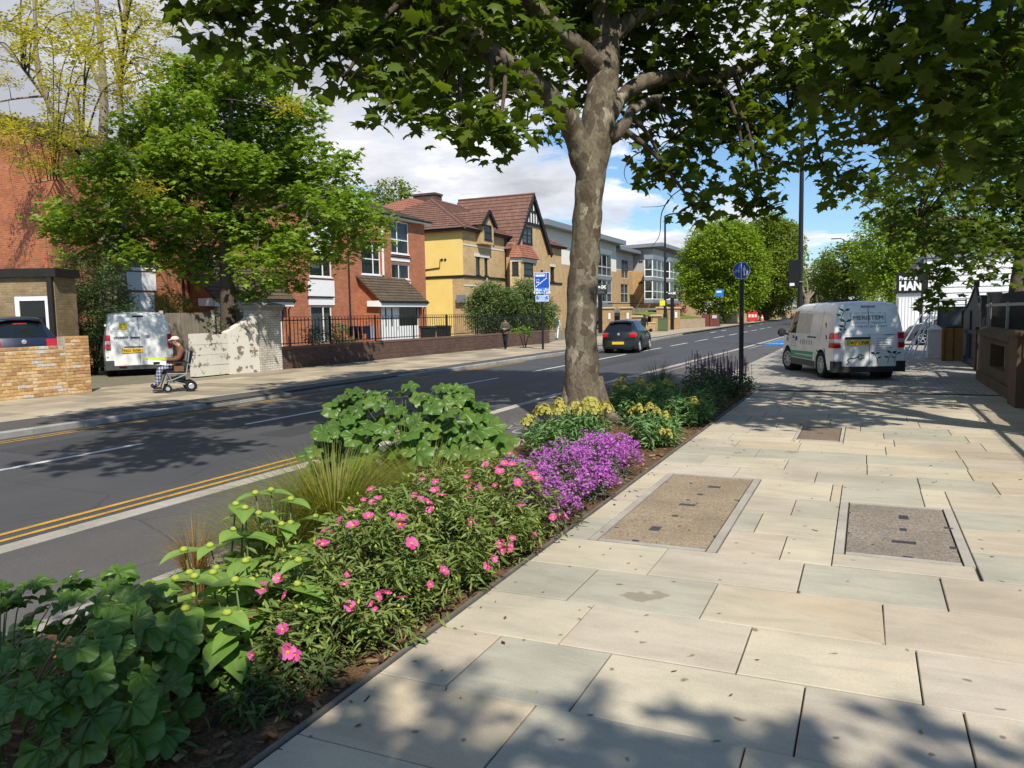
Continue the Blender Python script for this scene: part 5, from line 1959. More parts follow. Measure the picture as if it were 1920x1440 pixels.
b = MB(); b.prism([g0, g1, g1 + Vector((-.3, 0, 0)), g0 + Vector((-.3, 0, 0))], ZUP * .95)
b.build('wall', mat('pale_brown_wall', (0.36, 0.28, 0.19), .9, .2, var=.25, vs=2), t)
b = MB(); b.prism([g0 + Vector((-.35, 0, .95)), g1 + Vector((-.35, 0, .95)), g1 + Vector((-5, 0, 1.7)), g0 + Vector((-5, 0, 1.6))], ZUP * .1)
tag(b.build('grass_bank', mat('lawn', (0.13, 0.16, 0.035), .9, .1, var=.4, vs=1.5, fine=.4, fs=30)), kind='structure')
t = thing('red_brick_pier_wall', 'dark red brick pier at the end of the low garden wall, with a pale notice', 'pier', (-16.03, 88.65, 0.12))
q = (-16.03, 88.65, 0.12)
b = MB(); b.box((q[0] - .9, q[1] - .5, 0), (q[0] - .03, q[1] + .5, 1.35)); b.box((q[0] + .03, q[1] - .6, 0), (q[0] + .9, q[1] + .6, 1.4)); b.build('wall', brick_mat('dark_red_pier_brick', (0.22, .06, .045), (.16, .045, .035), (.12, .07, .06)), t)
b = MB(); b.box((q[0] + .3, q[1] - .66, .9), (q[0] + .8, q[1] - .604, 1.25)); b.build('notice', M_palegrey, t)
# timber fence, iron rail and dark garage opening behind the hotel piers
t = thing('timber_fence', 'grey weathered timber fence below the modern flats', 'fence', (-23.57, 84.20, 1.47))
a_, c_ = Vector((-25.67, 81.02, 1.53)), Vector((-22.68, 86.82, 1.44))
a_.z = c_.z = 0
n = 34
zt = (-23.59, 84.26, 2.19)[2]
uu = (c_ - a_) / n
fb = MB(); fb.box((0, 0, .1), (uu.length * .94, .03, zt)); fme = fb.mesh('board', M_wood)
for k in range(n):
 inst('board', fme, Matrix.Translation(a_ + uu * k + Vector((R.uniform(-.02, .02), R.uniform(-.03, .03), R.uniform(-.05, .05)))) @ rotz(math.atan2(uu.y, uu.x)), t)
b = MB(); b.tube([a_ + ZUP * (zt + .55), c_ + (c_ - a_) * .5 + ZUP * (zt + .55)], .05, 5)
b.build('handrail', M_black, t)
t = thing('garage', 'dark open garage bay under the flats, behind the man in dark clothes', 'garage', (-21.61, 85.04, 0.84))
q0, q1 = (-22.15, 84.79, 0.85), (-20.98, 85.44, 2.02)
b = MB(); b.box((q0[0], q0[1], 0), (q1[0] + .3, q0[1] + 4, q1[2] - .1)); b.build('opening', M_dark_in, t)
b = MB(); b.box((q0[0] - .1, q0[1] - .15, q1[2] - .098), (q1[0] + .4, q0[1] + 4, q1[2] + .15)); b.build('roof_edge', M_greymetal, t)
b = MB(); b.box((q0[0] - .3, q0[1] - .1, 0), (q0[0] - .02, q0[1] + 4, q1[2] - .1)); b.box((q1[0] + .31, q0[1] - .1, 0), (q1[0] + .6, q0[1] + 4, q1[2] - .1)); b.build('side_wall', M_buff, t)

# green street cabinet
q = (-16.70, 69.01, 0.42)
t = thing('street_cabinet', 'olive green utility cabinet at the foot of the far lamp post', 'cabinet', (q[0], q[1], 0))
b = MB(); b.box((q[0] - .42, q[1] - .2, .06), (q[0] + .42, q[1] + .2, 1.1)); b.box((q[0] - .45, q[1] - .23, 1.102), (q[0] + .45, q[1] + .23, 1.2)); b.box((q[0] - .44, q[1] - .22, 0), (q[0] + .44, q[1] + .22, .058))
M_cab = mat('olive_cabinet_paint', (0.10, 0.14, 0.065), .6, .3, var=.15)
b.build('body', M_cab, t)
for s_ in (-.205, .205):
 b = MB(); b.box((q[0] + s_ - .2, q[1] - .215, .1), (q[0] + s_ + .2, q[1] - .2 - .001, 1.07)); b.build('door', M_cab, t)

# ------------------------------------------------------------------ lamp posts


def lamp_post(x, y, h, r0, label, arm=0.0, az=0.0, z0=0.0, material=None):
 t = thing('lamp_post', label, 'lamp post', (x, y, z0), 0, 'lamp posts along the road')
 m = material or M_black
 b = MB(); b.tube([(x, y, z0), (x, y, z0 + 1.5), (x, y, z0 + 1.55), (x, y, z0 + h)], [r0 * 1.55, r0 * 1.5, r0, r0 * .62], 12); b.build('pole', m, t)
 b = MB()
 dx, dy = math.cos(az), math.sin(az)
 b.tube([(x, y, z0 + h - .03), (x + dx * arm * .5, y + dy * arm * .5, z0 + h + .12), (x + dx * arm, y + dy * arm, z0 + h + .14)], r0 * .5, 8); b.build('arm', m, t)
 b = MB(); b.cbox((x + dx * (arm + .35), y + dy * (arm + .35), z0 + h + .13), (.75, .26, .1), 0, az); b.build('lantern', m, t)
 return t


lamp1 = lamp_post(-3.0, 40.5, 13.0, .13, 'tall black lamp post with a box on it, rising behind the parked white van', 1.0, PI)
q = (-3.70, 47.12, 3.44)
b = MB(); lx, ly = -3.0, 40.5
zb = (-3.77, 48.13, 2.82)[2]; zt_ = (-3.80, 48.25, 4.13)[2]
b.box((lx - .52, ly - .24, zb), (lx - .02, ly - .14, zt_)); b.build('sign_back', M_black, lamp1)
b = MB(); b.box((lx - .46, ly - .255, zb + .06), (lx - .24, ly - .242, zb + .2)); b.build('sticker', M_white, lamp1)
b = MB(); b.tube([(lx - .5, ly - .16, zb + .25), (lx + .2, ly - .16, zb + .25)], .03, 6); b.build('bracket', M_steel, lamp1)
q = (-17.36, 72.57, 0.35)
l2 = lamp_post(q[0], q[1], (-17.58, 73.50, 10.69)[2], .13, 'far lamp post on the left side, in front of the modern flats', .9, 0.0)
b = MB(); qq = (-17.45, 72.31, 2.57); b.box((q[0] - .45, q[1] - .25, qq[2] - .25), (q[0] + .05, q[1] - .2, qq[2] + .25)); b.build('yellow_notice', mat('yellow_notice', (0.75, .72, .05), .5, .4, var=0), l2)
q = (-2.74, 103.71, 0.99)
lamp_post(q[0], q[1], (-2.93, 104.53, 10.18)[2], .12, 'distant lamp post against the trees, above the roof of the white van', .7, PI)

# ------------------------------------------------------------------ shared path sign on a black post, end of the bed
BP = (-2.60, 18.25)
t = thing('shared_path_sign', 'round blue cycle and pedestrian sign on a black post, end of the flower bed', 'road sign', (*BP, 0))
zc = (-2.52, 18.17, 2.62)[2]
b = MB(); b.tube([(*BP, -.05), (*BP, zc + .2)], .052, 12); b.build('post', M_black, t)
b = MB(); b.lathe([(.19, 0), (.19, .012)], (BP[0], BP[1] - .085, zc), 40, 'Y'); dsc = b.build('disc', M_sign_blue, t)
b = MB(); b.cbox((BP[0], BP[1] - .065, zc + .12), (.14, .02, .04)); b.cbox((BP[0], BP[1] - .065, zc - .12), (.14, .02, .04)); b.build('clip', M_steel, t)
b = MB(); b.lathe([(.192, 0), (.183, 0)], (BP[0], BP[1] - .0875, zc), 40, 'Y', 0, False)
b.build('rim', M_sign_white, t)
b = MB(); yy = BP[1] - .0885
b.quad((BP[0] - .006, yy, zc - .185), (BP[0] + .006, yy, zc - .185), (BP[0] + .006, yy, zc + .185), (BP[0] - .006, yy, zc + .185))
b.build('divider', M_sign_white, t)


def sign_cycle(cx, cy, zc, s, material, parent, nrm=(0, -1, 0)):
 b = MB()
 U_ = Vector(nrm).cross(ZUP) * -1
 P = lambda u, w: Vector((cx, cy, zc)) + U_ * (u * s) + ZUP * (w * s)
 def ring(x, y, r_, w=.05, n=20):
  for i in range(n):
   a0, a1 = 2 * PI * i / n, 2 * PI * (i + 1) / n
   b.quad(P(x + (r_ - w) * math.cos(a0), y + (r_ - w) * math.sin(a0)), P(x + r_ * math.cos(a0), y + r_ * math.sin(a0)), P(x + r_ * math.cos(a1), y + r_ * math.sin(a1)), P(x + (r_ - w) * math.cos(a1), y + (r_ - w) * math.sin(a1)))
 def ln(p, q, w=.045):
  d = Vector((q[0] - p[0], q[1] - p[1])); m_ = Vector((-d.y, d.x)).normalized() * w / 2
  b.quad(P(p[0] - m_.x, p[1] - m_.y), P(q[0] - m_.x, q[1] - m_.y), P(q[0] + m_.x, q[1] + m_.y), P(p[0] + m_.x, p[1] + m_.y))
 ring(-.5, -.12, .28); ring(.5, -.12, .28)
 for p, q in (((-.5, -.12), (-.2, .26)), ((-.2, .26), (.3, .26)), ((.3, .26), (0, -.12)), ((0, -.12), (-.22, .3)), ((-.5, -.12), (0, -.12)), ((.5, -.12), (.27, .42)), ((.2, .43), (.36, .45)), ((-.32, .36), (-.1, .36))):
  ln(p, q)
 return b.build('cycle_symbol', material, parent)


def sign_person(cx, cy, zc, h, material, parent):
 b = MB()
 P = lambda u, w: (cx + u * h, cy, zc + w * h)
 n = 14
 b.poly([P(.075 * math.cos(2 * PI * i / n), .42 + .075 * math.sin(2 * PI * i / n)) for i in range(n)])
 b.poly([P(-.13, .31), P(-.16, -.02), P(-.10, -.02), P(-.07, .15), P(-.07, -.5), P(-.01, -.5), P(0, -.08), P(.01, -.5), P(.07, -.5), P(.07, .15), P(.10, -.02), P(.16, -.02), P(.13, .31)][::-1])
 return b.build('pedestrian_symbol', material, parent)


sign_cycle(BP[0] - .092, yy, zc - .012, .108, M_sign_white, t)
sign_person(BP[0] + .065, yy, zc, .22, M_sign_white, t)
sign_person(BP[0] + .125, yy, zc - .04, .14, M_sign_white, t)

# bus lane sign across the road
q = (-14.38, 34.87, 0.00)
bx, by = q[0], q[1]
t = thing('bus_lane_sign', 'blue bus lane sign over a smaller blue plate on a post, across the road', 'road sign', (bx, by, 0))
z1, z0 = (-14.39, 35.03, 3.74)[2], (-14.37, 34.94, 2.70)[2]
z3, z2 = (-14.41, 34.91, 2.63)[2], (-14.41, 34.88, 2.32)[2]
b = MB(); b.tube([(bx, by, 0), (bx, by, z1 + .12)], .055, 10); b.build('post', M_black, t)
px0, px1 = (-14.73, 34.82, 3.25), (-14.05, 35.14, 3.24)
sw = (Vector((px1[0], px1[1])) - Vector((px0[0], px0[1]))).length
sn = Vector((0.30, -.954, 0)).normalized(); su = Vector((-sn.y, sn.x, 0))
C0 = Vector((bx, by, 0)) + sn * .075


def splate(z0, z1, w, m, name, d=0.0, u0=None, u1=None):
 b = MB()
 a, c = (-w / 2, w / 2) if u0 is None else (u0, u1)
 fbox(b, C0, su, sn, a, c, z0, z1, d, d + .006)
 return b.build(name, m, t)


zm = z0 + (z1 - z0) * .26
splate(z0, z1, sw, M_sign_white, 'border')
splate(zm + .015, z1 - .02, sw - .05, M_sign_blue, 'upper_panel', .007)
splate(z0 + .02, zm, sw - .05, M_sign_blue2, 'lower_panel', .007)
splate(z2, z3, sw * .84, M_sign_white, 'plate_border')
splate(z2 + .02, z3 - .02, sw * .84 - .05, M_sign_blue2, 'plate', .007)
hh = z1 - zm
fp = lambda u, z: C0 + su * u + ZUP * z + sn * .0145
b = MB()
b.quad(fp(-sw * .40, zm + hh * .74), fp(sw * .18, zm + hh * .74), fp(sw * .18, zm + hh * .92), fp(-sw * .40, zm + hh * .92))
bus = b.build('bus_symbol', M_sign_white, t)
b = MB()
for k in range(5):
 u = -sw * .36 + k * sw * .105
 b.quad(fp(u, zm + hh * .83) + sn * .001, fp(u + sw * .075, zm + hh * .83) + sn * .001, fp(u + sw * .075, zm + hh * .89) + sn * .001, fp(u, zm + hh * .89) + sn * .001)
b.build('bus_window', M_sign_blue, bus)
b = MB()
for k in range(6):
 p = Vector((-sw * .40 + k * sw * .125, zm + hh * (.10 + .095 * k))); d = Vector((sw * .085, hh * .07)); m_ = Vector((-d.y, d.x)).normalized() * .022
 b.quad(fp(p.x - m_.x, p.y - m_.y), fp(p.x + d.x - m_.x, p.y + d.y - m_.y), fp(p.x + d.x + m_.x, p.y + d.y + m_.y), fp(p.x + m_.x, p.y + m_.y))
b.quad(fp(sw * .27, zm + hh * .7), fp(sw * .30, zm + hh * .7), fp(sw * .30, zm + hh * .96), fp(sw * .27, zm + hh * .96))
b.build('lane_line', M_sign_white, t)
cc = fp(-sw * .27, zm + hh * .53)
sign_cycle(cc.x, cc.y, cc.z, sw * .16, M_sign_white, t, sn)
for (s_, u, z, hgt) in (('taxi', -sw * .27, zm + hh * .38, .10), ('Mon - Fri', 0, z0 + (zm - z0) * .70, .17), ('4 pm - 7 pm', 0, z0 + (zm - z0) * .30, .17)):
 lettering(s_, hgt, basis(fp(u, z), su, (0, 0, 1)), M_sign_white, t, bold=.004)
for i, s_ in enumerate(('CYCLISTS', 'REJOIN', 'CARRIAGEWAY')):
 lettering(s_, .09, basis(fp(0, z3 - .07 - .085 * i), su, (0, 0, 1)), M_sign_white, t, bold=.003)

# small distant blue signs
for (pa, pb, foot, lab) in (((-15.75, 90.28, 4.16), (-14.84, 90.62, 3.35), (-15.22, 90.12, 0.08), 'pale blue sign with a white symbol on a post before the first round tree'),
       ((-16.74, 130.67, 3.43), (-16.33, 130.80, 2.91), (-16.43, 130.48, 0.15), 'tiny blue sign on a post under the second round tree'),
       ((-13.01, 148.99, 3.62), (-12.11, 149.34, 2.93), (-12.51, 148.93, 0.62), 'tiny distant blue sign left of the tall lamp post')):
 k = thing('blue_sign', lab, 'road sign', (foot[0], foot[1], 0), 0, 'distant blue road signs')
 b = MB(); b.tube([(foot[0], foot[1], 0), (foot[0], foot[1], pa[2])], .05, 6); b.build('post', M_black, k)
 b = MB(); b.box((pa[0], foot[1] - .1, pb[2]), (pb[0], foot[1] - .06, pa[2])); b.build('panel', M_sign_blue2, k)
 w_, h_ = pb[0] - pa[0], pa[2] - pb[2]
 b = MB(); b.box((pa[0] + w_ * .15, foot[1] - .112, pb[2] + h_ * .55), (pa[0] + w_ * .75, foot[1] - .102, pb[2] + h_ * .8)); b.build('symbol', M_sign_white, k)

# hotel signs
for (x0, x1, ya, yb, base, dd, lab) in ((1114.5, 1138.5, 0, 0, ((-21.06, 64.21, 0.10), (-21.63, 64.35, 4.18), (-20.58, 64.75, 3.33)), 0, 'black hotel sign on a tall post, nearest the trunk of the plane tree'),
            (1252, 1268, 0, 0, ((-16.98, 73.81, -0.09), (-17.46, 73.96, 3.65), (-16.68, 74.26, 3.02)), 0, 'smaller black hotel sign beside the far lamp post')):
 f_, a_, c_ = base
 k = thing('hotel_sign', lab, 'sign', (f_[0], f_[1], 0), 0, 'hotel signs')
 b = MB(); b.box((f_[0] - .17, f_[1], 0), (f_[0] + .17, f_[1] + .12, c_[2])); b.build('post', M_black, k)
 U_ = Vector((.909, .417, 0)); n_ = Vector((.417, -.909, 0))
 O_ = Vector((a_[0], a_[1], c_[2])); w_ = Vector((c_[0] - a_[0], c_[1] - a_[1])).length; h_ = a_[2] - c_[2]
 b = MB(); fbox(b, O_, U_, n_, 0, w_, 0, h_, .08, .2); b.build('board', M_ink, k)
 pt = lambda u, z: O_ + U_ * (w_ * u) + ZUP * (h_ * z) + n_ * .206
 lettering('HOTEL', h_ * .26, basis(pt(.27, .74), U_, (0, 0, 1)), M_sign_white, k, bold=.012, width=w_ * .44)
 lettering('DC', h_ * .42, basis(pt(.72, .74), U_, (0, 0, 1)), M_sign_white, k, bold=.02, width=w_ * .36)
 b = MB()
 for (u0, u1, z) in ((.1, .9, .46), (.3, .7, .26), (.2, .8, .14)):
  b.quad(pt(u0, z), pt(u1, z), pt(u1, z + .035), pt(u0, z + .035))
 b.build('small_print', M_greyink, k)

# roadworks barriers and cones far up the pavement
q = (-15.88, 123.00, 0.24)
t = thing('road_barrier', 'red and white plastic roadworks barrier on the far pavement', 'barrier', (q[0], q[1], 0))
bz = (-15.91, 123.11, 1.47)[2]
M_barr = mat('red_barrier_plastic', (0.62, 0.03, 0.03), .5, .4, var=.1)
b = MB(); b.box((q[0] - .75, q[1], .1), (q[0] + .75, q[1] + .12, bz)); b.build('panel', M_barr, t)
b = MB()
for k in range(3): b.box((q[0] - .6 + k * .45, q[1] - .02, bz * .45), (q[0] - .3 + k * .45, q[1] - .003, bz * .75))
b.build('white_panel', M_white, t)
for s_ in (-.5, .5):
 b = MB(); b.box((q[0] + s_ - .15, q[1] - .3, 0), (q[0] + s_ + .15, q[1] + .4, .098)); b.build('foot', M_blkplastic, t)
M_cone = mat('orange_cone_plastic', (0.75, 0.13, 0.02), .5, .4, var=.1)
for (c_, lab) in (((-14.92, 126.78, 0.35), 'orange traffic cone beside the red barrier'), ((-13.30, 159.61, 0.53), 'orange traffic cone left of the tall lamp post'), ((-12.93, 159.78, 0.53), 'orange traffic cone close to the tall lamp post'), ((-12.62, 162.13, 0.50), 'orange traffic cone just at the tall lamp post')):
 k = thing('traffic_cone', lab, 'traffic cone', (c_[0], c_[1], 0), 0, 'traffic cones')
 b = MB(); b.lathe([(.28, .06), (.2, .4), (.1, .95), (.06, 1.0)], (c_[0], c_[1], 0), 12); b.build('body', M_cone, k)
 b = MB(); b.lathe([(.195, .45), (.135, .75)], (c_[0], c_[1], 0), 12, caps=False); b.build('band', M_white, k)
 b = MB(); b.cbox((c_[0], c_[1], .03), (.6, .6, .058)); b.build('base', M_blkplastic, k)

# far buildings closing the street
for (a, c, col, lab) in (((-24.65, 130.37, 3.80), (-20.55, 131.94, 0.54), M_render_w, 'white rendered house front under the first round tree'),
       ((-22.26, 200.30, 6.49), (-17.46, 201.92, 0.49), M_red_brick, 'brown brick house far up the street behind the round trees'),
       ((-18.07, 190.86, 3.32), (-16.75, 191.14, 0.06), M_render_w, 'small pale house end far up the street'),
       ((-26.68, 186.82, 2.62), (-20.96, 189.26, 0.65), M_buff, 'low buff brick house beyond the second round tree')):
 k = thing('far_house', lab, 'house', (a[0], a[1], 0), 0, 'houses at the far end of the street')
 w_ = c[0] - a[0]
 b = MB(); b.box((a[0], a[1], 0), (c[0], a[1] + 9, a[2])); b.build('wall', col, k)
 b = MB(); b.prism([(a[0] - .3, a[1] - .3, a[2] + .005), (c[0] + .3, a[1] - .3, a[2] + .005), ((a[0] + c[0]) / 2, a[1] - .3, a[2] + min(2.2, w_ * .4))], (0, 9.6, 0)); b.build('roof', M_brown_tile, k)
 for u in (.25, .7):
  b = MB(); b.box((a[0] + w_ * (u - .1), a[1] - .06, 1.0), (a[0] + w_ * (u + .1), a[1] - .004, min(2.4, a[2] - .3))); b.build('window', M_dark_in, k)
# garden walls along the far pavement
for (a, c, h, lab) in ((((-17.20, 106.90, 0.05)), ((-16.70, 122.61, 0.01)), 1.3, 'dark garden wall in the shade of the round trees'),
        (((-15.53, 134.21, 0.08)), ((-13.80, 175.95, 0.40)), 1.6, 'low buff garden wall beyond the round trees')):
 k = thing('street_wall', lab, 'wall', (a[0], a[1], 0))
 b = MB(); b.prism([(a[0], a[1], 0), (c[0], c[1], 0), (c[0] - .4, c[1], 0), (a[0] - .4, a[1], 0)], (0, 0, h)); b.build('wall', M_buff, k)

# ------------------------------------------------------------------ right side: gate, railings, stone plinth
M_gate = mat('slate_gate_paint', (0.040, 0.048, 0.055), .6, .35, var=.2, vs=3, dirt=.1)
t = thing('pointed_gate', 'dark slate boarded gate with an ogee point, standing open on the right', 'gate', (2.92, 27, 0))
b = MB()
gy0, gy1, gx = 24.95, 29.6, 2.92
prof = []
for i in range(21):
 u = i / 20
 s = abs(u - .32) / (.32 if u < .32 else .68)
 z = 1.58 + .78 * (max(0, 1 - s) ** 1.7) if s < 1 else 1.58
 prof.append((gx, gy0 + (gy1 - gy0) * u, z))
b.prism([(gx, gy0, .05), ] + [prof[0]] + prof[1:] + [(gx, gy1, .05)], (.05, 0, 0))
b.build('panel', M_gate, t)
b = MB(); b.tube([(p[0] - .01, p[1], p[2] + .01) for p in prof], .035, 6); b.build('top_rail', M_gate, t)
b = MB(); b.bar((gx - .03, gy0, .95), (gx - .03, gy1, .95), .06, .10); b.build('mid_rail', M_gate, t)
b = MB(); b.bar((gx - .03, gy0, .1), (gx - .03, gy1, .1), .06, .10); b.build('bottom_rail', M_gate, t)
for yy in (gy0 + .05, (gy0 + gy1) / 2, gy1 - .05):
 b = MB(); b.box((gx - .055, yy - .04, .06), (gx - .003, yy + .04, 1.6)); b.build('stile', M_gate, t)
pkz = max(p[2] for p in prof); pky = [p[1] for p in prof if p[2] == pkz][0]
b = MB(); b.box((gx - .05, pky - .1, pkz - .02), (gx + .09, pky + .1, pkz + .2)); b.build('finial', M_gate, t)
t = thing('gate_post', 'brown gate post between the pointed gate and the stone plinth', 'post', (2.75, 24.3, 0))
b = MB(); b.box((2.68, 24.0, 0), (3.02, 24.34, 1.12)); b.build('post', mat('brown_paint', (0.075, 0.042, 0.030), .7, .3, var=.2), t)
b = MB(); b.box((2.66, 23.98, 1.122), (3.04, 24.36, 1.17)); b.build('cap', M_black, t)
for (yy, hh_, lab) in ((23.6, 1.95, 'black square fence post right of the pointed gate'), (22.3, 2.0, 'black square fence post above the stone plinth')):
 k = thing('fence_post', lab, 'post', (2.85, yy, 0), 0, 'square posts of the right hand railings')
 b = MB(); b.box((2.72, yy - .12, 0), (2.98, yy + .12, hh_)); b.box((2.70, yy - .14, hh_ + .002), (3.0, yy + .14, hh_ + .06)); b.build('post', M_black, k)
t = thing('railing', 'tall dark railings with a grey top rail at the right edge', 'railing', (2.75, 17, 0))
b = MB(); b.bar((2.70, 5, 1.78), (2.70, 22.2, 1.74), .045, .06); b.build('top_rail', M_steel, t)
b = MB(); b.bar((2.72, 5, .35), (2.72, 16.3, .35), .04, .05); b.build('bottom_rail', M_black, t)
bb = MB(); bb.bar((0, 0, 0.2), (0, 0, 2.0), .016); bme2 = bb.mesh('bar', M_black)
yy = 8.0
while yy < 22.1:
 inst('bar', bme2, Matrix.Translation((2.74, yy, 0)), t); yy += .1
for yy in (6, 8.6, 11.2, 13.8, 16.45, 19.0, 21.5):
 b = MB(); b.bar((2.68, yy, 0), (2.68, yy, 1.8), .05); b.build('stay', M_steel if yy > 16 else M_black, t)
t = thing('screen_panel', 'black cloth screening tied behind the dark railings', 'screen', (2.9, 15, 0))
b = MB()
n = 60
vs = []
for i in range(n + 1):
 y_ = 5 + 17.2 * i / n
 vs += [(2.85 + .02 * math.sin(i * 1.3), y_, .1), (2.85 + .02 * math.sin(i * 1.3 + .6), y_, 1.66)]
b.add(vs, [(2 * i, 2 * i + 1, 2 * i + 3, 2 * i + 2) for i in range(n)])
b.build('cloth', mat('black_screen_cloth', (0.014, 0.016, 0.015), .95, .1, var=.3), t)
# stone plinth with a niche
M_brownstone = mat('brown_sandstone', (0.105, 0.075, 0.045), .9, .2, var=.3, vs=2.5, fine=.25, bump=.35, bs=25, dirt=.3)  # stone colour darkened to stand in for deep shade on it
t = thing('stone_plinth', 'brown sandstone plinth wall with a niche holding a broken meter box', 'plinth', (2.55, 18.8, 0))
b = MB()
OP = Vector((2.46, 21.0, 0))
Up, Np = Vector((0, -1, 0)), Vector((-1, 0, 0))
wall_face(b, OP, Up, Np, 4.3, 1.05, [(1.5, .42, 3.5, .92)], .25, 0, 0, 1)
b.quad((2.46, 16.7, 0), (3.0, 16.7, 0), (3.0, 16.7, 1.05), (2.46, 16.7, 1.05), 0)
b.quad((3.0, 21.0, 0), (2.46, 21.0, 0), (2.46, 21.0, 1.05), (3.0, 21.0, 1.05), 0)
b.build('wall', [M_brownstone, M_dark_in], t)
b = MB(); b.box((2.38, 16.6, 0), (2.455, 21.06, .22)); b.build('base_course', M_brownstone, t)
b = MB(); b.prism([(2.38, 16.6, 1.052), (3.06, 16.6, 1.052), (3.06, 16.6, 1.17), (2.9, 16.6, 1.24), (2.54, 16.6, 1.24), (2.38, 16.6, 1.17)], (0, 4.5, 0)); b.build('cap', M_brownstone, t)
b = MB(); b.box((2.6, 17.6, .45), (2.68, 18.5, .86)); b.build('meter_box', mat('dull_meter_box', (0.22, .24, .23), .6, .4, var=.3, vs=8), t)
b = MB(); b.box((2.53, 17.58, .44), (2.6 - .004, 17.66, .88)); b.build('box_door', M_palegrey, t)
t = thing('end_pier', 'brown stone pier cut by the right edge of the picture', 'pier', (2.6, 15.6, 0))
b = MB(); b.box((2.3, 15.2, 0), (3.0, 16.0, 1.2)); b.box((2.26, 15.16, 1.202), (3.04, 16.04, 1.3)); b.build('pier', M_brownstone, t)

# white bollard post and brown timber box
q = (2.13, 29.70, -0.00)
t = thing('white_post', 'squat white painted post with a pyramid top, in front of the dark fence', 'post', (q[0], q[1], 0))
b = MB()
hp = 1.06
b.box((q[0] - .23, q[1] - .2, 0), (q[0] + .23, q[1] + .2, hp - .1))
b.add([(q[0] - .26, q[1] - .23, hp - .098), (q[0] + .26, q[1] - .23, hp - .098), (q[0] + .26, q[1] + .23, hp - .098), (q[0] - .26, q[1] + .23, hp - .098), (q[0], q[1], hp + .08)], [(3, 2, 1, 0), (0, 1, 4), (1, 2, 4), (2, 3, 4), (3, 0, 4)])
b.build('post', mat('dingy_white_paint', (0.62, .63, .62), .7, .3, var=.08, dirt=.2), t)
q = (2.50, 28.28, 0.00)
t = thing('timber_box', 'brown timber box standing beside the white post', 'box', (q[0], q[1], 0))
M_ply = mat('brown_plywood', (0.27, 0.155, 0.055), .8, .3, var=.25, vs=5, fine=.15, bump=.2)
b = MB(); b.box((q[0] - .29, q[1] - .2, 0), (q[0] + .27, q[1] + .25, 1.04)); b.build('carcass', M_ply, t)
for s_ in (-.265, -.02, .245):
 b = MB(); b.box((q[0] + s_ - .035, q[1] - .235, 0.02), (q[0] + s_ + .035, q[1] - .203, 1.05)); b.build('batten', M_ply, t)
b = MB(); b.prism([(q[0] - .2, q[1] - .1, 1.045), (q[0] + .3, q[1] - .05, 1.045), (q[0] + .28, q[1] + .15, 1.1), (q[0] - .1, q[1] + .2, 1.12)], (0, 0, .03)); b.build('rubbish', M_fascia, t)

# dark fence behind, leaning steel props
t = thing('mesh_fence', 'black steel fence with square mesh in front of the white building', 'fence', (3, 33, 0))
for (x0, x1, y_, zt, solid) in ((2.1, 2.45, 33.4, 1.75, False), (2.45, 3.35, 33.2, 1.95, True), (3.35, 3.75, 33.3, 1.9, False), (3.75, 4.6, 33.2, 1.7, True)):
 b = MB()
 if solid:
  b.box((x0, y_, .05), (x1, y_ + .04, zt - .25))
  b.build('sheet', M_gate if x0 < 3 else M_fascia, t)
  b = MB()
  for zz in (.05, zt - .24, zt): b.bar((x0, y_ - .03, zz), (x1, y_ - .03, zz), .04)
  for xx in (x0, x1): b.bar((xx, y_ - .03, 0), (xx, y_ - .03, zt + .05), .05)
  b.build('frame', M_black, t)
 else:
  for k in range(5):
   b = MB(); xx = x0 + (x1 - x0) * k / 4; b.bar((xx, y_, 0.05), (xx, y_, zt), .014); b.build('bar', M_black, t)
  for k in range(7):
   b = MB(); zz = .1 + (zt - .1) * k / 6; b.bar((x0, y_ - .016, zz), (x1, y_ - .016, zz), .014); b.build('cross_bar', M_black, t)
b = MB(); b.box((4.6, 33.2, 0), (14, 33.3, 1.65)); b.build('long_sheet', M_fascia, t)
lp = [(((1.11, 29.27, 0.00)), ((2.62, 36.05, 1.80))), (((1.54, 30.94, 0.00)), ((2.60, 36.80, 1.71))), (((1.83, 30.97, -0.00)), ((2.68, 36.84, 1.67))), (((1.30, 35.67, 0.00)), ((2.13, 37.44, 1.41))), (((1.44, 31.99, 0.00)), ((2.38, 37.00, 1.40)))]
for i, (a, c) in enumerate(lp):
 lab = ['long grey steel prop leaning on the dark fence, foot nearest the white van', 'grey steel prop leaning on the dark fence, second from the right', 'steep grey steel prop, rightmost of those leaning on the dark fence',
     'grey steel prop behind the others, foot hidden by the white van', 'thin grey steel prop in the middle of those leaning on the fence'][i]
 b = MB(); b.tube([a, c], .028, 7)
 tag(b.build('steel_prop', M_steel, None), lab, 'prop', 'steel props leaning on the fence')
q = (2.91, 52.01, -0.31)
t = thing('blue_pole', 'tall blue pole with a dark lower half beside the car wash sign', 'pole', (q[0], q[1], 0))
b = MB(); b.tube([(q[0], q[1], 0), (q[0], q[1], 2.6)], .11, 10); b.build('lower_pole', M_navy, t)
b = MB(); b.tube([(q[0], q[1], 2.602), (q[0], q[1], (2.81, 52.44, 4.53)[2])], .11, 10); b.build('upper_pole', mat('blue_pole_paint', (0.04, 0.17, 0.42), .5, .4, var=.05), t)

# ------------------------------------------------------------------ vehicles: lofted bodies, front towards +y
def tab(t, y):
 if y <= t[0][0]: return t[0][1]
 for (a, p), (c, q) in zip(t, t[1:]):
  if y <= c:
   u = (y - a) / (c - a); u = u * u * (3 - 2 * u) * .5 + u * .5
   return p + (q - p) * u
 return t[-1][1]


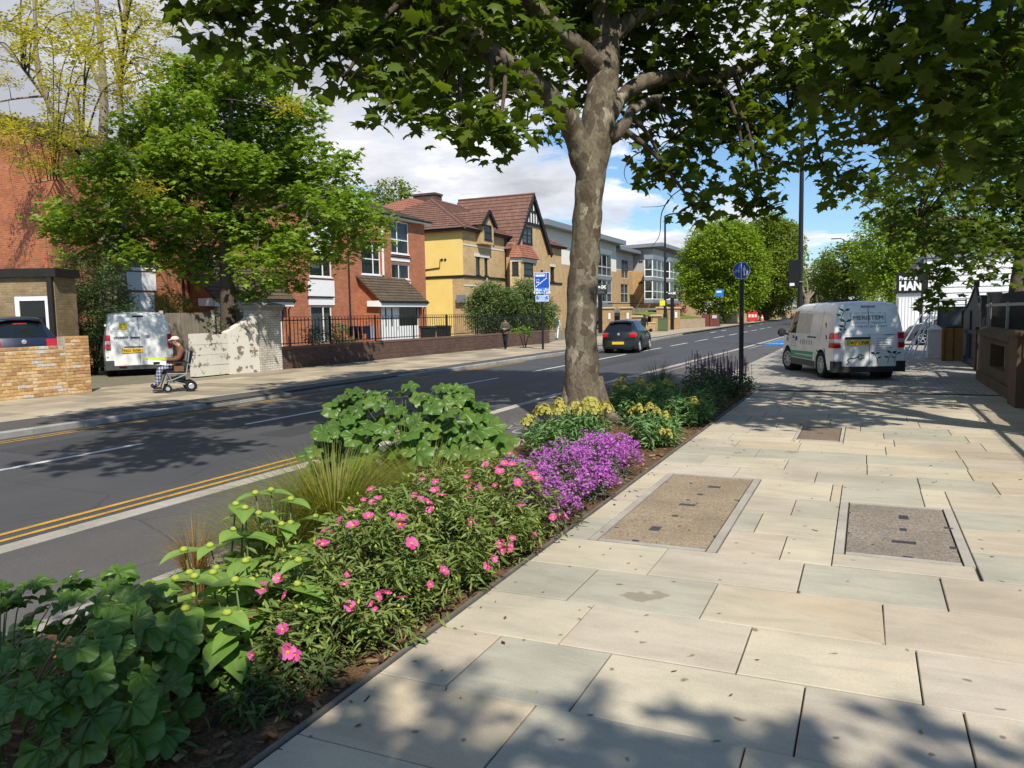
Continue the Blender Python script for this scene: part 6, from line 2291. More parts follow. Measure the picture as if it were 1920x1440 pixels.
class Veh:
 def __init__(s, L_, roof, belt, wbelt, wroof, rake, wheels, sill=.24, wr=.33, crown=.03, bulge=.05):
  s.L, s.roof, s.belt, s.wb, s.wrf, s.rake, s.wheels, s.sill, s.wr, s.crown, s.bulge = L_, roof, belt, wbelt, wroof, rake, wheels, sill, wr, crown, bulge
  s.top = max(q for _, q in roof)

 def ring(s, y):
  zr = tab(s.roof, y); zb = min(tab(s.belt, y), zr - .05)
  w = tab(s.wb, y); wr = min(tab(s.wrf, y), w)
  zs = s.sill
  for wy in s.wheels:
   d = abs(y - wy)
   if d < s.wr + .06: zs = max(zs, s.wr - .01 + math.sqrt((s.wr + .065) ** 2 - d * d) - .0)
  zs = min(zs, zb - .06)
  pts = [(w * .955, zs), (w * .985, zs + (zb - zs) * .25), (w, zs + (zb - zs) * .55), (w * .985, zb)]
  for t in (.33, .66):
   pts.append((w * .985 + (wr - w * .985) * t ** 1.15, zb + (zr - .07 - zb) * t))
  k = max(.25, min(1, (zr - zb) / .5))
  pts += [(wr, zr - .07 * k), (wr * .93, zr - .022 * k), (wr * .72, zr), (wr * .36, zr + s.crown * .75), (0, zr + s.crown)]
  return pts

 def yoff(s, z, y):
  """rear rake: pushes the upper tail forward"""
  u = max(0.0, 1 - (y + s.L / 2) / .9)
  return tab(s.rake, z) * u

 def body(s, name, m, parent):
  ys = sorted({-s.L / 2 + s.L * i / 46 for i in range(47)} | {wy + (s.wr + .06) * math.cos(a) for wy in s.wheels for a in (0, .4, .8, 1.2, 1.57, 1.94, 2.34, 2.74, 3.14)})
  vs, fs = [], []
  n = 21
  for y in ys:
   r_ = s.ring(y)
   full = [(-x, z) for x, z in r_[:-1]] + [r_[-1]] + [(x, z) for x, z in reversed(r_[:-1])]
   for x, z in full: vs.append((x, y + s.yoff(z, y), z))
  for i in range(len(ys) - 1):
   for k in range(n - 1):
    fs.append((i * n + k, i * n + k + 1, (i + 1) * n + k + 1, (i + 1) * n + k))
  b = MB(); b.add(vs, [f[::-1] for f in fs])
  # front and rear caps as rows with a slight bulge
  for i, sg in ((0, -1), (len(ys) - 1, 1)):
   base = [vs[i * n + k] for k in range(11)]
   cv, cf = [], []
   m_ = 8
   for (x, y, z) in base:
    for j in range(m_ + 1):
     t = -1 + 2 * j / m_
     cv.append((-x * t * -1 if False else x * -t, y + sg * s.bulge * (1 - t * t), z))
   for a in range(10):
    for j in range(m_):
     q = (a * (m_ + 1) + j, a * (m_ + 1) + j + 1, (a + 1) * (m_ + 1) + j + 1, (a + 1) * (m_ + 1) + j)
     cf.append(q if sg > 0 else q[::-1])
   b.add(cv, cf)
  # floor pan
  b.quad((-tab(s.wb, 0) * .9, -s.L / 2 + .1, s.sill + .02), (-tab(s.wb, 0) * .9, s.L / 2 - .1, s.sill + .02), (tab(s.wb, 0) * .9, s.L / 2 - .1, s.sill + .02), (tab(s.wb, 0) * .9, -s.L / 2 + .1, s.sill + .02), 1)
  return b.build(name, [m, M_blkplastic], parent, local=True, auto=38)

 def side_x(s, y, z):
  r_ = s.ring(y)
  for (x0, z0), (x1, z1) in zip(r_, r_[1:]):
   if z0 <= z <= z1 and z1 > z0: return x0 + (x1 - x0) * (z - z0) / (z1 - z0)
  return r_[0][0] if z < r_[0][1] else r_[6][0]

 def rear_y(s, x, z):
  w = s.side_x(-s.L / 2, z)
  t = max(-1, min(1, x / max(w, .1)))
  return -s.L / 2 + tab(s.rake, z) - s.bulge * (1 - t * t)

 def slab(s, name, m, parent, fn, corners, out, thick=.004, nu=6, nv=4, lift=.004):
  """thin raised piece over a body surface; corners in surface coordinates, in order round the patch"""
  (a, c, d, e) = [Vector(q) for q in corners]
  b = MB(); top, bot = [], []
  for j in range(nv + 1):
   for i in range(nu + 1):
    p = a.lerp(c, i / nu).lerp(e.lerp(d, i / nu), j / nv)
    P = Vector(fn(p.x, p.y)); o = Vector(out(p.x, p.y)) if callable(out) else Vector(out)
    top.append(P + o * (lift + thick)); bot.append(P - o * .012)
  nn = len(top); fs = []
  for j in range(nv):
   for i in range(nu):
    k = j * (nu + 1) + i
    fs.append((k, k + 1, k + nu + 2, k + nu + 1))
  edge = list(range(nu + 1)) + [(j + 1) * (nu + 1) + nu for j in range(nv)] + [nv * (nu + 1) + i for i in range(nu - 1, -1, -1)] + [j * (nu + 1) for j in range(nv - 1, 0, -1)]
  for k in range(len(edge)):
   p, q = edge[k], edge[(k + 1) % len(edge)]
   fs.append((q, p, p + nn, q + nn))
  b.add(top + bot, fs)
  return b.build(name, m, parent, local=True, auto=40)

 def rear(s, name, m, parent, x0, z0, x1, z1, thick=.004, inx=0.0, lift=.004):
  return s.slab(name, m, parent, lambda x, z: (x, s.rear_y(x, z), z), [(x0, z0), (x1, z0), (x1 - inx, z1), (x0 + inx, z1)], (0, -1, 0), thick, lift=lift)

 def side(s, name, m, parent, sg, pts, thick=.003, nu=8, lift=.004):
  f = lambda y, z: (sg * s.side_x(y, z), y + s.yoff(z, y), z)
  c = pts if sg > 0 else [pts[1], pts[0], pts[3], pts[2]]
  return s.slab(name, m, parent, f, c, (sg, 0, .15), thick, nu, 5, lift)

 def top_screen(s, name, m, parent, y0, y1, w):
  f = lambda x, y: (x, y, tab(s.roof, y) + s.crown * max(0, 1 - (x / .8) ** 2))
  return s.slab(name, m, parent, f, [(-w * 1.05, y1), (-w * .95, y0), (w * .95, y0), (w * 1.05, y1)], (0, .5, .8), .004, 8, 8)

 def wheelset(s, parent, rim_m=M_alloy, steer=0.0, spokes=7, width=.2, hub=.64, dark=False):
  ty = MB(); r_, w = s.wr, width / 2
  ty.lathe([(r_ * .62, -w * .9), (r_ * .9, -w), (r_ * .985, -w * .7), (r_, -w * .3), (r_, w * .3), (r_ * .985, w * .7), (r_ * .9, w), (r_ * .62, w * .9)], (0, 0, 0), 28, 'X', caps=False)
  tme = ty.mesh('wheel', M_rubber, True)
  ri = MB()
  ri.lathe([(r_ * .64, w * .92), (r_ * .60, w * .80), (r_ * .57, w * .35), (0.001, w * .3)], (0, 0, 0), 28, 'X', 1, False)
  ri.lathe([(r_ * .66, w * .86), (r_ * .64, w * .99), (r_ * .58, w * .96), (r_ * .57, w * .5)], (0, 0, 0), 28, 'X', 0, False)
  ri.lathe([(r_ * .16, w * .3), (r_ * .15, w * .9), (.001, w * .94)], (0, 0, 0), 14, 'X', 0, False)
  for k in range(spokes):
   Mk = Matrix.Rotation(2 * PI * k / spokes, 4, 'X')
   ri.box((w * .35, -r_ * .055, r_ * .12), (w * .86, r_ * .055, r_ * .6), 0, Mk)
  rme = ri.mesh('rim', [rim_m, M_blkplastic])
  for wy in s.wheels:
   for sg in (-1, 1):
    x = sg * (tab(s.wb, wy) * .985 - w - .015)
    Mx = Matrix.Translation((x, wy, s.wr)) @ (rotz(steer) if wy > 0 else Matrix.Identity(4)) @ (rotz(PI) if sg < 0 else Matrix.Identity(4))
    o = inst('wheel', tme, Mx, parent, True)
    inst('rim', rme, Matrix.Identity(4), o, True)
    b = MB(); b.lathe([(s.wr + .062, -.30), (s.wr + .062, .01)], (0, 0, 0), 22, 'X', 0, False)
    b.lathe([(s.wr + .06, -.30), (.01, -.30)], (0, 0, 0), 22, 'X', 0, False)
    bw = b.build('wheel_arch', M_blkplastic, parent, True)
    bw.matrix_basis = Matrix.Translation((sg * (tab(s.wb, wy) * .955 - .02), wy, s.wr)) @ (rotz(PI) if sg < 0 else Matrix.Identity(4))

 def text(s, txt, size, x, z, m, parent, width=None, bold=.0, lift=.016):
  y = min(s.rear_y(x + d, z) for d in (-.2, 0, .2)) - lift
  return lettering(txt, size, basis((x, y, z), (1, 0, 0), (0, tab(s.rake, z + .1) - tab(s.rake, z - .1), .2)), m, parent, True, bold, width)

 def plate(s, txt, x, z, parent, band=None, w=.53, h=.115, off=.012):
  y = min(s.rear_y(x + d, z) for d in (-.25, 0, .25)) - off
  b = MB(); b.box((x - w / 2, y - .012, z - h / 2), (x + w / 2, y + .03, z + h / 2))
  p = b.build('number_plate', M_plate, parent, True)
  if band:
   b = MB(); b.box((x - w / 2 + .004, y - .0145, z - h / 2 + .004), (x - w / 2 + .05, y - .0125, z + h / 2 - .004)); b.build('plate_band', band, p, True)
  if txt:
   lettering(txt, h * .78, basis((x + (.022 if band else 0), y - .0145, z - .003), (1, 0, 0), (0, 0, 1)), M_ink, p, True, .003, w * (.80 if band else .86))
  return p


def panel_van(label, loc, rz, L_, W_, H_, kind):
 t = thing('panel_van', label, 'van', loc, rz, 'white panel vans')
 h, w = H_, W_ / 2
 v = Veh(L_, [(-L_ / 2, h - .05), (-L_ / 2 + .25, h), (L_ * .10, h), (L_ * .20, h - .06), (L_ * .375, h * .63), (L_ * .46, h * .53), (L_ / 2, h * .40)],
   [(-L_ / 2, h * .53), (L_ * .2, h * .53), (L_ * .36, h * .56), (L_ / 2, h * .36)],
   [(-L_ / 2, w * .97), (-L_ / 2 + .4, w), (L_ * .3, w), (L_ * .42, w * .94), (L_ / 2, w * .74)],
   [(-L_ / 2, w * .82), (L_ * .2, w * .84), (L_ * .36, w * .84), (L_ / 2, w * .70)],
   [(.0, .0), (h * .45, .0), (h * .6, .03), (h * .98, .15), (h + .1, .22)], (-L_ * .305, L_ * .315), .23, .33, .03, .05)
 v.body('body', M_vanwhite, t)
 v.wheelset(t, M_alloy, .18 if kind == 1 else 0, 9, .2)
 for sg in (-1, 1):
  v.side('cab_window', M_carglass, t, sg, [(L_ * .135, h * .575), (L_ * .30, h * .575), (L_ * .215, h * .88), (L_ * .135, h * .90)])
  v.side('sill_trim', M_greyplastic, t, sg, [(-L_ * .21, .235), (L_ * .225, .235), (L_ * .225, .40), (-L_ * .21, .40)], .012)
  for yy in (L_ * .125, -L_ * .02, -L_ * .30):
   v.side('door_seam', M_blkplastic, t, sg, [(yy - .005, .45), (yy + .005, .45), (yy + .005, h * .90), (yy - .005, h * .90)], .0012, 1, .001)
  b = MB(); b.lathe([(.001, -.09), (.09, -.08), (.12, 0), (.1, .08), (.001, .1)], (sg * (w + .16), L_ * .29, h * .58), 10, 'Y'); b.bar((sg * (w - .06), L_ * .285, h * .55), (sg * (w + .14), L_ * .285, h * .56), .05)
  b.build('wing_mirror', M_blkplastic, t, True)
 v.top_screen('windscreen', M_carglass, t, L_ * .215, L_ * .372, w * .80)
 # rear doors
 v.rear('door_seam', M_blkplastic, t, -.006, .36, .006, h * .93, .0015, 0, .001)
 v.rear('high_brake_light', M_darkred if kind == 1 else M_fascia, t, -.16, h * .945 - .03, .16, h * .945 + .02, .015)
 b = MB(); b.prism([(-w * .96, -L_ / 2 + .02, .24), (-w * .96, -L_ / 2 + .02, .43), (-w * .78, -L_ / 2 - .055, .43), (w * .78, -L_ / 2 - .055, .43), (w * .96, -L_ / 2 + .02, .43), (w * .96, -L_ / 2 + .02, .24)][::-1], (0, .0, 0)) if False else None
 b = MB()
 for (xa, xb, zt) in ((-w * .985, -w * .74, .46 if kind else .50), (-w * .74, w * .74, .335), (w * .74, w * .985, .46 if kind else .50)):
  b.box((xa + .002, -L_ / 2 - .075 if abs(xa + xb) < .1 else -L_ / 2 - .055, .20), (xb - .002, -L_ / 2 + .16, zt))
 b.build('rear_bumper', M_greyplastic if kind == 0 else M_blkplastic, t, True, auto=30)
 return t, v


def lamp(v, t, sg, z0, z1, wide, yb):
 """tail lamp wrapping from the rear face to the flank"""
 w = v.side_x(-v.L / 2, (z0 + z1) / 2)
 for (za, zb, m) in ((z0, z0 + (z1 - z0) * .34, M_redlens), (z0 + (z1 - z0) * .35, z0 + (z1 - z0) * .58, M_clearlens), (z0 + (z1 - z0) * .59, z1, M_redlens)):
  xa, xb = (w - wide, w * .992) if sg > 0 else (-w * .992, -w + wide)
  v.rear('tail_lamp', m, t, xa, za, xb, zb, .03)
  v.side('tail_lamp', m, t, sg, [(-v.L / 2 + .005, za), (-v.L / 2 + yb, za), (-v.L / 2 + yb * .8, zb), (-v.L / 2 + .005, zb)], .012, 3)


# --- white van with the plant drawings, parked on the pavement
va, vb = Vector((-0.82, 20.35, 0.00)), Vector((0.53, 20.97, 0.00))
heading = Vector((-.37, .93, 0)).normalized()
mid = Vector((-.17, 20.85, 0)) + heading * 1.6
rzA = math.atan2(heading.y, heading.x) - PI / 2
tA, vA = panel_van('white electric van with plant drawings and green lettering, parked on the pavement', (mid.x, mid.y, 0), rzA, 4.45, 1.72, 1.87, 1)
hA = 1.87
for sg in (-1, 1): lamp(vA, tA, sg, .78, 1.14, .15, .26)
vA.rear('upper_panel_groove', M_greyink, tA, -.70, 1.085, .70, 1.092, .001, 0, .0015)
vA.rear('handle_strip', M_blkplastic, tA, -.56, 1.045 - .06, .02, 1.04, .02)
vA.plate('WJ71 YUR', -.26, .905, tA, M_plate_green, .56)
# boxed name
for (x0, z0, x1, z1) in ((-.42, 1.605, .40, 1.614), (-.42, 1.37, -.02, 1.379), (.30, 1.37, .40, 1.379), (-.42, 1.379, -.411, 1.605), (.391, 1.379, .40, 1.605)):
 vA.rear('logo_frame', M_greenink, tA, x0, z0, x1, z1, .0012, 0, .001)
vA.text('MERISTEM', .15, -.01, 1.492, M_greenink, tA, .70, .0)
vA.text('DESIGN', .055, .16, 1.375, M_greenink, tA, .22)
vA.text('Turning the grey green!', .085, .0, 1.295, M_greyink, tA, .82)
for k, (x0, x1) in enumerate(((.16, .56), (.16, .50), (.16, .44), (.16, .50), (.16, .54), (.16, .42))):
 vA.rear('small_print', M_greyink, tA, x0, .99 - k * .055, x1, 1.0 - k * .055, .001, 0, .001)
vA.rear('maker_badge', M_blkplastic, tA, .36, 1.075, .58, 1.09, .002)


def sprig(v, t, x, z, s, lean, m=M_greenink):
 """drawn stalk with leaves on the rear doors"""
 b = MB()
 P = lambda u, w: (x + u * s, v.rear_y(x + u * s, z + w * s) - .0075, z + w * s)
 n = 8
 for i in range(n):
  a, c = i / n, (i + 1) / n
  f = lambda q: lean * q * q * .6
  b.quad(P(f(a) - .03, a), P(f(a) + .03, a), P(f(c) + .03, c), P(f(c) - .03, c))
 for (a, dx, dz) in ((1.0, .55, .25), (1.0, -.5, .3), (.55, .5 * (1 if lean < 0 else -1), .2)):
  q = lean * a * a * .6
  b.poly([P(q, a), P(q + dx * .5 + .1, a + dz * .2), P(q + dx, a + dz), P(q + dx * .35, a + dz * .9)] if dx > 0 else [P(q, a), P(q + dx * .35, a + dz * .9), P(q + dx, a + dz), P(q + dx * .5 - .1, a + dz * .2)])
 return b.build('plant_drawing', m, t, True)


for (x, z, s_, le) in ((.20, .40, .22, -.5), (.44, .40, .24, .6), (.60, .42, .20, .4), (-.58, 1.12, .28, .3), (-.64, 1.40, .26, .6), (-.66, 1.02, .18, .5)):
 sprig(vA, tA, x, z, s_, le)
b = MB()
P = lambda x, z: Vector((x, vA.rear_y(x, z) - .0085, z))
cv = [(-.52, .38), (-.46, .44), (-.50, .50), (-.44, .535), (-.34, .53), (-.30, .56), (-.24, .565)]
for p, q in zip(cv, cv[1:]): b.bar(P(*p), P(*q), .006, .018)
for a in range(10):
 t0, t1 = PI * (.5 + a / 10), PI * (.5 + (a + 1) / 10)
 b.bar(P(-.18 + .07 * math.cos(t0), .565 + .065 * math.sin(t0)), P(-.18 + .07 * math.cos(t1), .565 + .065 * math.sin(t1)), .006, .016)
b.bar(P(-.18, .50), P(-.18, .63), .006, .016); b.bar(P(-.18, .595), P(-.11, .6), .006, .016); b.bar(P(-.18, .54), P(-.11, .545), .006, .016)
b.build('plug_drawing', M_greenink, tA, True)
# flank drawings: glazed-looking print, icons, green band
for sg in (-1,):
 vA.side('printed_window', mat('faded_print', (0.50, .48, .40), .4, .4, var=.25, vs=5), tA, sg, [(-.55, 1.08), (.50, 1.08), (.50, 1.62), (-.55, 1.60)], .001, 8, .002)
 vA.side('green_band', M_greenband, tA, sg, [(-1.0, .42), (.98, .42), (.98, .60), (-1.0, .63)], .001, 10, .003)
 vA.side('band_lettering', M_palegrey, tA, sg, [(-.8, .50), (.6, .50), (.6, .53), (-.8, .54)], .001, 8, .0055)
 vA.side('door_rail', M_blkplastic, tA, sg, [(-1.05, .985), (-.42, .985), (-.42, 1.02), (-1.05, 1.02)], .006)
 for k in range(6):
  y = -.75 + k * .17
  vA.side('icon', M_greyink, tA, sg, [(y, .80), (y + .055, .80), (y + .055, .92), (y, .92)], .001, 2, .002)
 for k in range(5):
  vA.side('small_print', M_greyink, tA, sg, [(.62, .72 + k * .07), (1.05 - .07 * (k % 3), .72 + k * .07), (1.05 - .07 * (k % 3), .735 + k * .07), (.62, .735 + k * .07)], .001, 3, .002)
 for (y, z) in ((-1.75, .62), (-1.85, .95), (-1.7, 1.25), (-1.2, .55), (1.2, .8)):
  vA.side('leaf_drawing', M_greenink, tA, sg, [(y, z), (y + .09, z + .06), (y + .13, z + .14), (y + .02, z + .12)], .001, 3, .002)
 vA.side('handle', M_blkplastic, tA, sg, [(.44, .88), (.52, .88), (.52, .99), (.44, .99)], .02)
 vA.side('handle', M_blkplastic, tA, sg, [(.70, .93), (.76, .93), (.76, .99), (.70, .99)], .02)
for yy, hh_ in ((.2, .03), (-.5, .05)):
 b = MB(); b.box((-.3, yy - .2, 1.87), (.3, yy + .2, 1.90 + hh_)); b.build('roof_bar', M_blkplastic, tA, True)

# --- white van across the road, rear towards us
hB = Vector((-.82, .57, 0)).normalized()
pB = Vector((-21.41, 17.62, 0.00)) * .985
pB.z = 0
midB = pB + hB * 2.5
tB, vB = panel_van('white panel van parked nose-in across the road, with a yellow notice on its rear door', (midB.x, midB.y, 0), math.atan2(hB.y, hB.x) - PI / 2, 4.96, 2.02, 2.0, 0)
for sg in (-1, 1): lamp(vB, tB, sg, .86, 1.30, .14, .12)
vB.plate('VE23 SXW', -.22, .80, tB, None, .60, .13)
vB.text('VIVARO', .085, -.52, 1.22, M_blkplastic, tB, .42, .004)
vB.rear('handle', M_blkplastic, tB, -.24, 1.20, .02, 1.235, .03)
vB.rear('handle_recess', M_greyplastic, tB, -.45, .90, .10, .935, .008)
b = MB(); b.lathe([(.05, 0), (.065, -.012), (.045, -.02), (.001, -.022)], (.24, vB.rear_y(.24, 1.25) - .005, 1.25), 14, 'Y'); b.build('maker_badge', M_steel, tB, True)
M_ynote = mat('yellow_sticker', (0.62, 0.50, 0.02), .5, .4, var=.05)
vB.rear('notice', M_ynote, tB, -.56, 1.46, -.32, 1.68, .002)
for k in range(4): vB.rear('notice_print', M_fascia, tB, -.53, 1.48 + k * .05, -.36, 1.492 + k * .05, .001, 0, .0065)
vB.rear('reflector', M_darkred, tB, -.62, .30, -.42, .335, .085)
for sg in (-1, 1):
 for z in (.62, 1.58): vB.rear('hinge', M_vanwhite, tB, sg * .93 - .03, z, sg * .93 + .03, z + .07, .03)
for (x0, z0, x1, z1) in ((-.80, 1.42, -.06, 1.425), (.06, 1.42, .80, 1.425), (-.72, 1.84, -.08, 1.845), (.08, 1.84, .72, 1.845)):
 vB.rear('pressing', M_palegrey, tB, x0, z0, x1, z1, .002, 0, .001)

# --- hatchbacks


def hatch(label, loc, rz, L_, W_, H_, paint, group=None, spoiler=True):
 t = thing('hatchback', label, 'car', loc, rz, group or 'cars')
 h, w = H_, W_ / 2
 v = Veh(L_, [(-L_ / 2, h * .93), (-L_ / 2 + .35, h * .985), (-.35, h), (.35, h * .965), (L_ * .24, h * .70), (L_ * .36, h * .635), (L_ * .46, h * .56), (L_ / 2, h * .40)],
   [(-L_ / 2, h * .645), (0, h * .62), (L_ * .22, h * .60), (L_ / 2, h * .38)],
   [(-L_ / 2, w * .88), (-L_ / 2 + .35, w * .97), (-.3, w), (L_ * .3, w * .98), (L_ * .43, w * .90), (L_ / 2, w * .66)],
   [(-L_ / 2, w * .64), (-.3, w * .70), (L_ * .2, w * .70), (L_ / 2, w * .55)],
   [(0, .06), (h * .22, -.02), (h * .40, .0), (h * .58, .05), (h * .93, .44), (h + .1, .52)], (-L_ * .305, L_ * .315), .20, .315, .035, .09)
 v.body('body', paint, t)
 v.wheelset(t, M_alloy, 0, 5, .2)
 for sg in (-1, 1):
  v.side('rear_side_window', M_carglass, t, sg, [(-L_ * .30, h * .68), (-L_ * .075, h * .655), (-L_ * .075, h * .905), (-L_ * .24, h * .89)])
  v.side('front_side_window', M_carglass, t, sg, [(-L_ * .06, h * .652), (L_ * .20, h * .635), (L_ * .085, h * .89), (-L_ * .06, h * .905)])
  v.side('sill_trim', M_blkplastic, t, sg, [(-L_ * .215, .20), (L_ * .225, .20), (L_ * .225, .29), (-L_ * .215, .29)], .01)
  v.side('door_seam', M_blkplastic, t, sg, [(-L_ * .07, .3), (-L_ * .065, .3), (-L_ * .065, h * .65), (-L_ * .07, h * .65)], .001, 1, .001)
  v.side('handle', paint, t, sg, [(-.25, h * .555), (-.07, h * .555), (-.07, h * .575), (-.25, h * .575)], .02, 2)
  b = MB(); b.lathe([(.001, -.07), (.07, -.06), (.09, 0), (.07, .07), (.001, .09)], (sg * (w + .08), L_ * .185, h * .655), 10, 'Y'); b.bar((sg * (w * .88), L_ * .19, h * .64), (sg * (w + .06), L_ * .185, h * .645), .035)
  b.build('wing_mirror', paint, t, True)
  lw = v.side_x(-L_ / 2, h * .55)
  xa, xb = (lw - .24, lw * .985) if sg > 0 else (-lw * .985, -lw + .24)
  v.rear('tail_lamp', M_redlens, t, xa, h * .50, xb, h * .625, .02)
  v.side('tail_lamp', M_redlens, t, sg, [(-L_ / 2 + .005, h * .51), (-L_ / 2 + .17, h * .53), (-L_ / 2 + .15, h * .625), (-L_ / 2 + .005, h * .62)], .01, 3)
  v.rear('reflector', M_darkred, t, sg * lw * .80 - .12, h * .235, sg * lw * .80 + .12, h * .26, .012)
 v.rear('rear_window', M_carglass, t, -w * .66, h * .655, w * .66, h * .895, .003, .07)
 v.top_screen('windscreen', M_carglass, t, L_ * .10, L_ * .235, w * .68)
 v.rear('rear_bumper', paint, t, -w * .87, h * .20, w * .87, h * .40, .045)
 v.rear('bumper_insert', M_blkplastic, t, -w * .75, h * .155, w * .75, h * .235, .05)
 if spoiler:
  b = MB(); ys = -L_ / 2 + .36
  b.prism([(-w * .60, ys - .06, h * .925), (w * .60, ys - .06, h * .925), (w * .60, ys + .28, h * .99), (w * .60, ys - .12, h * .965), (-w * .60, ys - .12, h * .965), (-w * .60, ys + .28, h * .99)], (0, 0, .012)) if False else b.box((-w * .6, ys - .1, h * .945), (w * .6, ys + .1, h * .965))
  b.build('spoiler', paint, t, True)
 b = MB(); b.lathe([(.045, 0), (.06, -.012), (.04, -.018), (.001, -.02)], (0, v.rear_y(0, h * .585) - .004, h * .585), 16, 'Y'); b.build('maker_badge', M_alloy, t, True)
 return t, v


p0, p1 = Vector((-10.89, 33.54, 0.00)), Vector((-9.88, 36.71, 0.00))
tP, vP = hatch('black hatchback driving away along the far lane of the road', (-10.2, 35.3, -.1), math.radians(4), 3.98, 1.70, 1.47, M_carblack)
vP.plate('', 0, .47, tP, off=.065)
vP.rear('wiper', M_blkplastic, tP, -.05, .955, .25, .97, .006)
hC = Vector((-.93, .36, 0)).normalized()
pC = Vector((-20.20, 13.05, 0.97)); pC.z = 0
mC = pC + hC * 2.0
tC, vC = hatch('dark navy hatchback parked behind the yellow brick wall at the left edge', (mC.x, mC.y, .30), math.atan2(hC.y, hC.x) - PI / 2, 4.15, 1.76, 1.60, M_navy)
pad = MB(); pad.cbox((mC.x, mC.y, .14), (2.1, 4.5, .32), 0, math.atan2(hC.y, hC.x) - PI / 2); tag(pad.build('car_support_slab', M_strip), kind='structure')  # slab added as a support under the car, which was raised
vC.plate('EJ12 FGA', -.0, .72, tC, M_plate_blue)
vC.rear('high_brake_light', M_redlens, tC, -.16, 1.405, .16, 1.43, .01)
tD, vD = hatch('dark grey car parked by the white shed, half hidden by the white van', (3.75, 40.2, 0), math.radians(84), 4.2, 1.75, 1.5, M_cargrey)
tE, vE = hatch('black car parked behind the hotel piers, mostly hidden', (-24.82, 80.21, 0.61)[:2] + (0,), math.radians(70), 4.4, 1.8, 1.75, M_carblack)
q = (-15.31, 186.35, 0.82)
tF, vF = panel_van('white van parked far up the road beyond the tall lamp post', (q[0] + .6, q[1], 0), math.radians(65), 5.0, 2.0, 2.3, 0)

# ------------------------------------------------------------------ people
M_skin = mat('skin', (0.42, 0.235, 0.155), .6, .35, var=.12, vs=20)
M_skin2 = mat('darker_skin', (0.20, 0.105, 0.065), .6, .35, var=.12, vs=20)
M_shoe = mat('navy_shoe', (0.012, 0.018, 0.04), .6, .3, var=.1)
M_blackcloth = mat('black_cloth', (0.016, 0.016, 0.018), .9, .15, var=.3, vs=12)
M_brownj = mat('brown_jacket', (0.155, 0.075, 0.045), .9, .15, var=.3, vs=9, bump=.3, bs=18)
M_olivej = mat('olive_grey_jacket', (0.075, 0.072, 0.058), .85, .2, var=.5, vs=9, bump=.3, bs=18)
M_navyj = mat('dark_navy_jacket', (0.014, 0.018, 0.032), .85, .2, var=.3, vs=9)
M_whitec = mat('white_clothing', (0.72, 0.71, 0.68), .9, .15, var=.12, vs=9)
M_bluebag = mat('blue_backpack_cloth', (0.03, 0.07, 0.16), .85, .2, var=.3, vs=14)
M_capc = mat('pale_tweed_cap', (0.56, 0.48, 0.42), .9, .15, var=.2, vs=40)
M_hair = mat('dark_hair', (0.02, 0.016, 0.014), .8, .2, var=.3, vs=30)
M_darktr = mat('dark_trousers', (0.022, 0.022, 0.026), .9, .15, var=.3, vs=10)


def plaid():
 m, nt, out = new_mat('plaid_trousers')
 P = pos_vec(nt)
 sp = N(nt, 'ShaderNodeSeparateXYZ'); L(nt, P, sp.inputs[0])
 def stripes(s, fr):
  return math_n(nt, 'GREATER_THAN', math_n(nt, 'FRACT', math_n(nt, 'MULTIPLY', s, fr)), .52)
 a = stripes(sp.outputs[2], 13.0); b = stripes(math_n(nt, 'ADD', sp.outputs[0], sp.outputs[1]), 11.0)
 c = ramp(nt, math_n(nt, 'MULTIPLY', math_n(nt, 'ADD', a, b), .5), [(0, (0.05, 0.06, 0.10)), (.4, (0.17, 0.185, 0.24)), (.9, (0.42, 0.44, 0.49))], 'CONSTANT')
 principled(nt, out, c, .9, .15)
 return m


M_plaid = plaid()


def skin_body(name, J, E, rad, matfn, mats, parent, sub=1):
 """one continuous figure grown over a joint graph"""
 keys = list(J)
 me = bpy.data.meshes.new('figure')
 me.from_pydata([J[k] for k in keys], [(keys.index(a), keys.index(c)) for a, c in E], [])
 o = bpy.data.objects.new('figure', me)
 COL.objects.link(o)
 o.modifiers.new('skin', 'SKIN').use_smooth_shade = True
 sv = me.skin_vertices[0].data if len(me.skin_vertices) else None
 for i, k in enumerate(keys):
  r_ = rad[k]
  sv[i].radius = r_ if isinstance(r_, tuple) else (r_, r_)
  sv[i].use_root = (k == 'hip')
 ms = o.modifiers.new('sub', 'SUBSURF'); ms.levels = sub; ms.render_levels = sub
 dg = bpy.context.evaluated_depsgraph_get()
 dg.update()
 m2 = bpy.data.meshes.new_from_object(o.evaluated_get(dg))
 bpy.data.objects.remove(o)
 m2.materials.clear()
 for m in mats: m2.materials.append(m)
 for p in m2.polygons:
  p.material_index = matfn(p.center)
  p.use_smooth = True
 ob = bpy.data.objects.new(name, m2)
 COL.objects.link(ob)
 return adopt(ob, parent, True)


EDGES = [('hip', 'waist'), ('waist', 'chest'), ('chest', 'neck'), ('neck', 'jaw'), ('jaw', 'head'), ('head', 'crown')]
for s_ in 'LR':
 EDGES += [('chest', 'sh' + s_), ('sh' + s_, 'el' + s_), ('el' + s_, 'wr' + s_), ('wr' + s_, 'pa' + s_), ('hip', 'th' + s_), ('th' + s_, 'kn' + s_), ('kn' + s_, 'an' + s_), ('an' + s_, 'to' + s_)]
RAD = dict(hip=(.15, .11), waist=(.145, .105), chest=(.165, .12), neck=.058, jaw=(.062, .07), head=(.078, .095), crown=(.055, .065),
     sh=.072, el=.050, wr=.036, pa=(.036, .022), th=.098, kn=.066, an=.046, to=(.042, .032))


def radii(f=1.0, **kw):
 d = {}
 for k, v in RAD.items():
  v = tuple(q * f for q in v) if isinstance(v, tuple) else v * f
  if len(k) == 2:
   for s_ in 'LR': d[k + s_] = v
  else: d[k] = v
 d.update(kw)
 return d


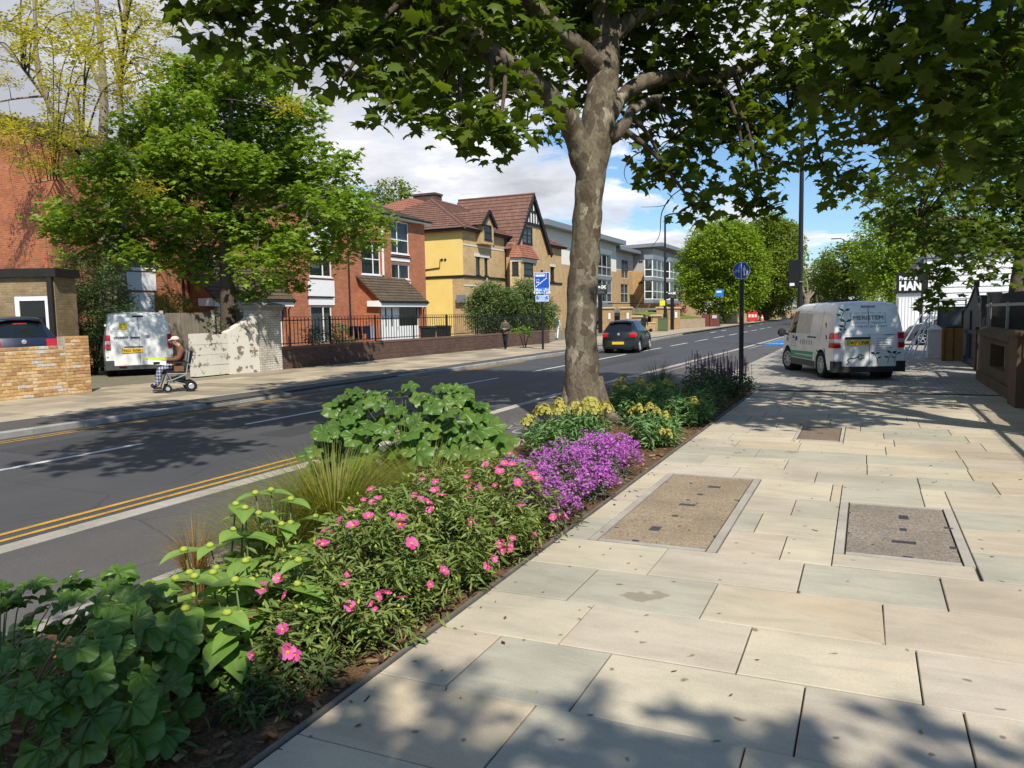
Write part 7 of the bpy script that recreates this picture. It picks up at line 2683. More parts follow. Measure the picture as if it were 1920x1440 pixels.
def fingers(J, s_, parent, m, dirv, curl=(0, 0, -1)):
 """four unequal fingers and a thumb leaving the palm"""
 P = Vector(J['pa' + s_]); w = Vector(J['wr' + s_])
 d = Vector(dirv).normalized(); c = Vector(curl).normalized(); a = d.cross(c).normalized()
 b = MB()
 for k, ln in enumerate((.060, .072, .068, .052)):
  o = P + a * (-.027 + .018 * k) + d * .01
  b.tube([o, o + d * ln * .5, o + d * ln * .8 + c * ln * .35, o + d * ln * .85 + c * ln * .7], [.0095, .009, .008, .006], 6)
 o = w.lerp(P, .4) - a * .02
 b.tube([o, o - a * .025 + d * .025, o - a * .02 + d * .05 + c * .02], [.011, .01, .007], 6)
 return b.build('fingers', m, parent, True, smooth=True)


def face(J, parent, m, fwd):
 h, jw = Vector(J['head']), Vector(J['jaw'])
 f = Vector(fwd).normalized(); r = f.cross(ZUP).normalized(); u = r.cross(f)
 b = MB()
 c = h + f * .088 - u * .012
 b.add([c + u * .03, c + f * .028 - u * .02, c + r * .016 - u * .022, c - r * .016 - u * .022, c - u * .028], [(0, 2, 1), (0, 1, 3), (1, 2, 4), (1, 4, 3)], 0)
 for s_ in (-1, 1):
  e = h + r * (.078 * s_) - f * .005 - u * .01
  b.lathe([(.001, -.006), (.022, 0), (.026, .006), (.012, .010)], e, 8, 'X', 0)
  p = h + f * .082 + r * (.03 * s_) + u * .012
  b.lathe([(.001, -.008), (.010, 0), (.001, .008)], p, 8, 'Y', 1)
 q = jw + f * .068
 b.add([q - r * .026, q + r * .026, q + r * .022 - u * .010 + f * .004, q - r * .022 - u * .010 + f * .004], [(0, 1, 2, 3)], 1)
 return b.build('face', [m, M_hair], parent, True)


# ---- man in a powered wheelchair
wcl = Vector((-15.25, 13.54, 0.00))
hd = Vector((-.60, -.80, 0)).normalized()
rzw = math.atan2(hd.y, hd.x) - PI / 2
wch = thing('wheelchair', 'folding powered wheelchair with silver frame rolling along the far pavement', 'wheelchair', wcl, rzw)
b = MB(); b.box((-.23, -.22, .47), (.23, .24, .54)); b.build('seat', M_blackcloth, wch, True)
b = MB(); b.prism([(-.22, -.24, .55), (.22, -.24, .55), (.22, -.34, .98), (-.22, -.34, .98)], (0, -.05, 0)); b.build('backrest', M_blackcloth, wch, True)
for s_ in (-1, 1):
 x = .27 * s_
 b = MB(); b.box((x - .03, -.26, .70), (x + .03, .20, .735)); b.build('armrest', M_blkplastic, wch, True)
 b = MB()
 for a, c in (((x, -.30, .98), (x, -.20, .42)), ((x, -.20, .42), (x * .95, .18, .28)), ((x, .20, .46), (x, .10, .22)), ((x, -.22, .44), (x, .22, .46)), ((x, -.25, .70), (x, -.32, .60)), ((x * .8, .2, .30), (x * .8, -.22, .16)), ((x * .9, .22, .44), (x * .9, .34, .12))):
  b.tube([a, c], .016, 7)
 b.build('side_frame', M_steel, wch, True)
 for (nm, yy, r_, xx) in (('drive_wheel', -.30, .135, .25), ('caster', .22, .095, .22)):
  b = MB(); b.lathe([(r_ * .55, -.028), (r_ * .9, -.032), (r_, -.015), (r_, .015), (r_ * .9, .032), (r_ * .55, .028)], (xx * s_, yy, r_), 20, 'X', 0)
  o = b.build(nm, M_rubber, wch, True, smooth=False)
  b = MB(); b.lathe([(r_ * .5, -.034), (r_ * .42, -.04), (.015, -.036)], (xx * s_, yy, r_), 14, 'X'); b.lathe([(.015, .036), (r_ * .42, .04), (r_ * .5, .034)], (xx * s_, yy, r_), 14, 'X')
  b.build('hub', M_alloy, o, True)
 b = MB(); b.tube([(.22 * s_, .22, .10), (.22 * s_, .19, .22), (.22 * s_, .12, .30)], .018, 7); b.build('caster_fork', M_steel, wch, True)
b = MB(); b.tube([(-.25, -.22, .2), (.25, -.22, .2)], .05, 8); b.tube([(-.24, .1, .26), (.24, .1, .26)], .016, 7); b.box((-.16, -.2, .22), (.16, .12, .36)); b.build('motor_unit', M_blkplastic, wch, True)
b = MB(); b.box((-.2, .30, .095), (.2, .52, .115)); b.build('footplate', M_blkplastic, wch, True)
b = MB(); b.tube([(.27, .2, .74), (.27, .22, .80)], .012, 6); b.lathe([(.02, .8), (.02, .83)], (.27, .22, 0), 8); b.build('joystick', M_blkplastic, wch, True)
man = thing('person', 'man in brown jacket, pale flat cap and checked trousers seated in the wheelchair', 'person', wcl, rzw)
J = dict(hip=(0, -.10, .62), waist=(0, -.14, .80), chest=(0, -.14, .98), neck=(0, -.09, 1.12), jaw=(0, -.03, 1.165), head=(0, -.01, 1.235), crown=(0, -.03, 1.30),
   shL=(-.175, -.14, 1.03), shR=(.175, -.14, 1.03), elL=(-.235, -.05, .79), elR=(.235, -.05, .79), wrL=(-.14, .19, .79), wrR=(.14, .19, .79), paL=(-.12, .26, .80), paR=(.12, .26, .80),
   thL=(-.10, .02, .615), thR=(.10, .02, .615), knL=(-.12, .36, .60), knR=(.12, .36, .60), anL=(-.10, .42, .20), anR=(.10, .42, .20), toL=(-.10, .58, .155), toR=(.10, .58, .155))


def mf(c):
 if c.z > 1.10: return 0 if c.z > 1.13 else 1
 if c.y > .205 and .74 < c.z < .88 and abs(c.x) < .2: return 0
 if c.z < .215 and c.y > .36: return 3 if (c.y > .44 or c.z < .17) else 0
 if c.y > .06 and c.z < .72 or c.z < .56: return 2
 return 1


body = skin_body('body', J, EDGES, radii(1.0, sh=.07, elL=.066, elR=.066, wrL=.048, wrR=.048, knL=.085, knR=.085, anL=.062, anR=.062, toL=(.052, .042), toR=(.052, .042)), mf, [M_skin, M_brownj, M_plaid, M_shoe], man)
face(J, man, M_skin, (0, 1, -.25))
for s_ in 'LR': fingers(J, s_, man, M_skin, (0, 1, -.1))
b = MB(); b.lathe([(.001, 1.352), (.05, 1.345), (.088, 1.318), (.104, 1.28), (.100, 1.262)], (0, -.02, 0), 18)
b.add([(-.085, .05, 1.272), (.085, .05, 1.272), (.06, .135, 1.245), (-.06, .135, 1.245), (-.085, .05, 1.29), (.085, .05, 1.29), (.06, .135, 1.26), (-.06, .135, 1.26)], [(3, 2, 1, 0), (4, 5, 6, 7), (0, 1, 5, 4), (1, 2, 6, 5), (2, 3, 7, 6), (3, 0, 4, 7)])
b.build('flat_cap', M_capc, man, True, auto=50)
b = MB(); b.prism([(-.19, -.22, .46), (.19, -.22, .46), (.2, -.02, .52), (.2, -.1, .66), (-.2, -.1, .66), (-.2, -.02, .52)], (0, .06, 0)) if False else b.box((-.245, -.16, .50), (.245, .06, .66)); b.build('jacket_hem', M_brownj, man, True)
b = MB(); b.tube([(-.05, .06, 1.13), (-.03, .10, 1.08), (.03, .10, 1.08), (.05, .06, 1.13)], .022, 7); b.build('headphones', M_blackcloth, man, True)
cart = thing('carton', 'open carton with bright lime green contents held on the lap of the seated man', 'box', wcl, rzw)
b = MB()
M_lime = mat('lime_green_cloth', (0.42, 0.62, 0.02), .7, .3, var=.2, vs=20)
b.prism([(-.17, .22, .665), (.17, .22, .665), (.17, .62, .70), (-.17, .62, .70)], (0, 0, .10)); b.build('carton_body', M_white, cart, True)
b = MB(); b.box((-.172, .36, .69), (-.171, .5, .75)); b.box((.171, .26, .69), (.176, .44, .77)); b.build('carton_print', M_blackcloth, cart, True)
b = MB()
for k in range(7):
 y = .26 + .055 * k
 b.cbox((R.uniform(-.05, .05), y, .80 + .012 * R.random()), (.26, .07, .05), 0, R.uniform(-.2, .2))
b.build('lime_cloth', M_lime, cart, True)


# ---- walkers


def walker(label, loc, rz, H, jm, tm, skin, arms='swing', stride=.22, hairm=M_hair, cover=None, coat=.0):
 t = thing('person', label, 'person', loc, rz, None)
 k = H / 1.75
 s = stride
 J = dict(hip=(0, 0, .95), waist=(0, 0, 1.08), chest=(0, 0, 1.30), neck=(0, .01, 1.48), jaw=(0, .035, 1.535), head=(0, .03, 1.62), crown=(0, .015, 1.70),
    shL=(-.18, 0, 1.39), shR=(.18, 0, 1.39), thL=(-.09, 0, .89), thR=(.09, 0, .89),
    knL=(-.075, s * .8, .50), knR=(.075, -s * .2, .50), anL=(-.05, s * 1.0, .085), anR=(.05, -s * 1.5, .12), toL=(-.055, s + .15, .045), toR=(.055, -s * 1.5 + .12, .035))
 if arms == 'front':
  J.update(elL=(-.235, .06, 1.12), elR=(.235, .06, 1.12), wrL=(-.06, .22, 1.10), wrR=(.07, .22, 1.12), paL=(-.015, .25, 1.12), paR=(.02, .25, 1.14))
 else:
  J.update(elL=(-.235, -.10, 1.13), elR=(.235, .05, 1.12), wrL=(-.23, -.04, .90), wrR=(.23, .18, .92), paL=(-.22, .0, .82), paR=(.22, .22, .85))
 J = {q: tuple(c * k for c in v) for q, v in J.items()}
 def mf(c):
  z = c.z / k
  if z > 1.47: return 0
  d = min((Vector(c) - Vector(J['pa' + q])).length for q in 'LR')
  if d < .075: return 0
  if z < .10: return 3
  if z < .93 and abs(c.x) < .19 * k: return 2
  return 1
 skin_body('body', J, EDGES, radii(k, shL=.088 * k, shR=.088 * k, elL=.066 * k, elR=.066 * k, wrL=.048 * k, wrR=.048 * k, chest=(.185 * k, .145 * k), waist=(.175 * k, .135 * k), hip=(.165 * k, .125 * k)), mf, [skin, jm, tm, M_shoe], t)
 face(J, t, skin, (0, 1, -.1))
 for q in 'LR': fingers(J, q, t, skin, (0, .3, -1) if arms != 'front' else (.2, 1, 0))
 h = Vector(J['head'])
 b = MB(); b.lathe([(.001, .108), (.05, .10), (.085, .065), (.097, .01), (.088, -.035)], h - Vector((0, .018, 0)), 16); b.build('hair', hairm, t, True, smooth=True)
 b = MB(); b.lathe([(.20 * k, .84 * k), (.185 * k, .98 * k), (.17 * k, 1.1 * k)], (0, 0, 0), 16, caps=False)
 for i, v in enumerate(b.v): b.v[i] = (v[0], v[1] * .78, v[2])
 b.build('jacket_hem', jm, t, True, smooth=True)
 return t


q = (-16.36, 34.77, 0.00)
walker('man in olive grey jacket and black trousers walking towards the camera by the brown wall', (q[0], q[1], 0), math.radians(198), 1.60, M_olivej, M_blackcloth, M_skin, 'front', .16)
q = (-18.75, 47.91, 0.00)
p2 = walker('person in white clothes with a blue backpack, half hidden by the plane tree trunk', (q[0], q[1], 0), math.radians(20), 1.58, M_whitec, M_whitec, M_skin, 'swing', .2, M_whitec)
bp = thing('backpack', 'blue backpack worn by the person in white', 'backpack', (q[0], q[1], 0), math.radians(20))
b = MB(); b.prism([(-.16, -.26, .98), (.16, -.26, .98), (.17, -.27, 1.2), (.12, -.25, 1.38), (-.12, -.25, 1.38), (-.17, -.27, 1.2)], (0, .12, 0)); b.build('bag', M_bluebag, bp, True)
b = MB(); b.box((-.12, -.31, 1.0), (.12, -.273, 1.18)); b.build('pocket', M_bluebag, bp, True)
q = (-15.74, 58.94, 0.00)
walker('man in dark navy jacket and trousers walking away beside the black hatchback', (q[0], q[1], 0), math.radians(-8), 1.55, M_navyj, M_darktr, M_skin2, 'swing', .2)
for (q, rz, j, lab) in (((-18.42, 136.52, 0.00), 0, M_navyj, 'dark clad person standing in the shade left of the red barrier'), ((-14.97, 124.54, 0.37), 2.4, M_blackcloth, 'person in black and pale blue beside the red barrier and cone'), ((-16.04, 158.33, 0.38), 3.0, M_navyj, 'distant person in navy walking down the far pavement')):
 walker(lab, (q[0], q[1], 0), rz, 1.7, j, M_darktr, M_skin2, 'swing', .18)

# ---- cyclist mostly hidden by the trunk
q = (-13.97, 40.92, -0.14)
bk = thing('bicycle', 'dark bicycle ridden along the far side of the road, between trunk and hatchback', 'bicycle', (q[0], q[1], -.1), math.radians(12))
for yy in (-.52, .52):
 b = MB()
 n = 28
 b.tube([(0, yy + .33 * math.cos(2 * PI * i / n), .34 + .33 * math.sin(2 * PI * i / n)) for i in range(n + 1)], .018, 6, caps=False)
 w = b.build('wheel', M_rubber, bk, True)
 b = MB()
 for i in range(10): b.tube([(0, yy, .34), (0, yy + .32 * math.cos(2 * PI * i / 10), .34 + .32 * math.sin(2 * PI * i / 10))], .003, 3)
 b.build('spokes', M_steel, w, True)
b = MB()
for a, c in (((0, -.52, .34), (0, -.06, .30)), ((0, -.06, .30), (0, -.2, .86)), ((0, -.2, .78), (0, .36, .82)), ((0, -.06, .30), (0, .38, .70)), ((0, .35, .88), (0, .52, .34)), ((0, -.52, .34), (0, -.2, .78))):
 b.tube([a, c], .018, 6)
b.build('frame', M_blkplastic, bk, True)
b = MB(); b.box((-.07, -.32, .87), (.07, -.08, .92)); b.build('saddle', M_blkplastic, bk, True)
b = MB(); b.tube([(-.28, .30, .98), (0, .36, 1.0), (.28, .30, .98)], .014, 6); b.build('handlebar', M_blkplastic, bk, True)
rd = thing('person', 'cyclist in dark clothing, mostly hidden behind the plane tree trunk', 'person', (q[0], q[1], -.1), math.radians(12))
J = dict(hip=(0, -.2, .98), waist=(0, -.12, 1.12), chest=(0, .02, 1.30), neck=(0, .13, 1.44), jaw=(0, .19, 1.47), head=(0, .20, 1.55), crown=(0, .18, 1.62), shL=(-.18, .04, 1.36), shR=(.18, .04, 1.36), elL=(-.25, .14, 1.14), elR=(.25, .14, 1.14),
   wrL=(-.26, .28, 1.03), wrR=(.26, .28, 1.03), paL=(-.26, .32, 1.01), paR=(.26, .32, 1.01), thL=(-.09, -.14, .94), thR=(.09, -.14, .94), knL=(-.11, .16, .70), knR=(.11, .1, .60), anL=(-.1, .0, .38), anR=(.1, -.1, .22), toL=(-.1, .14, .34), toR=(.1, .05, .18))
skin_body('body', J, EDGES, radii(1.0, shL=.085, shR=.085, elL=.06, elR=.06), lambda c: 0 if c.z > 1.45 else (2 if c.z < 1.0 and abs(c.x) < .2 else 1), [M_skin2, M_blackcloth, M_darktr], rd)
for s_ in 'LR': fingers(J, s_, rd, M_skin2, (0, 1, -.4))
b = MB(); b.lathe([(.001, .12), (.06, .11), (.10, .06), (.105, .0)], (0, .19, 1.55), 14); b.build('helmet', M_blkplastic, rd, True, smooth=True)

# ------------------------------------------------------------------ trees


def plane_bark():
 m, nt, out = new_mat('plane_bark')
 P = pos_vec(nt)
 mp = N(nt, 'ShaderNodeMapping'); mp.inputs['Scale'].default_value = (1, 1, .6); L(nt, P, mp.inputs['Vector'])
 wob = N(nt, 'ShaderNodeTexNoise', i_Scale=9.0, i_Detail=3.0); L(nt, mp.outputs[0], wob.inputs['Vector'])
 v = N(nt, 'ShaderNodeTexVoronoi', i_Scale=7.5, i_Randomness=1.0)
 L(nt, mixc(nt, 0.14, mp.outputs[0], wob.outputs['Color'], 'ADD'), v.inputs['Vector'])
 sc = N(nt, 'ShaderNodeSeparateColor'); L(nt, v.outputs['Color'], sc.inputs[0])
 v2 = N(nt, 'ShaderNodeTexVoronoi', i_Scale=13.0, i_Randomness=1.0)
 L(nt, mixc(nt, 0.08, mp.outputs[0], wob.outputs['Color'], 'ADD'), v2.inputs['Vector'])
 sc2 = N(nt, 'ShaderNodeSeparateColor'); L(nt, v2.outputs['Color'], sc2.inputs[0])
 n = N(nt, 'ShaderNodeTexNoise', i_Scale=30.0, i_Detail=6.0, i_Roughness=.7); L(nt, mp.outputs[0], n.inputs['Vector'])
 c = ramp(nt, sc.outputs[0], [(0, (0.185, 0.158, 0.108)), (.32, (0.13, 0.105, 0.07)), (.58, (0.28, 0.25, 0.175)), (.68, (0.085, 0.064, 0.044)), (.80, (0.155, 0.127, 0.086))], 'CONSTANT')
 c = mixc(nt, math_n(nt, 'MULTIPLY', ramp(nt, sc2.outputs[1], [(0, 0.0), (.66, 1.0)], 'CONSTANT'), .85), c, (0.10, 0.078, 0.055))
 # rough grey-brown plates low on the trunk
 sp = N(nt, 'ShaderNodeSeparateXYZ'); L(nt, P, sp.inputs[0])
 low = math_n(nt, 'MULTIPLY', ramp(nt, math_n(nt, 'ADD', math_n(nt, 'MULTIPLY', sp.outputs[2], -.45), math_n(nt, 'MULTIPLY', wob.outputs[0], 1.1)), [(.05, 0.0), (.45, 1.0)]), ramp(nt, sc2.outputs[0], [(0, 0.35), (.5, .9)], 'CONSTANT'))
 c = mixc(nt, low, c, (0.20, 0.155, 0.11))
 c = mixc(nt, 1.0, c, ramp(nt, n.outputs[0], [(.3, .62), (.7, 1.25)]), 'MULTIPLY')
 h = math_n(nt, 'ADD', math_n(nt, 'MULTIPLY', sc2.outputs[1], .5), math_n(nt, 'MULTIPLY', n.outputs[0], math_n(nt, 'ADD', low, .35)))
 principled(nt, out, c, .85, .2, 0, h, 1.0, .035)
 return m


M_planebark = plane_bark()
M_bark = mat('grey_brown_bark', (0.085, 0.065, 0.048), .9, .15, var=.4, vs=3, fine=.35, fs=30, bump=.8, bs=14)
M_palebark = mat('pale_flaking_bark', (0.22, 0.18, 0.135), .9, .15, var=.5, vs=3, fine=.35, fs=25, bump=.7, bs=12, dirt=.3)
M_twig = mat('twig_bark', (0.06, 0.045, 0.03), .9, .15, var=.3)
ML_plane = leaf_mat('plane_leaf', [(0.062, 0.096, 0.013), (0.089, 0.133, 0.018), (0.108, 0.165, 0.023), (0.075, 0.111, 0.016), (0.147, 0.196, 0.024)], .40, .5, .25)
ML_syc = leaf_mat('sycamore_leaf', [(0.133, 0.216, 0.032), (0.186, 0.294, 0.04), (0.227, 0.334, 0.051), (0.155, 0.246, 0.036), (0.293, 0.354, 0.064)], .32, .45)
ML_gold = leaf_mat('golden_leaf', [(0.381, 0.356, 0.047), (0.524, 0.441, 0.053), (0.238, 0.271, 0.053), (0.635, 0.513, 0.073), (0.174, 0.228, 0.041)], .32, .5)
ML_far = leaf_mat('far_tree_leaf', [(0.16, 0.247, 0.021), (0.206, 0.303, 0.026), (0.255, 0.343, 0.032), (0.131, 0.207, 0.019)], .30, .5)
ML_far2 = leaf_mat('far_tree_leaf_dull', [(0.141, 0.197, 0.023), (0.182, 0.239, 0.031), (0.112, 0.164, 0.019), (0.233, 0.279, 0.035)], .30, .5)
ML_dark = leaf_mat('evergreen_leaf', [(0.063, 0.109, 0.036), (0.102, 0.157, 0.058), (0.135, 0.2, 0.08), (0.08, 0.126, 0.045)], .15, .32, .5)
ML_willow = leaf_mat('willowy_leaf', [(0.116, 0.173, 0.061), (0.157, 0.221, 0.081), (0.091, 0.142, 0.048), (0.198, 0.252, 0.095)], .22, .5)
ML_lime = leaf_mat('bright_shrub_leaf', [(0.15, 0.25, 0.03), (0.20, 0.31, 0.04), (0.11, 0.20, 0.03)], .3, .5)
ML_redleaf = leaf_mat('red_shrub_leaf', [(0.22, 0.03, 0.04), (0.30, 0.05, 0.06), (0.12, 0.05, 0.03)], .2, .5)


def nearest(pts, p):
 return min(pts, key=lambda q: (q[0] - Vector(p)).length)


def make_tree(label, cat_name, base, limbs, blobs, leafm, barkm, tmpl, per_m3, per, spread, size, droop=.25, nparts=0, twigs=5, upb=.75, squash=.8, shell=.55, group=None, branch_r=.035, kinds='tree', reach=True):
 t = thing(cat_name, label, kinds, base, 0, group)
 samples = []
 for i, (pts, rad) in enumerate(limbs):
  b = MB()
  sp = limb(b, pts, rad, 24 if nparts else 12, 12 if nparts else 6, .05)
  if nparts:                                  # lumps, hollows and plates of bark
   b.v = [tuple(Vector(v) + noise.noise_vector(Vector(v) * 3.2) * .030 + noise.noise_vector(Vector(v) * 9) * .010) for v in b.v]
  o = b.build('trunk' if i == 0 else 'limb', barkm, t, smooth=True)
  rr_ = lerp_list(list(rad), len(sp))
  samples += list(zip(sp, rr_))[int(len(sp) * (.5 if i == 0 else .35)):]
 br = MB(); tw = MB()
 cl = []
 for (x, y, z, r_) in blobs:
  c = Vector((x, y, z))
  q, qr = nearest(samples, c) if samples else (Vector(base), .1)
  if reach:
   mid = q.lerp(c, .5) + Vector((R.uniform(-.15, .15), R.uniform(-.15, .15), .12 * (c - q).length))
   r0 = min(qr * .6, branch_r * (1 + r_))
   limb(br, [q, mid, c], [r0, r0 * .6, r0 * .3], 6, 4)
  k = blob_clusters([(x, y, z, r_)], per_m3, 6, shell, squash)
  cl.append(k)
  for p in k[:: max(1, len(k) // twigs)]:
   tw.tube([c + (Vector(p) - c) * .05, c.lerp(Vector(p), .5) + Vector((0, 0, .04)), Vector(p)], [branch_r * .35, branch_r * .22, branch_r * .1], 4, caps=False)
 if br.f:
  tag(br.build('branches', M_bark, t, smooth=True), kind='stuff')
 if tw.f:
  tag(tw.build('twigs', M_twig, t, smooth=True), kind='stuff')
 cl = np.concatenate(cl)
 P, RM, S = leaves_at(cl, per, spread, size, upb, droop)
 if nparts:
  camp = np.array([0, 0, 1.72]); fw = np.array([-.417, .904, -.09]); rt = np.array([.909, .417, -.018]); upv = np.array([-.021, .089, .996])
  d = P - camp; zz = d @ fw
  inside = (zz > 1) & (np.abs(d @ rt) < zz * .66) & (np.abs(d @ upv) < zz * .49)
  score = np.where(inside, S / np.maximum(zz, 1), 0)
  idx = np.argsort(-score)[:nparts]
  me = np_mesh('leaf', tmpl[0], tmpl[1], leafm)
  for i in idx:
   M_ = Matrix.Identity(4)
   for a in range(3):
    for c in range(3): M_[a][c] = RM[i, a, c] * S[i]
    M_[a][3] = P[i, a]
   inst('leaf', me, M_, t)
  keep = np.ones(len(P), bool); keep[idx] = False
  P, RM, S = P[keep], RM[keep], S[keep]
 link_mesh('crown', scatter_mesh('crown', tmpl, P, RM, S, leafm), t, 'stuff')
 return t


# ---- the plane tree standing in the bed
tb = (-4.07, 11.55, -.05)
limbs = [  # points taken from image pixels at chosen depths, as in most tables above
 ([tb, (-4.05, 11.44, 0.44), (-4.08, 11.49, 1.62), (-4.04, 11.63, 2.87), (-3.99, 11.75, 3.87), (-3.90, 11.88, 4.71), (-3.87, 12.10, 5.66), (-3.91, 12.44, 7.09), (-4.00, 13.09, 9.56), (-4.20, 13.50, 12.38)],
  [.36, .275, .24, .223, .235, .265, .235, .19, .13, .05]),
 ([(-3.98, 11.72, 3.54), (-4.07, 11.63, 4.10), (-4.20, 11.39, 4.60), (-4.41, 10.79, 5.01), (-4.70, 10.12, 5.24), (-4.92, 9.50, 5.50), (-5.12, 8.89, 5.87), (-5.34, 8.40, 6.42)], [.16, .19, .18, .165, .15, .13, .11, .07]),
 ([(-3.89, 11.97, 5.54), (-4.10, 11.56, 5.78), (-4.37, 11.02, 6.04), (-4.71, 10.46, 6.43), (-5.09, 9.90, 7.08)], [.17, .14, .125, .11, .07]),
 ([(-3.77, 11.95, 4.83), (-3.52, 12.45, 5.33), (-3.03, 13.15, 5.63), (-2.46, 13.86, 5.72), (-1.77, 14.66, 6.15), (-0.95, 15.55, 6.85), (-0.18, 16.47, 8.07)], [.15, .12, .11, .10, .09, .075, .05]),
 ([(-3.79, 11.90, 4.44), (-3.54, 11.92, 4.59), (-3.44, 12.33, 4.96), (-3.18, 13.04, 5.30)], [.13, .10, .08, .05]),
 ([(-3.76, 12.19, 6.08), (-3.47, 12.47, 6.44), (-3.07, 12.78, 6.60), (-2.73, 12.98, 7.07), (-1.89, 13.47, 8.08)], [.13, .11, .10, .09, .05]),
]
pb = [(-6.77, 6.74, 5.32, 0.36), (-6.74, 7.19, 5.26, 0.69), (-6.31, 7.71, 5.11, 0.77), (-6.04, 8.20, 5.41, 0.80), (-5.84, 7.99, 4.68, 0.52), (-5.60, 8.59, 5.13, 0.75), (-5.35, 8.41, 4.40, 0.44), (-5.15, 9.05, 5.40, 0.76), (-5.07, 9.01, 4.64, 0.59), (-4.76, 8.88, 4.12, 0.34), (-4.64, 9.53, 4.57, 0.57),
   (-4.40, 9.26, 4.09, 0.29), (-4.38, 10.21, 4.63, 0.56), (-4.61, 10.98, 5.69, 0.88), (-5.05, 10.26, 6.06, 0.84), (-4.64, 12.41, 5.68, 0.76), (-4.68, 12.11, 5.06, 0.42), (-4.49, 12.79, 6.64, 0.99), (-5.69, 8.42, 6.06, 1.00), (-6.47, 7.39, 6.00, 1.00), (-4.93, 9.27, 6.64, 1.18),
   (-3.75, 13.12, 6.45, 0.81), (-3.45, 13.40, 5.69, 0.82), (-3.63, 13.01, 4.87, 0.47), (-3.05, 13.26, 4.64, 0.68), (-2.82, 13.87, 5.27, 0.88), (-2.85, 13.53, 6.43, 0.99), (-3.03, 12.76, 4.03, 0.38), (-2.67, 13.15, 3.97, 0.53), (-2.54, 12.71, 3.38, 0.31), (-2.30, 14.04, 4.62, 0.84), (-2.10, 14.47, 5.78, 1.04), (-1.92, 13.92, 3.84, 0.40), (-1.64, 13.80, 3.49, 0.23), (-1.73, 14.51, 4.46, 0.71), (-1.36, 15.21, 5.31, 1.02), (-1.35, 14.89, 6.52, 1.13), (-0.81, 15.37, 4.33, 0.43), (-0.67, 15.60, 6.07, 0.97),
   (-4.25, 11.89, 7.59, 1.58), (-2.69, 13.19, 7.89, 1.65), (-4.25, 13.00, 9.83, 1.95), (-5.41, 10.94, 8.96, 1.52), (-2.52, 14.62, 10.33, 1.87), (-6.79, 6.38, 6.20, 0.85), (-6.14, 8.23, 7.34, 1.25), (-1.07, 15.64, 8.30, 1.46), (-4.10, 13.47, 11.66, 1.80),
   (-5.9, 3.7, 6.0, 1.4), (-7.6, 5.2, 8.2, 1.6), (-7.4, 9.9, 9.0, 1.6), (-7.0, 11.5, 8.4, 2.2), (-5.0, 14.5, 8.6, 2.2), (-8.0, 14.2, 7.6, 2.1)]
ptree = make_tree('mottled barked plane tree rising from the flower bed, its dark leafy boughs across the top', 'plane_tree', tb, limbs, pb, ML_plane, M_planebark, LEAF_PLANE, 9, 8, .35, .19, .32, 300, 7, .55, .85, .35, None, .045)
# root flare
b = MB()
for a in (0.2, 1.1, 2.0, 2.9, 3.9, 4.8, 5.6):
 d = Vector((math.cos(a), math.sin(a), 0))
 o = Vector(tb)
 limb(b, [o + d * .18 + ZUP * .75, o + d * .30 + ZUP * .32, o + d * .46 + ZUP * .10, o + d * (.72 + .25 * R.random()) + ZUP * -.03], [.13, .13, .10, .035], 8, 4)
b.build('root_flare', M_planebark, ptree, smooth=True)
# bare hanging twigs
b = MB()
for pts in (((-3.40, 12.51, 4.32), (-3.57, 12.42, 4.19), (-3.63, 12.37, 3.98), (-3.57, 12.38, 3.80)), ((-2.63, 12.93, 3.84), (-2.92, 12.77, 3.63), (-3.05, 12.70, 3.46), (-3.40, 12.54, 3.44)), ((-2.99, 12.74, 3.55), (-3.09, 12.67, 3.33), (-3.11, 12.62, 2.98), (-3.22, 12.55, 2.79))):
 b.tube(smooth_path(pts, 4), lerp_list([.012, .008, .006, .003], 13), 5)
tag(b.build('bare_twig', M_twig, ptree), kind='stuff')

# ---- plane tree on the right, trunk outside the picture, boughs hanging in
tb2 = (4.6, 9.6, 0)
limbs = [([tb2, (4.55, 9.65, 2.5), (4.4, 9.8, 4.6), (4.2, 10, 7), (4.1, 10.2, 10)], [.36, .29, .27, .18, .06]),
   ([(4.4, 9.8, 4.4), (3.2, 10.0, 5.4), (1.8, 10.3, 5.9), (.4, 10.8, 6.0)], [.2, .15, .10, .05]),
   ([(4.3, 9.9, 5.4), (3.6, 11.6, 6.4), (2.6, 13.4, 6.8), (1.6, 14.8, 6.6)], [.17, .13, .09, .04])]
pb = [(-0.22, 10.74, 5.12, 0.79), (0.03, 10.90, 4.43, 0.73), (0.36, 10.42, 4.81, 0.81), (0.88, 10.22, 4.78, 0.84), (1.36, 10.62, 4.42, 0.79), (0.74, 10.99, 4.29, 0.78), (1.32, 11.44, 3.87, 0.73), (0.36, 11.44, 3.91, 0.66), (-0.15, 11.88, 3.98, 0.55), (-0.39, 12.84, 4.73, 0.72), (0.07, 13.51, 3.77, 0.55), (0.89, 12.78, 3.81, 0.73), (1.62, 10.10, 4.62, 0.74), (1.86, 11.00, 3.66, 0.75), (-0.50, 14.37, 3.96, 0.41),
   (0.34, 10.51, 5.80, 0.94), (2.6, 8.6, 7.2, 1.4), (1.4, 10.4, 7.4, 1.5), (2.0, 12.6, 7.6, 1.6), (-.5, 9.7, 6.2, 1.1), (.5, 8.7, 6.8, 1.2), (-1.0, 11.0, 7.2, 1.2), (.2, 10.6, 6.6, 1.2), (1.3, 8.6, 7.4, 1.2), (3.6, 12.4, 5.8, 1.1), (4.8, 13.4, 6.0, 1.2), (4.6, 15.0, 6.4, 1.2)]
make_tree('plane tree whose boughs hang in from the upper right corner, over the paving', 'plane_tree', tb2, limbs, pb, ML_plane, M_planebark, LEAF_PLANE, 9, 7, .36, .19, .32, 290, 6, .6, .85, .3, None, .04)

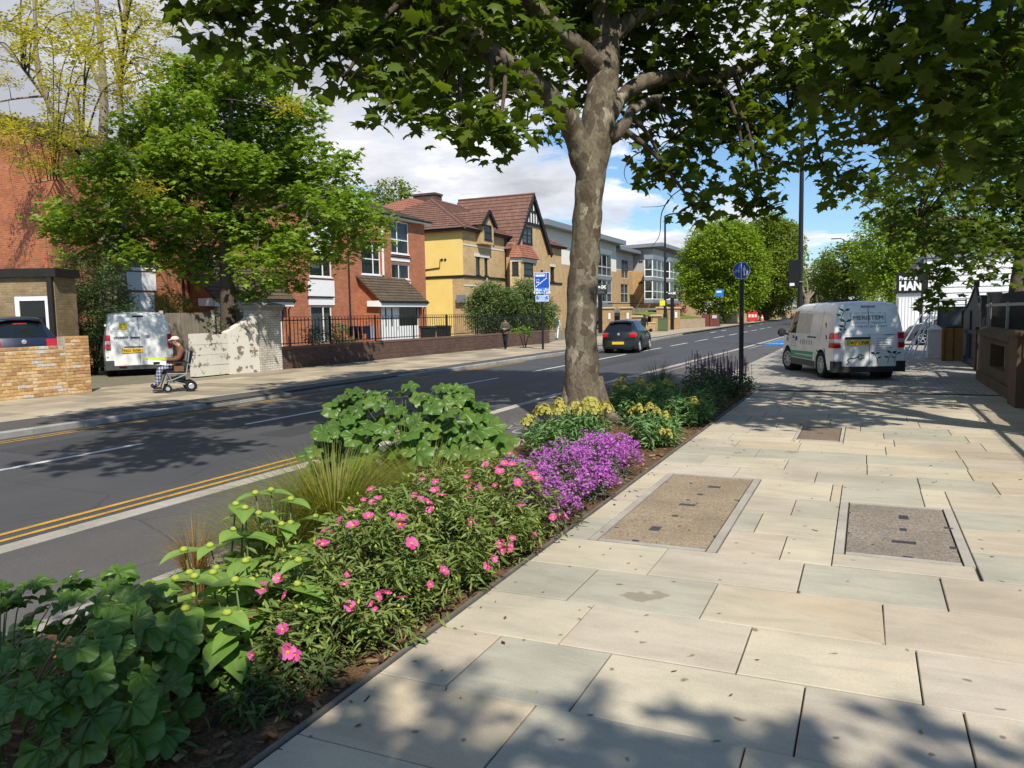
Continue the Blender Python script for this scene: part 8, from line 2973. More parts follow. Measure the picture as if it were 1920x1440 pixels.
# ---- tree behind the railings at right
q = (3.81, 24.92, 1.18)
tb3 = (q[0], q[1], 0)
limbs = [([tb3, (3.70, 24.95, 1.91), (3.78, 25.07, 2.78), (3.92, 25.25, 3.93), (3.55, 25.25, 5.68), (3.24, 25.33, 7.86)], [.22, .18, .17, .15, .10, .05]),
   ([(3.80, 25.11, 3.07), (2.98, 24.13, 3.75), (1.99, 22.81, 3.96), (1.08, 21.49, 3.75)], [.11, .08, .06, .03])]
pb = [(0.14, 22.42, 4.18, 0.92), (0.84, 21.65, 4.30, 1.12), (0.60, 21.04, 3.67, 0.59), (1.56, 20.77, 3.22, 0.77), (1.57, 20.70, 2.47, 0.42), (1.44, 20.58, 1.82, 0.25), (1.93, 22.10, 3.76, 1.19), (1.89, 21.31, 2.67, 0.77), (2.85, 23.06, 3.52, 1.15), (2.88, 22.21, 2.61, 0.55), (3.67, 24.04, 4.11, 1.25), (2.76, 23.72, 5.09, 1.53), (1.53, 23.76, 5.63, 1.28), (4.35, 25.62, 5.67, 2.04), (3.26, 25.26, 7.14, 2.19), (5.58, 26.01, 3.90, 1.89), (5.05, 27.34, 8.58, 3.05), (0.87, 22.05, 3.69, 0.75), (1.62, 18.14, 5.39, 0.85), (2.32, 18.08, 6.01, 0.99), (0.99, 18.73, 5.37, 0.67), (3.4, 17.0, 6.4, 1.3), (4.6, 16.4, 6.8, 1.4), (2.8, 18.6, 6.6, 1.2), (5.6, 15.4, 7.4, 1.6)]
make_tree('maple behind the dark railings, low boughs in front of the white building', 'maple_tree', tb3, limbs, pb, ML_plane, M_bark, LEAF_MAPLE, 7.5, 9, .42, .20, .3, 0, 5, .65, .7, .4, None, .03)

# ---- tree behind the viewer: it throws the shade on the nearest slabs
limbs = [([(4.0, -3.4, 0), (4.0, -3.4, 3), (3.8, -3.2, 6), (3.6, -3, 9)], [.33, .27, .2, .06])]
pb = [(2.9, -2.2, 5.8, 1.4), (4.2, -2.0, 6.2, 1.5), (1.6, -2.9, 6.4, 1.3), (5.6, -2.2, 6.4, 1.5), (3.4, -3.6, 7.6, 1.8), (5.0, -4, 7.2, 1.8), (2.0, -4.4, 7.2, 1.5), (0.6, -3.6, 6.6, 1.1), (1.0, -1.3, 5.0, .8), (0, -1.6, 5.6, .9), (-.7, -1.1, 5.3, .6), (2.7, -1.0, 5.4, .7), (4.2, -.7, 5.4, .7)]
make_tree('plane tree behind the viewer that shades the nearest paving slabs', 'plane_tree', (4.0, -3.4, 0), limbs, pb, ML_plane, M_planebark, LEAF_MAPLE, 8, 7, .4, .2, .3, 0, 3, .7, .8, .4, None, .04)

# ---- sycamore across the road, in front of the red house
q = (-19.58, 19.57, 0.28)
tb4 = (q[0], q[1], 0)
limbs = [([tb4, (-19.65, 19.76, 2.43), (-19.73, 19.88, 4.05), (-19.83, 19.99, 5.67), (-19.70, 20.23, 7.46), (-19.67, 20.48, 9.80)], [.28, .24, .22, .17, .11, .04]),
   ([(-19.73, 19.86, 3.87), (-19.09, 19.89, 4.55), (-17.77, 20.25, 5.37), (-16.08, 20.62, 5.63)], [.15, .12, .08, .04]),
   ([(-19.75, 19.90, 4.41), (-20.64, 19.59, 5.32), (-22.31, 19.34, 6.14), (-23.90, 18.74, 6.37)], [.14, .11, .08, .04]),
   ([(-19.81, 19.97, 5.31), (-19.24, 20.97, 7.19), (-18.27, 21.58, 8.82)], [.12, .09, .05])]
pb = [(-23.90, 16.74, 5.27, 0.69), (-22.54, 16.65, 4.97, 0.87), (-24.27, 17.31, 4.63, 0.64), (-22.02, 17.29, 6.34, 1.05), (-21.67, 17.05, 6.76, 0.67), (-23.17, 17.85, 4.61, 0.99), (-26.18, 19.04, 4.13, 0.58), (-23.82, 19.71, 5.94, 1.25), (-23.04, 20.11, 8.15, 1.25), (-20.74, 18.23, 6.36, 1.20), (-22.24, 18.95, 4.47, 1.13), (-21.84, 17.75, 3.84, 0.69), (-20.14, 18.47, 8.51, 1.12), (-19.55, 18.24, 6.92, 1.26), (-19.91, 18.47, 5.32, 1.20), (-22.17, 20.95, 4.24, 1.20), (-22.64, 20.85, 10.49, 0.92), (-21.35, 21.33, 10.43, 1.18), (-20.95, 21.33, 8.91, 1.43), (-18.62, 19.07, 6.47, 1.37), (-18.83, 19.40, 4.83, 1.15), (-19.35, 21.25, 9.59, 1.22), (-19.33, 21.64, 8.05, 1.41), (-19.34, 22.10, 6.45, 1.44), (-19.74, 21.88, 4.76, 1.27), (-17.43, 18.77, 3.36, 0.87), (-18.10, 21.64, 8.81, 0.88), (-17.93, 21.90, 7.22, 1.23), (-17.06, 21.28, 5.44, 1.19), (-16.35, 19.80, 4.04, 0.95), (-16.33, 21.55, 6.48, 0.75), (-15.04, 20.05, 4.98, 0.97), (-17.27, 23.28, 4.54, 0.93), (-16.38, 23.38, 5.06, 0.85), (-15.26, 22.21, 4.34, 0.55), (-16.09, 20.51, 3.74, 0.70), (-19.10, 22.17, 3.21, 0.77), (-19.02, 20.44, 2.70, 0.66), (-20.57, 21.28, 2.47, 0.58), (-18.16, 22.86, 8.90, 0.42), (-20.47, 19.51, 3.35, 0.72), (-21.43, 18.64, 3.88, 0.64), (-23.07, 19.27, 8.35, 0.73), (-15.73, 21.66, 6.96, 0.29), (-18.12, 19.49, 9.98, 0.75), (-15.35, 21.06, 5.63, 0.63), (-18.61, 22.64, 10.58, 0.57), (-16.81, 19.45, 9.61, 0.60)]
make_tree('broad bright green sycamore in front of the red brick house across the road', 'sycamore_tree', tb4, limbs, pb, ML_syc, M_bark, LEAF_MAPLE, 20, 11, .42, .205, .22, 0, 5, .95, .62, .5, None, .035)

# ---- golden-leaved tree with pale broken trunks, far left
limbs = [([(-28.37, 21.11, 0.95), (-28.33, 21.47, 4.38), (-28.57, 21.58, 6.52), (-28.86, 21.61, 8.24), (-29.07, 21.69, 9.96), (-29.29, 21.69, 11.04)], [.30, .26, .22, .19, .15, .08]),
   ([(-28.95, 21.54, 7.92), (-29.38, 21.26, 9.28), (-29.79, 20.97, 10.51), (-30.01, 20.78, 11.93), (-29.95, 20.79, 13.95), (-29.89, 20.80, 15.95)], [.16, .14, .12, .10, .07, .04]),
   ([(-29.05, 22.69, 8.88), (-29.04, 22.90, 10.87), (-29.18, 23.03, 12.86), (-29.44, 23.17, 15.52)], [.2, .17, .13, .07]),
   ([(-27.86, 22.74, 9.41), (-28.02, 22.86, 11.37), (-27.91, 23.13, 13.54), (-27.80, 23.40, 15.72)], [.14, .12, .10, .06]),
   ([(-28.99, 21.53, 7.99), (-29.15, 20.96, 7.50), (-29.43, 20.48, 7.32), (-29.86, 19.94, 7.14)], [.07, .05, .04, .015]),
   ([(-29.78, 21.16, 10.24), (-29.79, 20.37, 11.18), (-30.16, 19.85, 12.09), (-30.72, 19.44, 12.85)], [.08, .06, .05, .03]),
   ([(-30.10, 20.93, 11.57), (-30.18, 20.25, 11.81), (-30.72, 19.57, 11.90)], [.05, .04, .02]),
   ([(-29.99, 20.90, 10.72), (-30.34, 20.04, 10.46), (-30.87, 19.33, 10.16)], [.05, .035, .02]),
   ([(-29.02, 22.93, 11.09), (-29.41, 22.47, 12.73), (-29.67, 21.82, 14.04)], [.09, .07, .04])]
pb = [(-17.6, 12.6, 8.2, .8), (-16.8, 13.3, 8.4, .9), (-17.6, 13.9, 7.5, .7), (-23.32, 15.42, 10.68, 0.54), (-25.68, 17.73, 12.17, 0.72), (-22.61, 16.24, 10.51, 0.61), (-28.15, 18.93, 11.71, 0.58), (-24.09, 18.11, 12.03, 0.71), (-19.51, 15.19, 9.68, 0.53), (-20.47, 15.14, 9.31, 0.45), (-25.08, 20.33, 12.76, 0.74), (-20.41, 17.25, 10.32, 0.55), (-21.19, 16.72, 9.81, 0.64), (-25.60, 21.56, 11.50, 0.61), (-22.20, 18.25, 9.57, 0.52), (-27.88, 21.23, 11.33, 0.54), (-23.26, 18.16, 10.46, 0.60), (-27.01, 19.29, 10.69, 0.50), (-20.35, 14.66, 8.16, 0.36), (-24.64, 18.52, 9.53, 0.47), (-28.76, 18.75, 9.28, 0.78), (-25.77, 17.49, 8.21, 0.80), (-30.15, 19.58, 8.62, 0.70), (-26.89, 19.03, 8.36, 0.85), (-20.66, 15.13, 7.22, 0.51), (-27.37, 19.01, 7.75, 0.85), (-27.20, 18.37, 7.44, 0.57), (-21.58, 15.58, 7.80, 0.47), (-18.83, 14.22, 6.55, 0.37), (-26.53, 21.99, 10.34, 0.54), (-22.47, 19.30, 9.71, 0.62), (-23.40, 20.85, 10.97, 0.77), (-23.86, 21.37, 12.71, 0.98), (-22.56, 20.47, 9.47, 0.49), (-29.87, 19.37, 10.93, 0.28), (-20.37, 17.98, 10.21, 0.67), (-26.21, 22.22, 13.77, 0.83), (-24.59, 16.40, 10.89, 0.50), (-31.31, 21.78, 13.67, 0.74), (-29.68, 21.80, 13.63, 0.73), (-20.98, 13.36, 6.89, 0.57), (-18.45, 15.73, 5.48, 0.24), (-15.60, 18.54, 7.88, 0.29), (-19.59, 23.73, 9.36, 0.28), (-26.09, 16.30, 10.43, 0.69), (-29.71, 18.33, 8.73, 0.79), (-22.48, 15.61, 12.11, 0.94), (-24.02, 18.96, 13.70, 1.27), (-19.81, 17.86, 12.45, 0.97)]
make_tree('tall golden leaved tree with pale broken trunks behind the sycamore, far left', 'golden_tree', (-28.37, 21.11, 0.95)[:2] + (0,), limbs, pb, ML_gold, M_palebark, LEAF_PAIR, 7.5, 15, .42, .25, .1, 0, 4, 1.0, .55, .4, None, .03)
# massive dead trunk wrapped in pale ivy stems
t = thing('dead_trunk', 'thick pale dead trunk behind the white van and the evergreen shrub', 'tree trunk', (-26.25, 20.43, 0.98)[:2] + (0,))
b = MB(); limb(b, [(-26.21, 20.41, 0.57), (-26.27, 20.59, 2.61), (-26.33, 20.74, 4.44), (-26.27, 20.91, 5.87), (-26.27, 21.02, 6.99)], [.62, .52, .44, .46, .36], 16, 6, .12)
b.build('trunk', M_palebark, t, smooth=True)

# ---- trees behind and down the street


def far_tree(label, name, base, trunk_h, blobs, leafm, n3, per, spread, size, barkm=M_bark, group=None, tr=.3, squash=.9, shell=.72):
 bx_, by_ = base[0], base[1]
 top = max(b_[2] for b_ in blobs)
 return make_tree(label, name, (bx_, by_, 0), [([(bx_, by_, 0), (bx_ + .1, by_, trunk_h * .6), (bx_, by_, trunk_h), (bx_, by_, (trunk_h + top) / 2)], [tr * 1.2, tr, tr * .85, tr * .3])], blobs, leafm, barkm, LEAF_SIMPLE, n3, per, spread, size, .15, 0, 3, .6, squash, shell, group, tr * .12, reach=True)


far_tree('large round bright green tree behind the shared path sign', 'street_tree', (-17.52, 104.54), 4.20, [(-17.21, 103.60, 9.53, 4.31), (-20.07, 106.04, 7.71, 3.60), (-15.43, 107.71, 7.59, 3.73), (-20.71, 102.18, 4.78, 2.38), (-18.06, 104.73, 4.76, 3.96), (-14.48, 106.08, 4.33, 2.82), (-17.38, 106.61, 11.86, 2.57), (-19.43, 106.33, 10.89, 2.87), (-15.31, 104.35, 10.52, 2.91), (-21.13, 100.87, 6.13, 1.66), (-13.80, 108.64, 5.43, 1.87), (-16.37, 104.99, 2.96, 2.40), (-19.23, 105.46, 2.67, 1.72), (-17.36, 103.14, 12.93, 1.10)], ML_far, 3.4, 9, 0.55, 0.38, M_bark, 'round crowned trees down the street', 0.3, .9, 0.72)
far_tree('second round green tree, just left of the tall lamp post', 'street_tree', (-14.85, 131.19), 4.50, [(-14.72, 135.52, 12.42, 4.96), (-16.67, 134.30, 9.81, 4.08), (-12.12, 130.45, 9.40, 3.40), (-13.62, 129.69, 6.90, 4.42), (-15.68, 133.53, 4.93, 3.88), (-12.43, 134.41, 5.29, 2.98), (-14.97, 133.75, 14.90, 2.97), (-12.75, 132.26, 13.78, 2.58), (-13.89, 132.65, 3.12, 2.96), (-16.87, 132.28, 13.16, 2.62), (-11.19, 134.16, 7.40, 1.39), (-14.64, 130.63, 16.11, 0.85)], ML_far2, 2.4, 9, 0.62, 0.45, M_bark, 'round crowned trees down the street', 0.3, .9, 0.72)
far_tree('broad green tree rising directly behind the roof of the white van', 'street_tree', (-2.29, 100.55), 3.50, [(-2.09, 98.93, 6.61, 2.75), (-3.85, 100.66, 4.86, 2.31), (-0.36, 100.77, 5.37, 2.90), (-2.09, 101.87, 3.56, 2.58), (-4.78, 101.08, 6.18, 1.68), (-0.98, 98.09, 8.35, 1.84), (-3.19, 96.58, 8.05, 1.47), (0.86, 105.29, 3.54, 2.63)], ML_far2, 3, 9, 0.6, 0.4, M_bark, 'trees lining the right side of the road', 0.3, .9, 0.72)
far_tree('tall green tree between the white van and the car wash sign', 'street_tree', (1.74, 75.89), 3.50, [(1.36, 74.56, 6.65, 2.49), (2.63, 74.03, 4.30, 2.09), (0.56, 75.12, 5.34, 1.87), (1.64, 73.78, 2.96, 2.01), (2.99, 74.17, 6.54, 2.09), (0.92, 75.64, 8.59, 1.68), (2.73, 79.98, 9.36, 2.25), (4.12, 79.36, 4.44, 1.65), (3.27, 78.54, 2.52, 1.45)], ML_far, 4, 9, 0.55, 0.33, M_bark, 'trees lining the right side of the road', 0.3, .9, 0.72)
far_tree('farther tree left of the distant lamp post', 'street_tree', (-8.36, 150.83), 4.00, [(-8.12, 152.72, 7.53, 2.94), (-9.92, 152.76, 5.64, 2.17), (-6.35, 154.82, 5.09, 2.77), (-8.65, 154.97, 4.17, 2.59), (-7.33, 154.37, 10.00, 1.77), (-10.25, 154.01, 3.71, 1.59)], ML_far2, 2.4, 8, 0.7, 0.46, M_bark, 'trees lining the right side of the road', 0.3, .9, 0.72)
far_tree('leafy tree top behind the car wash building', 'street_tree', (7.35, 86.20), 4.00, [(5.45, 87.90, 6.81, 3.20), (8.37, 89.48, 7.30, 3.74), (10.50, 88.26, 7.62, 3.12), (7.03, 85.33, 9.10, 2.55)], ML_far2, 2, 9, 0.6, 0.36, M_bark, 'trees lining the right side of the road', 0.3, .9, 0.72)
far_tree('tree crown showing above the roof between the red house and the villa', 'garden_tree', (-53.28, 80.43), 8.00, [(-53.21, 81.20, 16.65, 2.22), (-54.01, 80.09, 16.88, 1.69), (-52.45, 83.05, 17.15, 1.59), (-52.03, 80.49, 15.19, 2.33), (-55.47, 81.02, 15.83, 1.58)], ML_far2, 1.5, 8, 0.8, 0.45, M_bark, None, 0.4, .9, 0.72)
far_tree('dark green mass of a tree low behind the distant cones', 'garden_tree', (-11.22, 182.66), 3.00, [(-11.65, 180.24, 2.30, 1.63), (-13.72, 185.92, 3.55, 2.17), (-9.49, 180.38, 2.60, 2.09)], ML_far2, 1.2, 8, 1, 0.6, M_bark, None, 0.3, .9, 0.72)
# pollarded pale stump left of the distant van
t = thing('pollard_tree', 'bare pale pollarded tree by the tall lamp post', 'tree', (-7.75, 117.98, 0.96)[:2] + (0,))
b = MB(); limb(b, [(-7.80, 117.88, 0.20), (-7.84, 118.05, 2.10), (-7.79, 118.17, 3.09)], [.45, .40, .42], 9, 3)
b.build('trunk', M_palebark, t, smooth=True)
for (x_, y_) in ((((-8.31, 118.07, 4.39)), ((-8.54, 118.07, 5.54))), (((-7.76, 118.35, 4.76)), ((-7.93, 118.41, 6.13))), (((-7.34, 118.51, 4.37)), ((-7.02, 118.79, 5.66))), (((-7.05, 118.60, 3.99)), ((-6.65, 118.88, 4.89)))):
 b = MB(); limb(b, [(-7.79, 118.16, 2.94), x_, y_], [.22, .16, .08], 7, 3); b.build('limb', M_palebark, t, smooth=True)

# ---- shrubs across the road


def shrub(label, name, blobs, leafm, tmpl, n3, per, spread, size, cat='shrub', upb=.8, droop=.1, group=None, stems=True):
 base = (sum(b_[0] for b_ in blobs) / len(blobs), sum(b_[1] for b_ in blobs) / len(blobs), 0)
 t = thing(name, label, cat, base, 0, group)
 if stems:
  b = MB()
  for (x, y, z, r_) in blobs:
   limb(b, [(base[0] + R.uniform(-.1, .1), base[1] + R.uniform(-.1, .1), 0), ((x + base[0]) / 2, (y + base[1]) / 2, z * .5), (x, y, z)], [.03, .02, .01], 5, 3)
  tag(b.build('stems', M_twig, t, smooth=True), kind='stuff')
 cl = blob_clusters(blobs, n3, 8, .6, .95)
 cl = cl[cl[:, 2] > .05]
 P, RM, S = leaves_at(cl, per, spread, size, upb, droop)
 link_mesh('foliage', scatter_mesh('foliage', tmpl, P, RM, S, leafm), t, 'stuff')
 return t


shrub('dense dark evergreen shrub between the annex and the white van', 'evergreen_shrub', [(-22.75, 16.95, 3.16, 0.72), (-24.22, 17.31, 2.52, 0.61), (-22.98, 17.75, 2.49, 0.78), (-22.95, 16.90, 1.80, 0.90), (-23.89, 16.83, 1.64, 0.52), (-22.25, 17.53, 1.78, 0.63), (-23.29, 17.28, 0.92, 0.88), (-23.95, 17.19, 0.92, 0.53), (-22.94, 16.85, 3.67, 0.38), (-22.07, 17.09, 3.14, 0.51), (-22.50, 18.06, 2.31, 0.39), (-22.83, 17.44, 3.87, 0.31)], ML_dark, LEAF_SIMPLE, 150, 10, 0.22, 0.085, 'shrub')
shrub('small loose bush behind the board fence', 'garden_bush', [(-23.43, 20.63, 2.44, 0.47), (-23.69, 20.48, 2.25, 0.39), (-22.49, 20.25, 2.22, 0.42), (-22.24, 20.37, 2.12, 0.27), (-23.45, 20.54, 2.77, 0.24)], ML_syc, LEAF_SIMPLE, 90, 9, 0.22, 0.1, 'shrub')
shrub('low dark ivy spilling over the white painted wall', 'ivy', [(-19.85, 19.75, 1.71, 0.36), (-19.66, 20.05, 1.85, 0.40), (-19.26, 20.14, 1.97, 0.40), (-20.35, 19.75, 1.61, 0.26), (-19.20, 20.31, 1.70, 0.29), (-18.80, 20.16, 2.09, 0.25), (-19.50, 19.74, 1.49, 0.22)], ML_dark, LEAF_SIMPLE, 120, 9, 0.2, 0.1, 'ivy')
shrub('green shrub behind the bow topped railings, left of the other', 'railing_shrub', [(-21.41, 26.36, 0.92, 0.46), (-21.56, 26.22, 1.08, 0.27), (-21.31, 26.54, 1.19, 0.27)], ML_willow, LEAF_SIMPLE, 90, 9, 0.22, 0.11, 'shrub')
shrub('larger green shrub behind the bow topped railings beside the washing', 'railing_shrub', [(-21.00, 27.36, 0.98, 0.51), (-20.66, 27.59, 0.87, 0.47), (-21.28, 27.37, 1.21, 0.28), (-20.95, 27.63, 1.27, 0.28), (-20.44, 27.67, 0.68, 0.23)], ML_willow, LEAF_SIMPLE, 90, 9, 0.22, 0.11, 'shrub')
shrub('big grey green willowy shrub left half, in front of the villa', 'willowy_shrub', [(-21.27, 41.69, 2.24, 0.90), (-20.72, 42.05, 2.71, 1.03), (-19.99, 41.61, 1.73, 1.15), (-20.67, 40.81, 1.28, 0.76), (-19.20, 41.09, 2.50, 0.75), (-21.45, 41.30, 1.76, 0.45), (-20.59, 41.45, 3.17, 0.57), (-20.33, 41.90, 0.71, 0.64)], ML_willow, LEAF_LANCE, 62, 11, 0.32, 0.24, 'shrub')
shrub('big grey green willowy shrub right half, behind the bus lane sign', 'willowy_shrub', [(-19.05, 43.48, 2.68, 0.98), (-19.50, 42.83, 1.72, 1.11), (-18.82, 44.17, 2.03, 1.13), (-17.96, 43.35, 1.37, 0.84), (-19.22, 43.89, 3.35, 0.66), (-17.78, 44.06, 1.84, 0.59), (-19.26, 42.68, 0.91, 0.84), (-18.70, 43.83, 0.88, 0.79)], ML_willow, LEAF_LANCE, 62, 11, 0.32, 0.24, 'shrub')
shrub('bright green low plants on top of the brown wall', 'wall_plants', [(-16.40, 36.46, 0.83, 0.25), (-16.24, 36.86, 0.88, 0.28), (-15.83, 36.67, 0.82, 0.25)], ML_lime, LEAF_SIMPLE, 160, 8, 0.2, 0.12, 'plant')
shrub('red leaved shrub right of the smaller hotel sign', 'red_shrub', [(-18.69, 84.27, 2.09, 0.58), (-18.36, 84.34, 1.79, 0.47), (-18.96, 83.90, 1.75, 0.41)], ML_redleaf, LEAF_SIMPLE, 40, 8, 0.3, 0.22, 'shrub')
shrub('dark green hedge clump at the foot of the pale blue sign', 'hedge_clump', [(-16.58, 95.15, 0.83, 0.52), (-16.32, 95.13, 0.37, 0.52), (-16.80, 95.00, 0.38, 0.45)], ML_dark, LEAF_SIMPLE, 40, 8, 0.3, 0.22, 'hedge')
shrub('garden shrubs in the shade beside the red barrier', 'shade_shrub', [(-16.38, 141.50, 0.56, 0.75), (-15.56, 142.13, 0.72, 0.84), (-17.11, 142.24, 0.93, 0.57)], ML_far2, LEAF_SIMPLE, 6, 8, 0.5, 0.3, 'shrub')
shrub('pale green bush behind the roof of the white van, under the tall tree', 'roadside_bush', [(0.56, 66.56, 2.12, 1.00), (1.33, 67.49, 1.82, 0.84), (-0.19, 66.81, 1.73, 0.76), (2.05, 66.09, 1.60, 0.65)], ML_far, LEAF_SIMPLE, 6, 9, 0.4, 0.22, 'shrub')
shrub('tall dark green bush behind the pointed gate', 'gate_bush', [(3.30, 41.06, 0.57, 0.35), (3.67, 41.49, 0.40, 0.30)], ML_dark, LEAF_SIMPLE, 30, 8, 0.2, 0.12, 'shrub')

# ------------------------------------------------------------------ plants in the bed


def vein_leaf_mat(name, cols, nv, vein):
 m = leaf_mat(name, cols, .24, .42, .42)
 nt = m.node_tree
 b = [n for n in nt.nodes if n.type == 'BSDF_PRINCIPLED'][0]
 src = b.inputs['Base Color'].links[0].from_socket
 sp = N(nt, 'ShaderNodeSeparateXYZ'); L(nt, N(nt, 'ShaderNodeTexCoord').outputs['Object'], sp.inputs[0])
 ang = math_n(nt, 'ARCTAN2', sp.outputs[0], math_n(nt, 'SUBTRACT', sp.outputs[1], .28 if nv > 3 else -.3))
 w = math_n(nt, 'ABSOLUTE', math_n(nt, 'SINE', math_n(nt, 'MULTIPLY', ang, nv / 2)))
 v = ramp(nt, w, [(.0, 1.0), (.13, 0.0)])
 L(nt, mixc(nt, math_n(nt, 'MULTIPLY', v, .55), src, vein), b.inputs['Base Color'])
 bp = N(nt, 'ShaderNodeBump'); bp.inputs['Strength'].default_value = .6; bp.inputs['Distance'].default_value = .02
 L(nt, w, bp.inputs['Height']); L(nt, bp.outputs[0], b.inputs['Normal'])
 return m


ML_mallow = vein_leaf_mat('mallow_leaf', [(0.071, 0.148, 0.019), (0.097, 0.187, 0.025), (0.059, 0.118, 0.019), (0.13, 0.215, 0.033)], 7, (0.15, 0.26, 0.07))
ML_phlomis = vein_leaf_mat('phlomis_leaf', [(0.174, 0.29, 0.051), (0.217, 0.348, 0.065), (0.131, 0.239, 0.043)], 2, (0.22, 0.31, 0.10))
ML_cistus = leaf_mat('cistus_leaf', [(0.132, 0.181, 0.046), (0.172, 0.236, 0.061), (0.091, 0.141, 0.032), (0.265, 0.29, 0.072), (0.122, 0.2, 0.043)], .22, .45, .35)
ML_grass = leaf_mat('sedge_blade', [(0.174, 0.206, 0.032), (0.244, 0.244, 0.046), (0.131, 0.168, 0.026), (0.348, 0.274, 0.072)], .3, .45)
ML_drygrass = leaf_mat('dry_grass_blade', [(0.30, 0.18, 0.07), (0.22, 0.11, 0.04), (0.36, 0.25, 0.11)], .3, .6)
ML_grey = leaf_mat('grey_green_leaf', [(0.105, 0.135, 0.085), (0.085, 0.115, 0.065), (0.13, 0.15, 0.105)], .2, .5)
ML_euph = leaf_mat('blue_green_leaf', [(0.133, 0.248, 0.098), (0.175, 0.295, 0.124), (0.108, 0.199, 0.072), (0.2, 0.319, 0.092)], .22, .45)
ML_salvia = leaf_mat('dull_green_leaf', [(0.065, 0.109, 0.041), (0.087, 0.138, 0.051)], .2, .5)
ML_seed = leaf_mat('small_pointed_leaf', [(0.075, 0.115, 0.03), (0.10, 0.145, 0.04), (0.055, 0.09, 0.025)], .25, .45)
M_stalk = mat('pale_green_stalk', (0.10, 0.15, 0.045), .6, .3, var=.2)
M_bud = mat('lime_whorl', (0.30, 0.34, 0.05), .7, .2, var=.2, vs=30)
M_pink = leaf_mat('pink_petal', [(0.70, 0.09, 0.32), (0.76, 0.16, 0.44), (0.62, 0.05, 0.24), (0.78, 0.24, 0.50)], .35, .6, .2, (1, .6, .9))
M_orange = mat('yellow_stamens', (0.75, 0.36, 0.01), .7, .2, var=.1)
M_purple = leaf_mat('purple_petal', [(0.44, 0.12, 0.46), (0.56, 0.20, 0.56), (0.33, 0.08, 0.36), (0.58, 0.28, 0.60)], .3, .6, .2, (1, .5, 1))
M_euflower = leaf_mat('yellow_green_bract', [(0.42, 0.40, 0.09), (0.50, 0.42, 0.13), (0.34, 0.36, 0.07), (0.46, 0.34, 0.12)], .25, .6, .2)
M_violet = leaf_mat('dusky_violet_flower', [(0.13, 0.05, 0.15), (0.09, 0.035, 0.10), (0.17, 0.08, 0.19)], .2, .7, .2)

mo = []
for i in range(28):
 a = -PI / 2 + .35 + (2 * PI - .7) * i / 27
 k = .50 + .075 * math.cos(5 * (a - PI / 2)) + .03 * math.cos(27 * a)
 mo.append((k * 1.05 * math.cos(a), .42 + k * math.sin(a)))
mo = [(0.0, .25)] + mo


def ruffle(seed, fold):
 rg = random.Random(seed)
 vs, fs = fan(mo, (0, .40, .0), .30, .0)
 out = [(0, .40, .0)]
 n = len(mo)
 ph = rg.uniform(0, 6)
 mid = []
 for k, (x, y) in enumerate(mo):
  a = math.atan2(x, y - .35)
  z = .075 * math.cos(7 * a + ph) - .13 * (x * x + (y - .4) ** 2) * (1 + fold) + fold * abs(x) * .5
  out.append((x, y, z))
  mid.append((x * .55, .4 + (y - .4) * .55, .045 + z * .25 + .012 * math.cos(7 * a)))
 vs = [out[0]] + mid + out[1:]
 fs = []
 for k in range(n):
  j = (k + 1) % n
  fs += [(0, 1 + k, 1 + j), (1 + k, 1 + n + k, 1 + n + j), (1 + k, 1 + n + j, 1 + j)]
 return vs, fs


MALLOWS = [np_mesh('leaf', *ruffle(s_, f_), ML_mallow, True) for s_, f_ in ((1, .0), (2, .25), (3, .5), (4, -.2))]
ho = [(0, 0), (.16, -.10), (.30, -.02), (.36, .16), (.33, .36), (.24, .58), (.12, .80), (0, 1.0)]
ho = ho + [(-x, y) for x, y in reversed(ho[1:-1])]
hv, hf = fan(ho, (0, .35, .0), .35, .18)
HEART = np_mesh('leaf', hv, hf, ML_phlomis, True)


def leaf_M(p, nrm, tip, s):
 RM = frames(np.array([nrm], float), np.array([tip], float))[0]
 M_ = Matrix.Identity(4)
 for a in range(3):
  for c in range(3): M_[a][c] = RM[a, c] * s
  M_[a][3] = p[a]
 return M_


def mallow(label, base, rx, ry, h, n, smin, smax, seed):
 rg = random.Random(seed)
 t = thing('mallow_plant', label, 'plant', base)
 st = MB()
 B = Vector(base)
 for i in range(n):
  u = rg.random() ** .6
  a = rg.uniform(0, 2 * PI)
  el = rg.uniform(.05, 1.0) ** .8
  z = h * (.12 + .88 * el)
  k = math.sqrt(max(.05, 1 - (el * .82) ** 2)) * (.45 + .55 * u)
  p = B + Vector((rx * k * math.cos(a), ry * k * math.sin(a), z))
  out = Vector((math.cos(a) * rx, math.sin(a) * ry, 0)).normalized()
  nrm = out * rg.uniform(.0, .5) + Vector((.12 + rg.uniform(-.45, .45), -.35 + rg.uniform(-.5, .35), .55 + .5 * el))
  tip = out + Vector((rg.uniform(-.6, .6), rg.uniform(-.6, .6), -.5))
  s = rg.uniform(smin, smax) * (1.1 - .35 * el)
  inst('leaf', rg.choice(MALLOWS), leaf_M(p, nrm, tip, s), t)
  if rg.random() < .3:
   q = B + Vector(((p.x - B.x) * .3, (p.y - B.y) * .3, z * .55))
   st.tube([q, q.lerp(p, .6) + Vector((0, 0, .04)), p], [.004, .003, .002], 4, caps=False)
 for k in range(7):
  a = rg.uniform(0, 6.3); d = rg.uniform(.2, .75)
  st.tube(smooth_path([B + Vector((.05 * math.cos(a), .05 * math.sin(a), -.03)), B + Vector((rx * d * .4 * math.cos(a), ry * d * .4 * math.sin(a), h * .5)), B + Vector((rx * d * math.cos(a), ry * d * math.sin(a), h * .95))], 3), lerp_list([.007, .005, .003], 7), 5)
 tag(st.build('stems', M_stalk, t, smooth=True), kind='stuff')
 return t


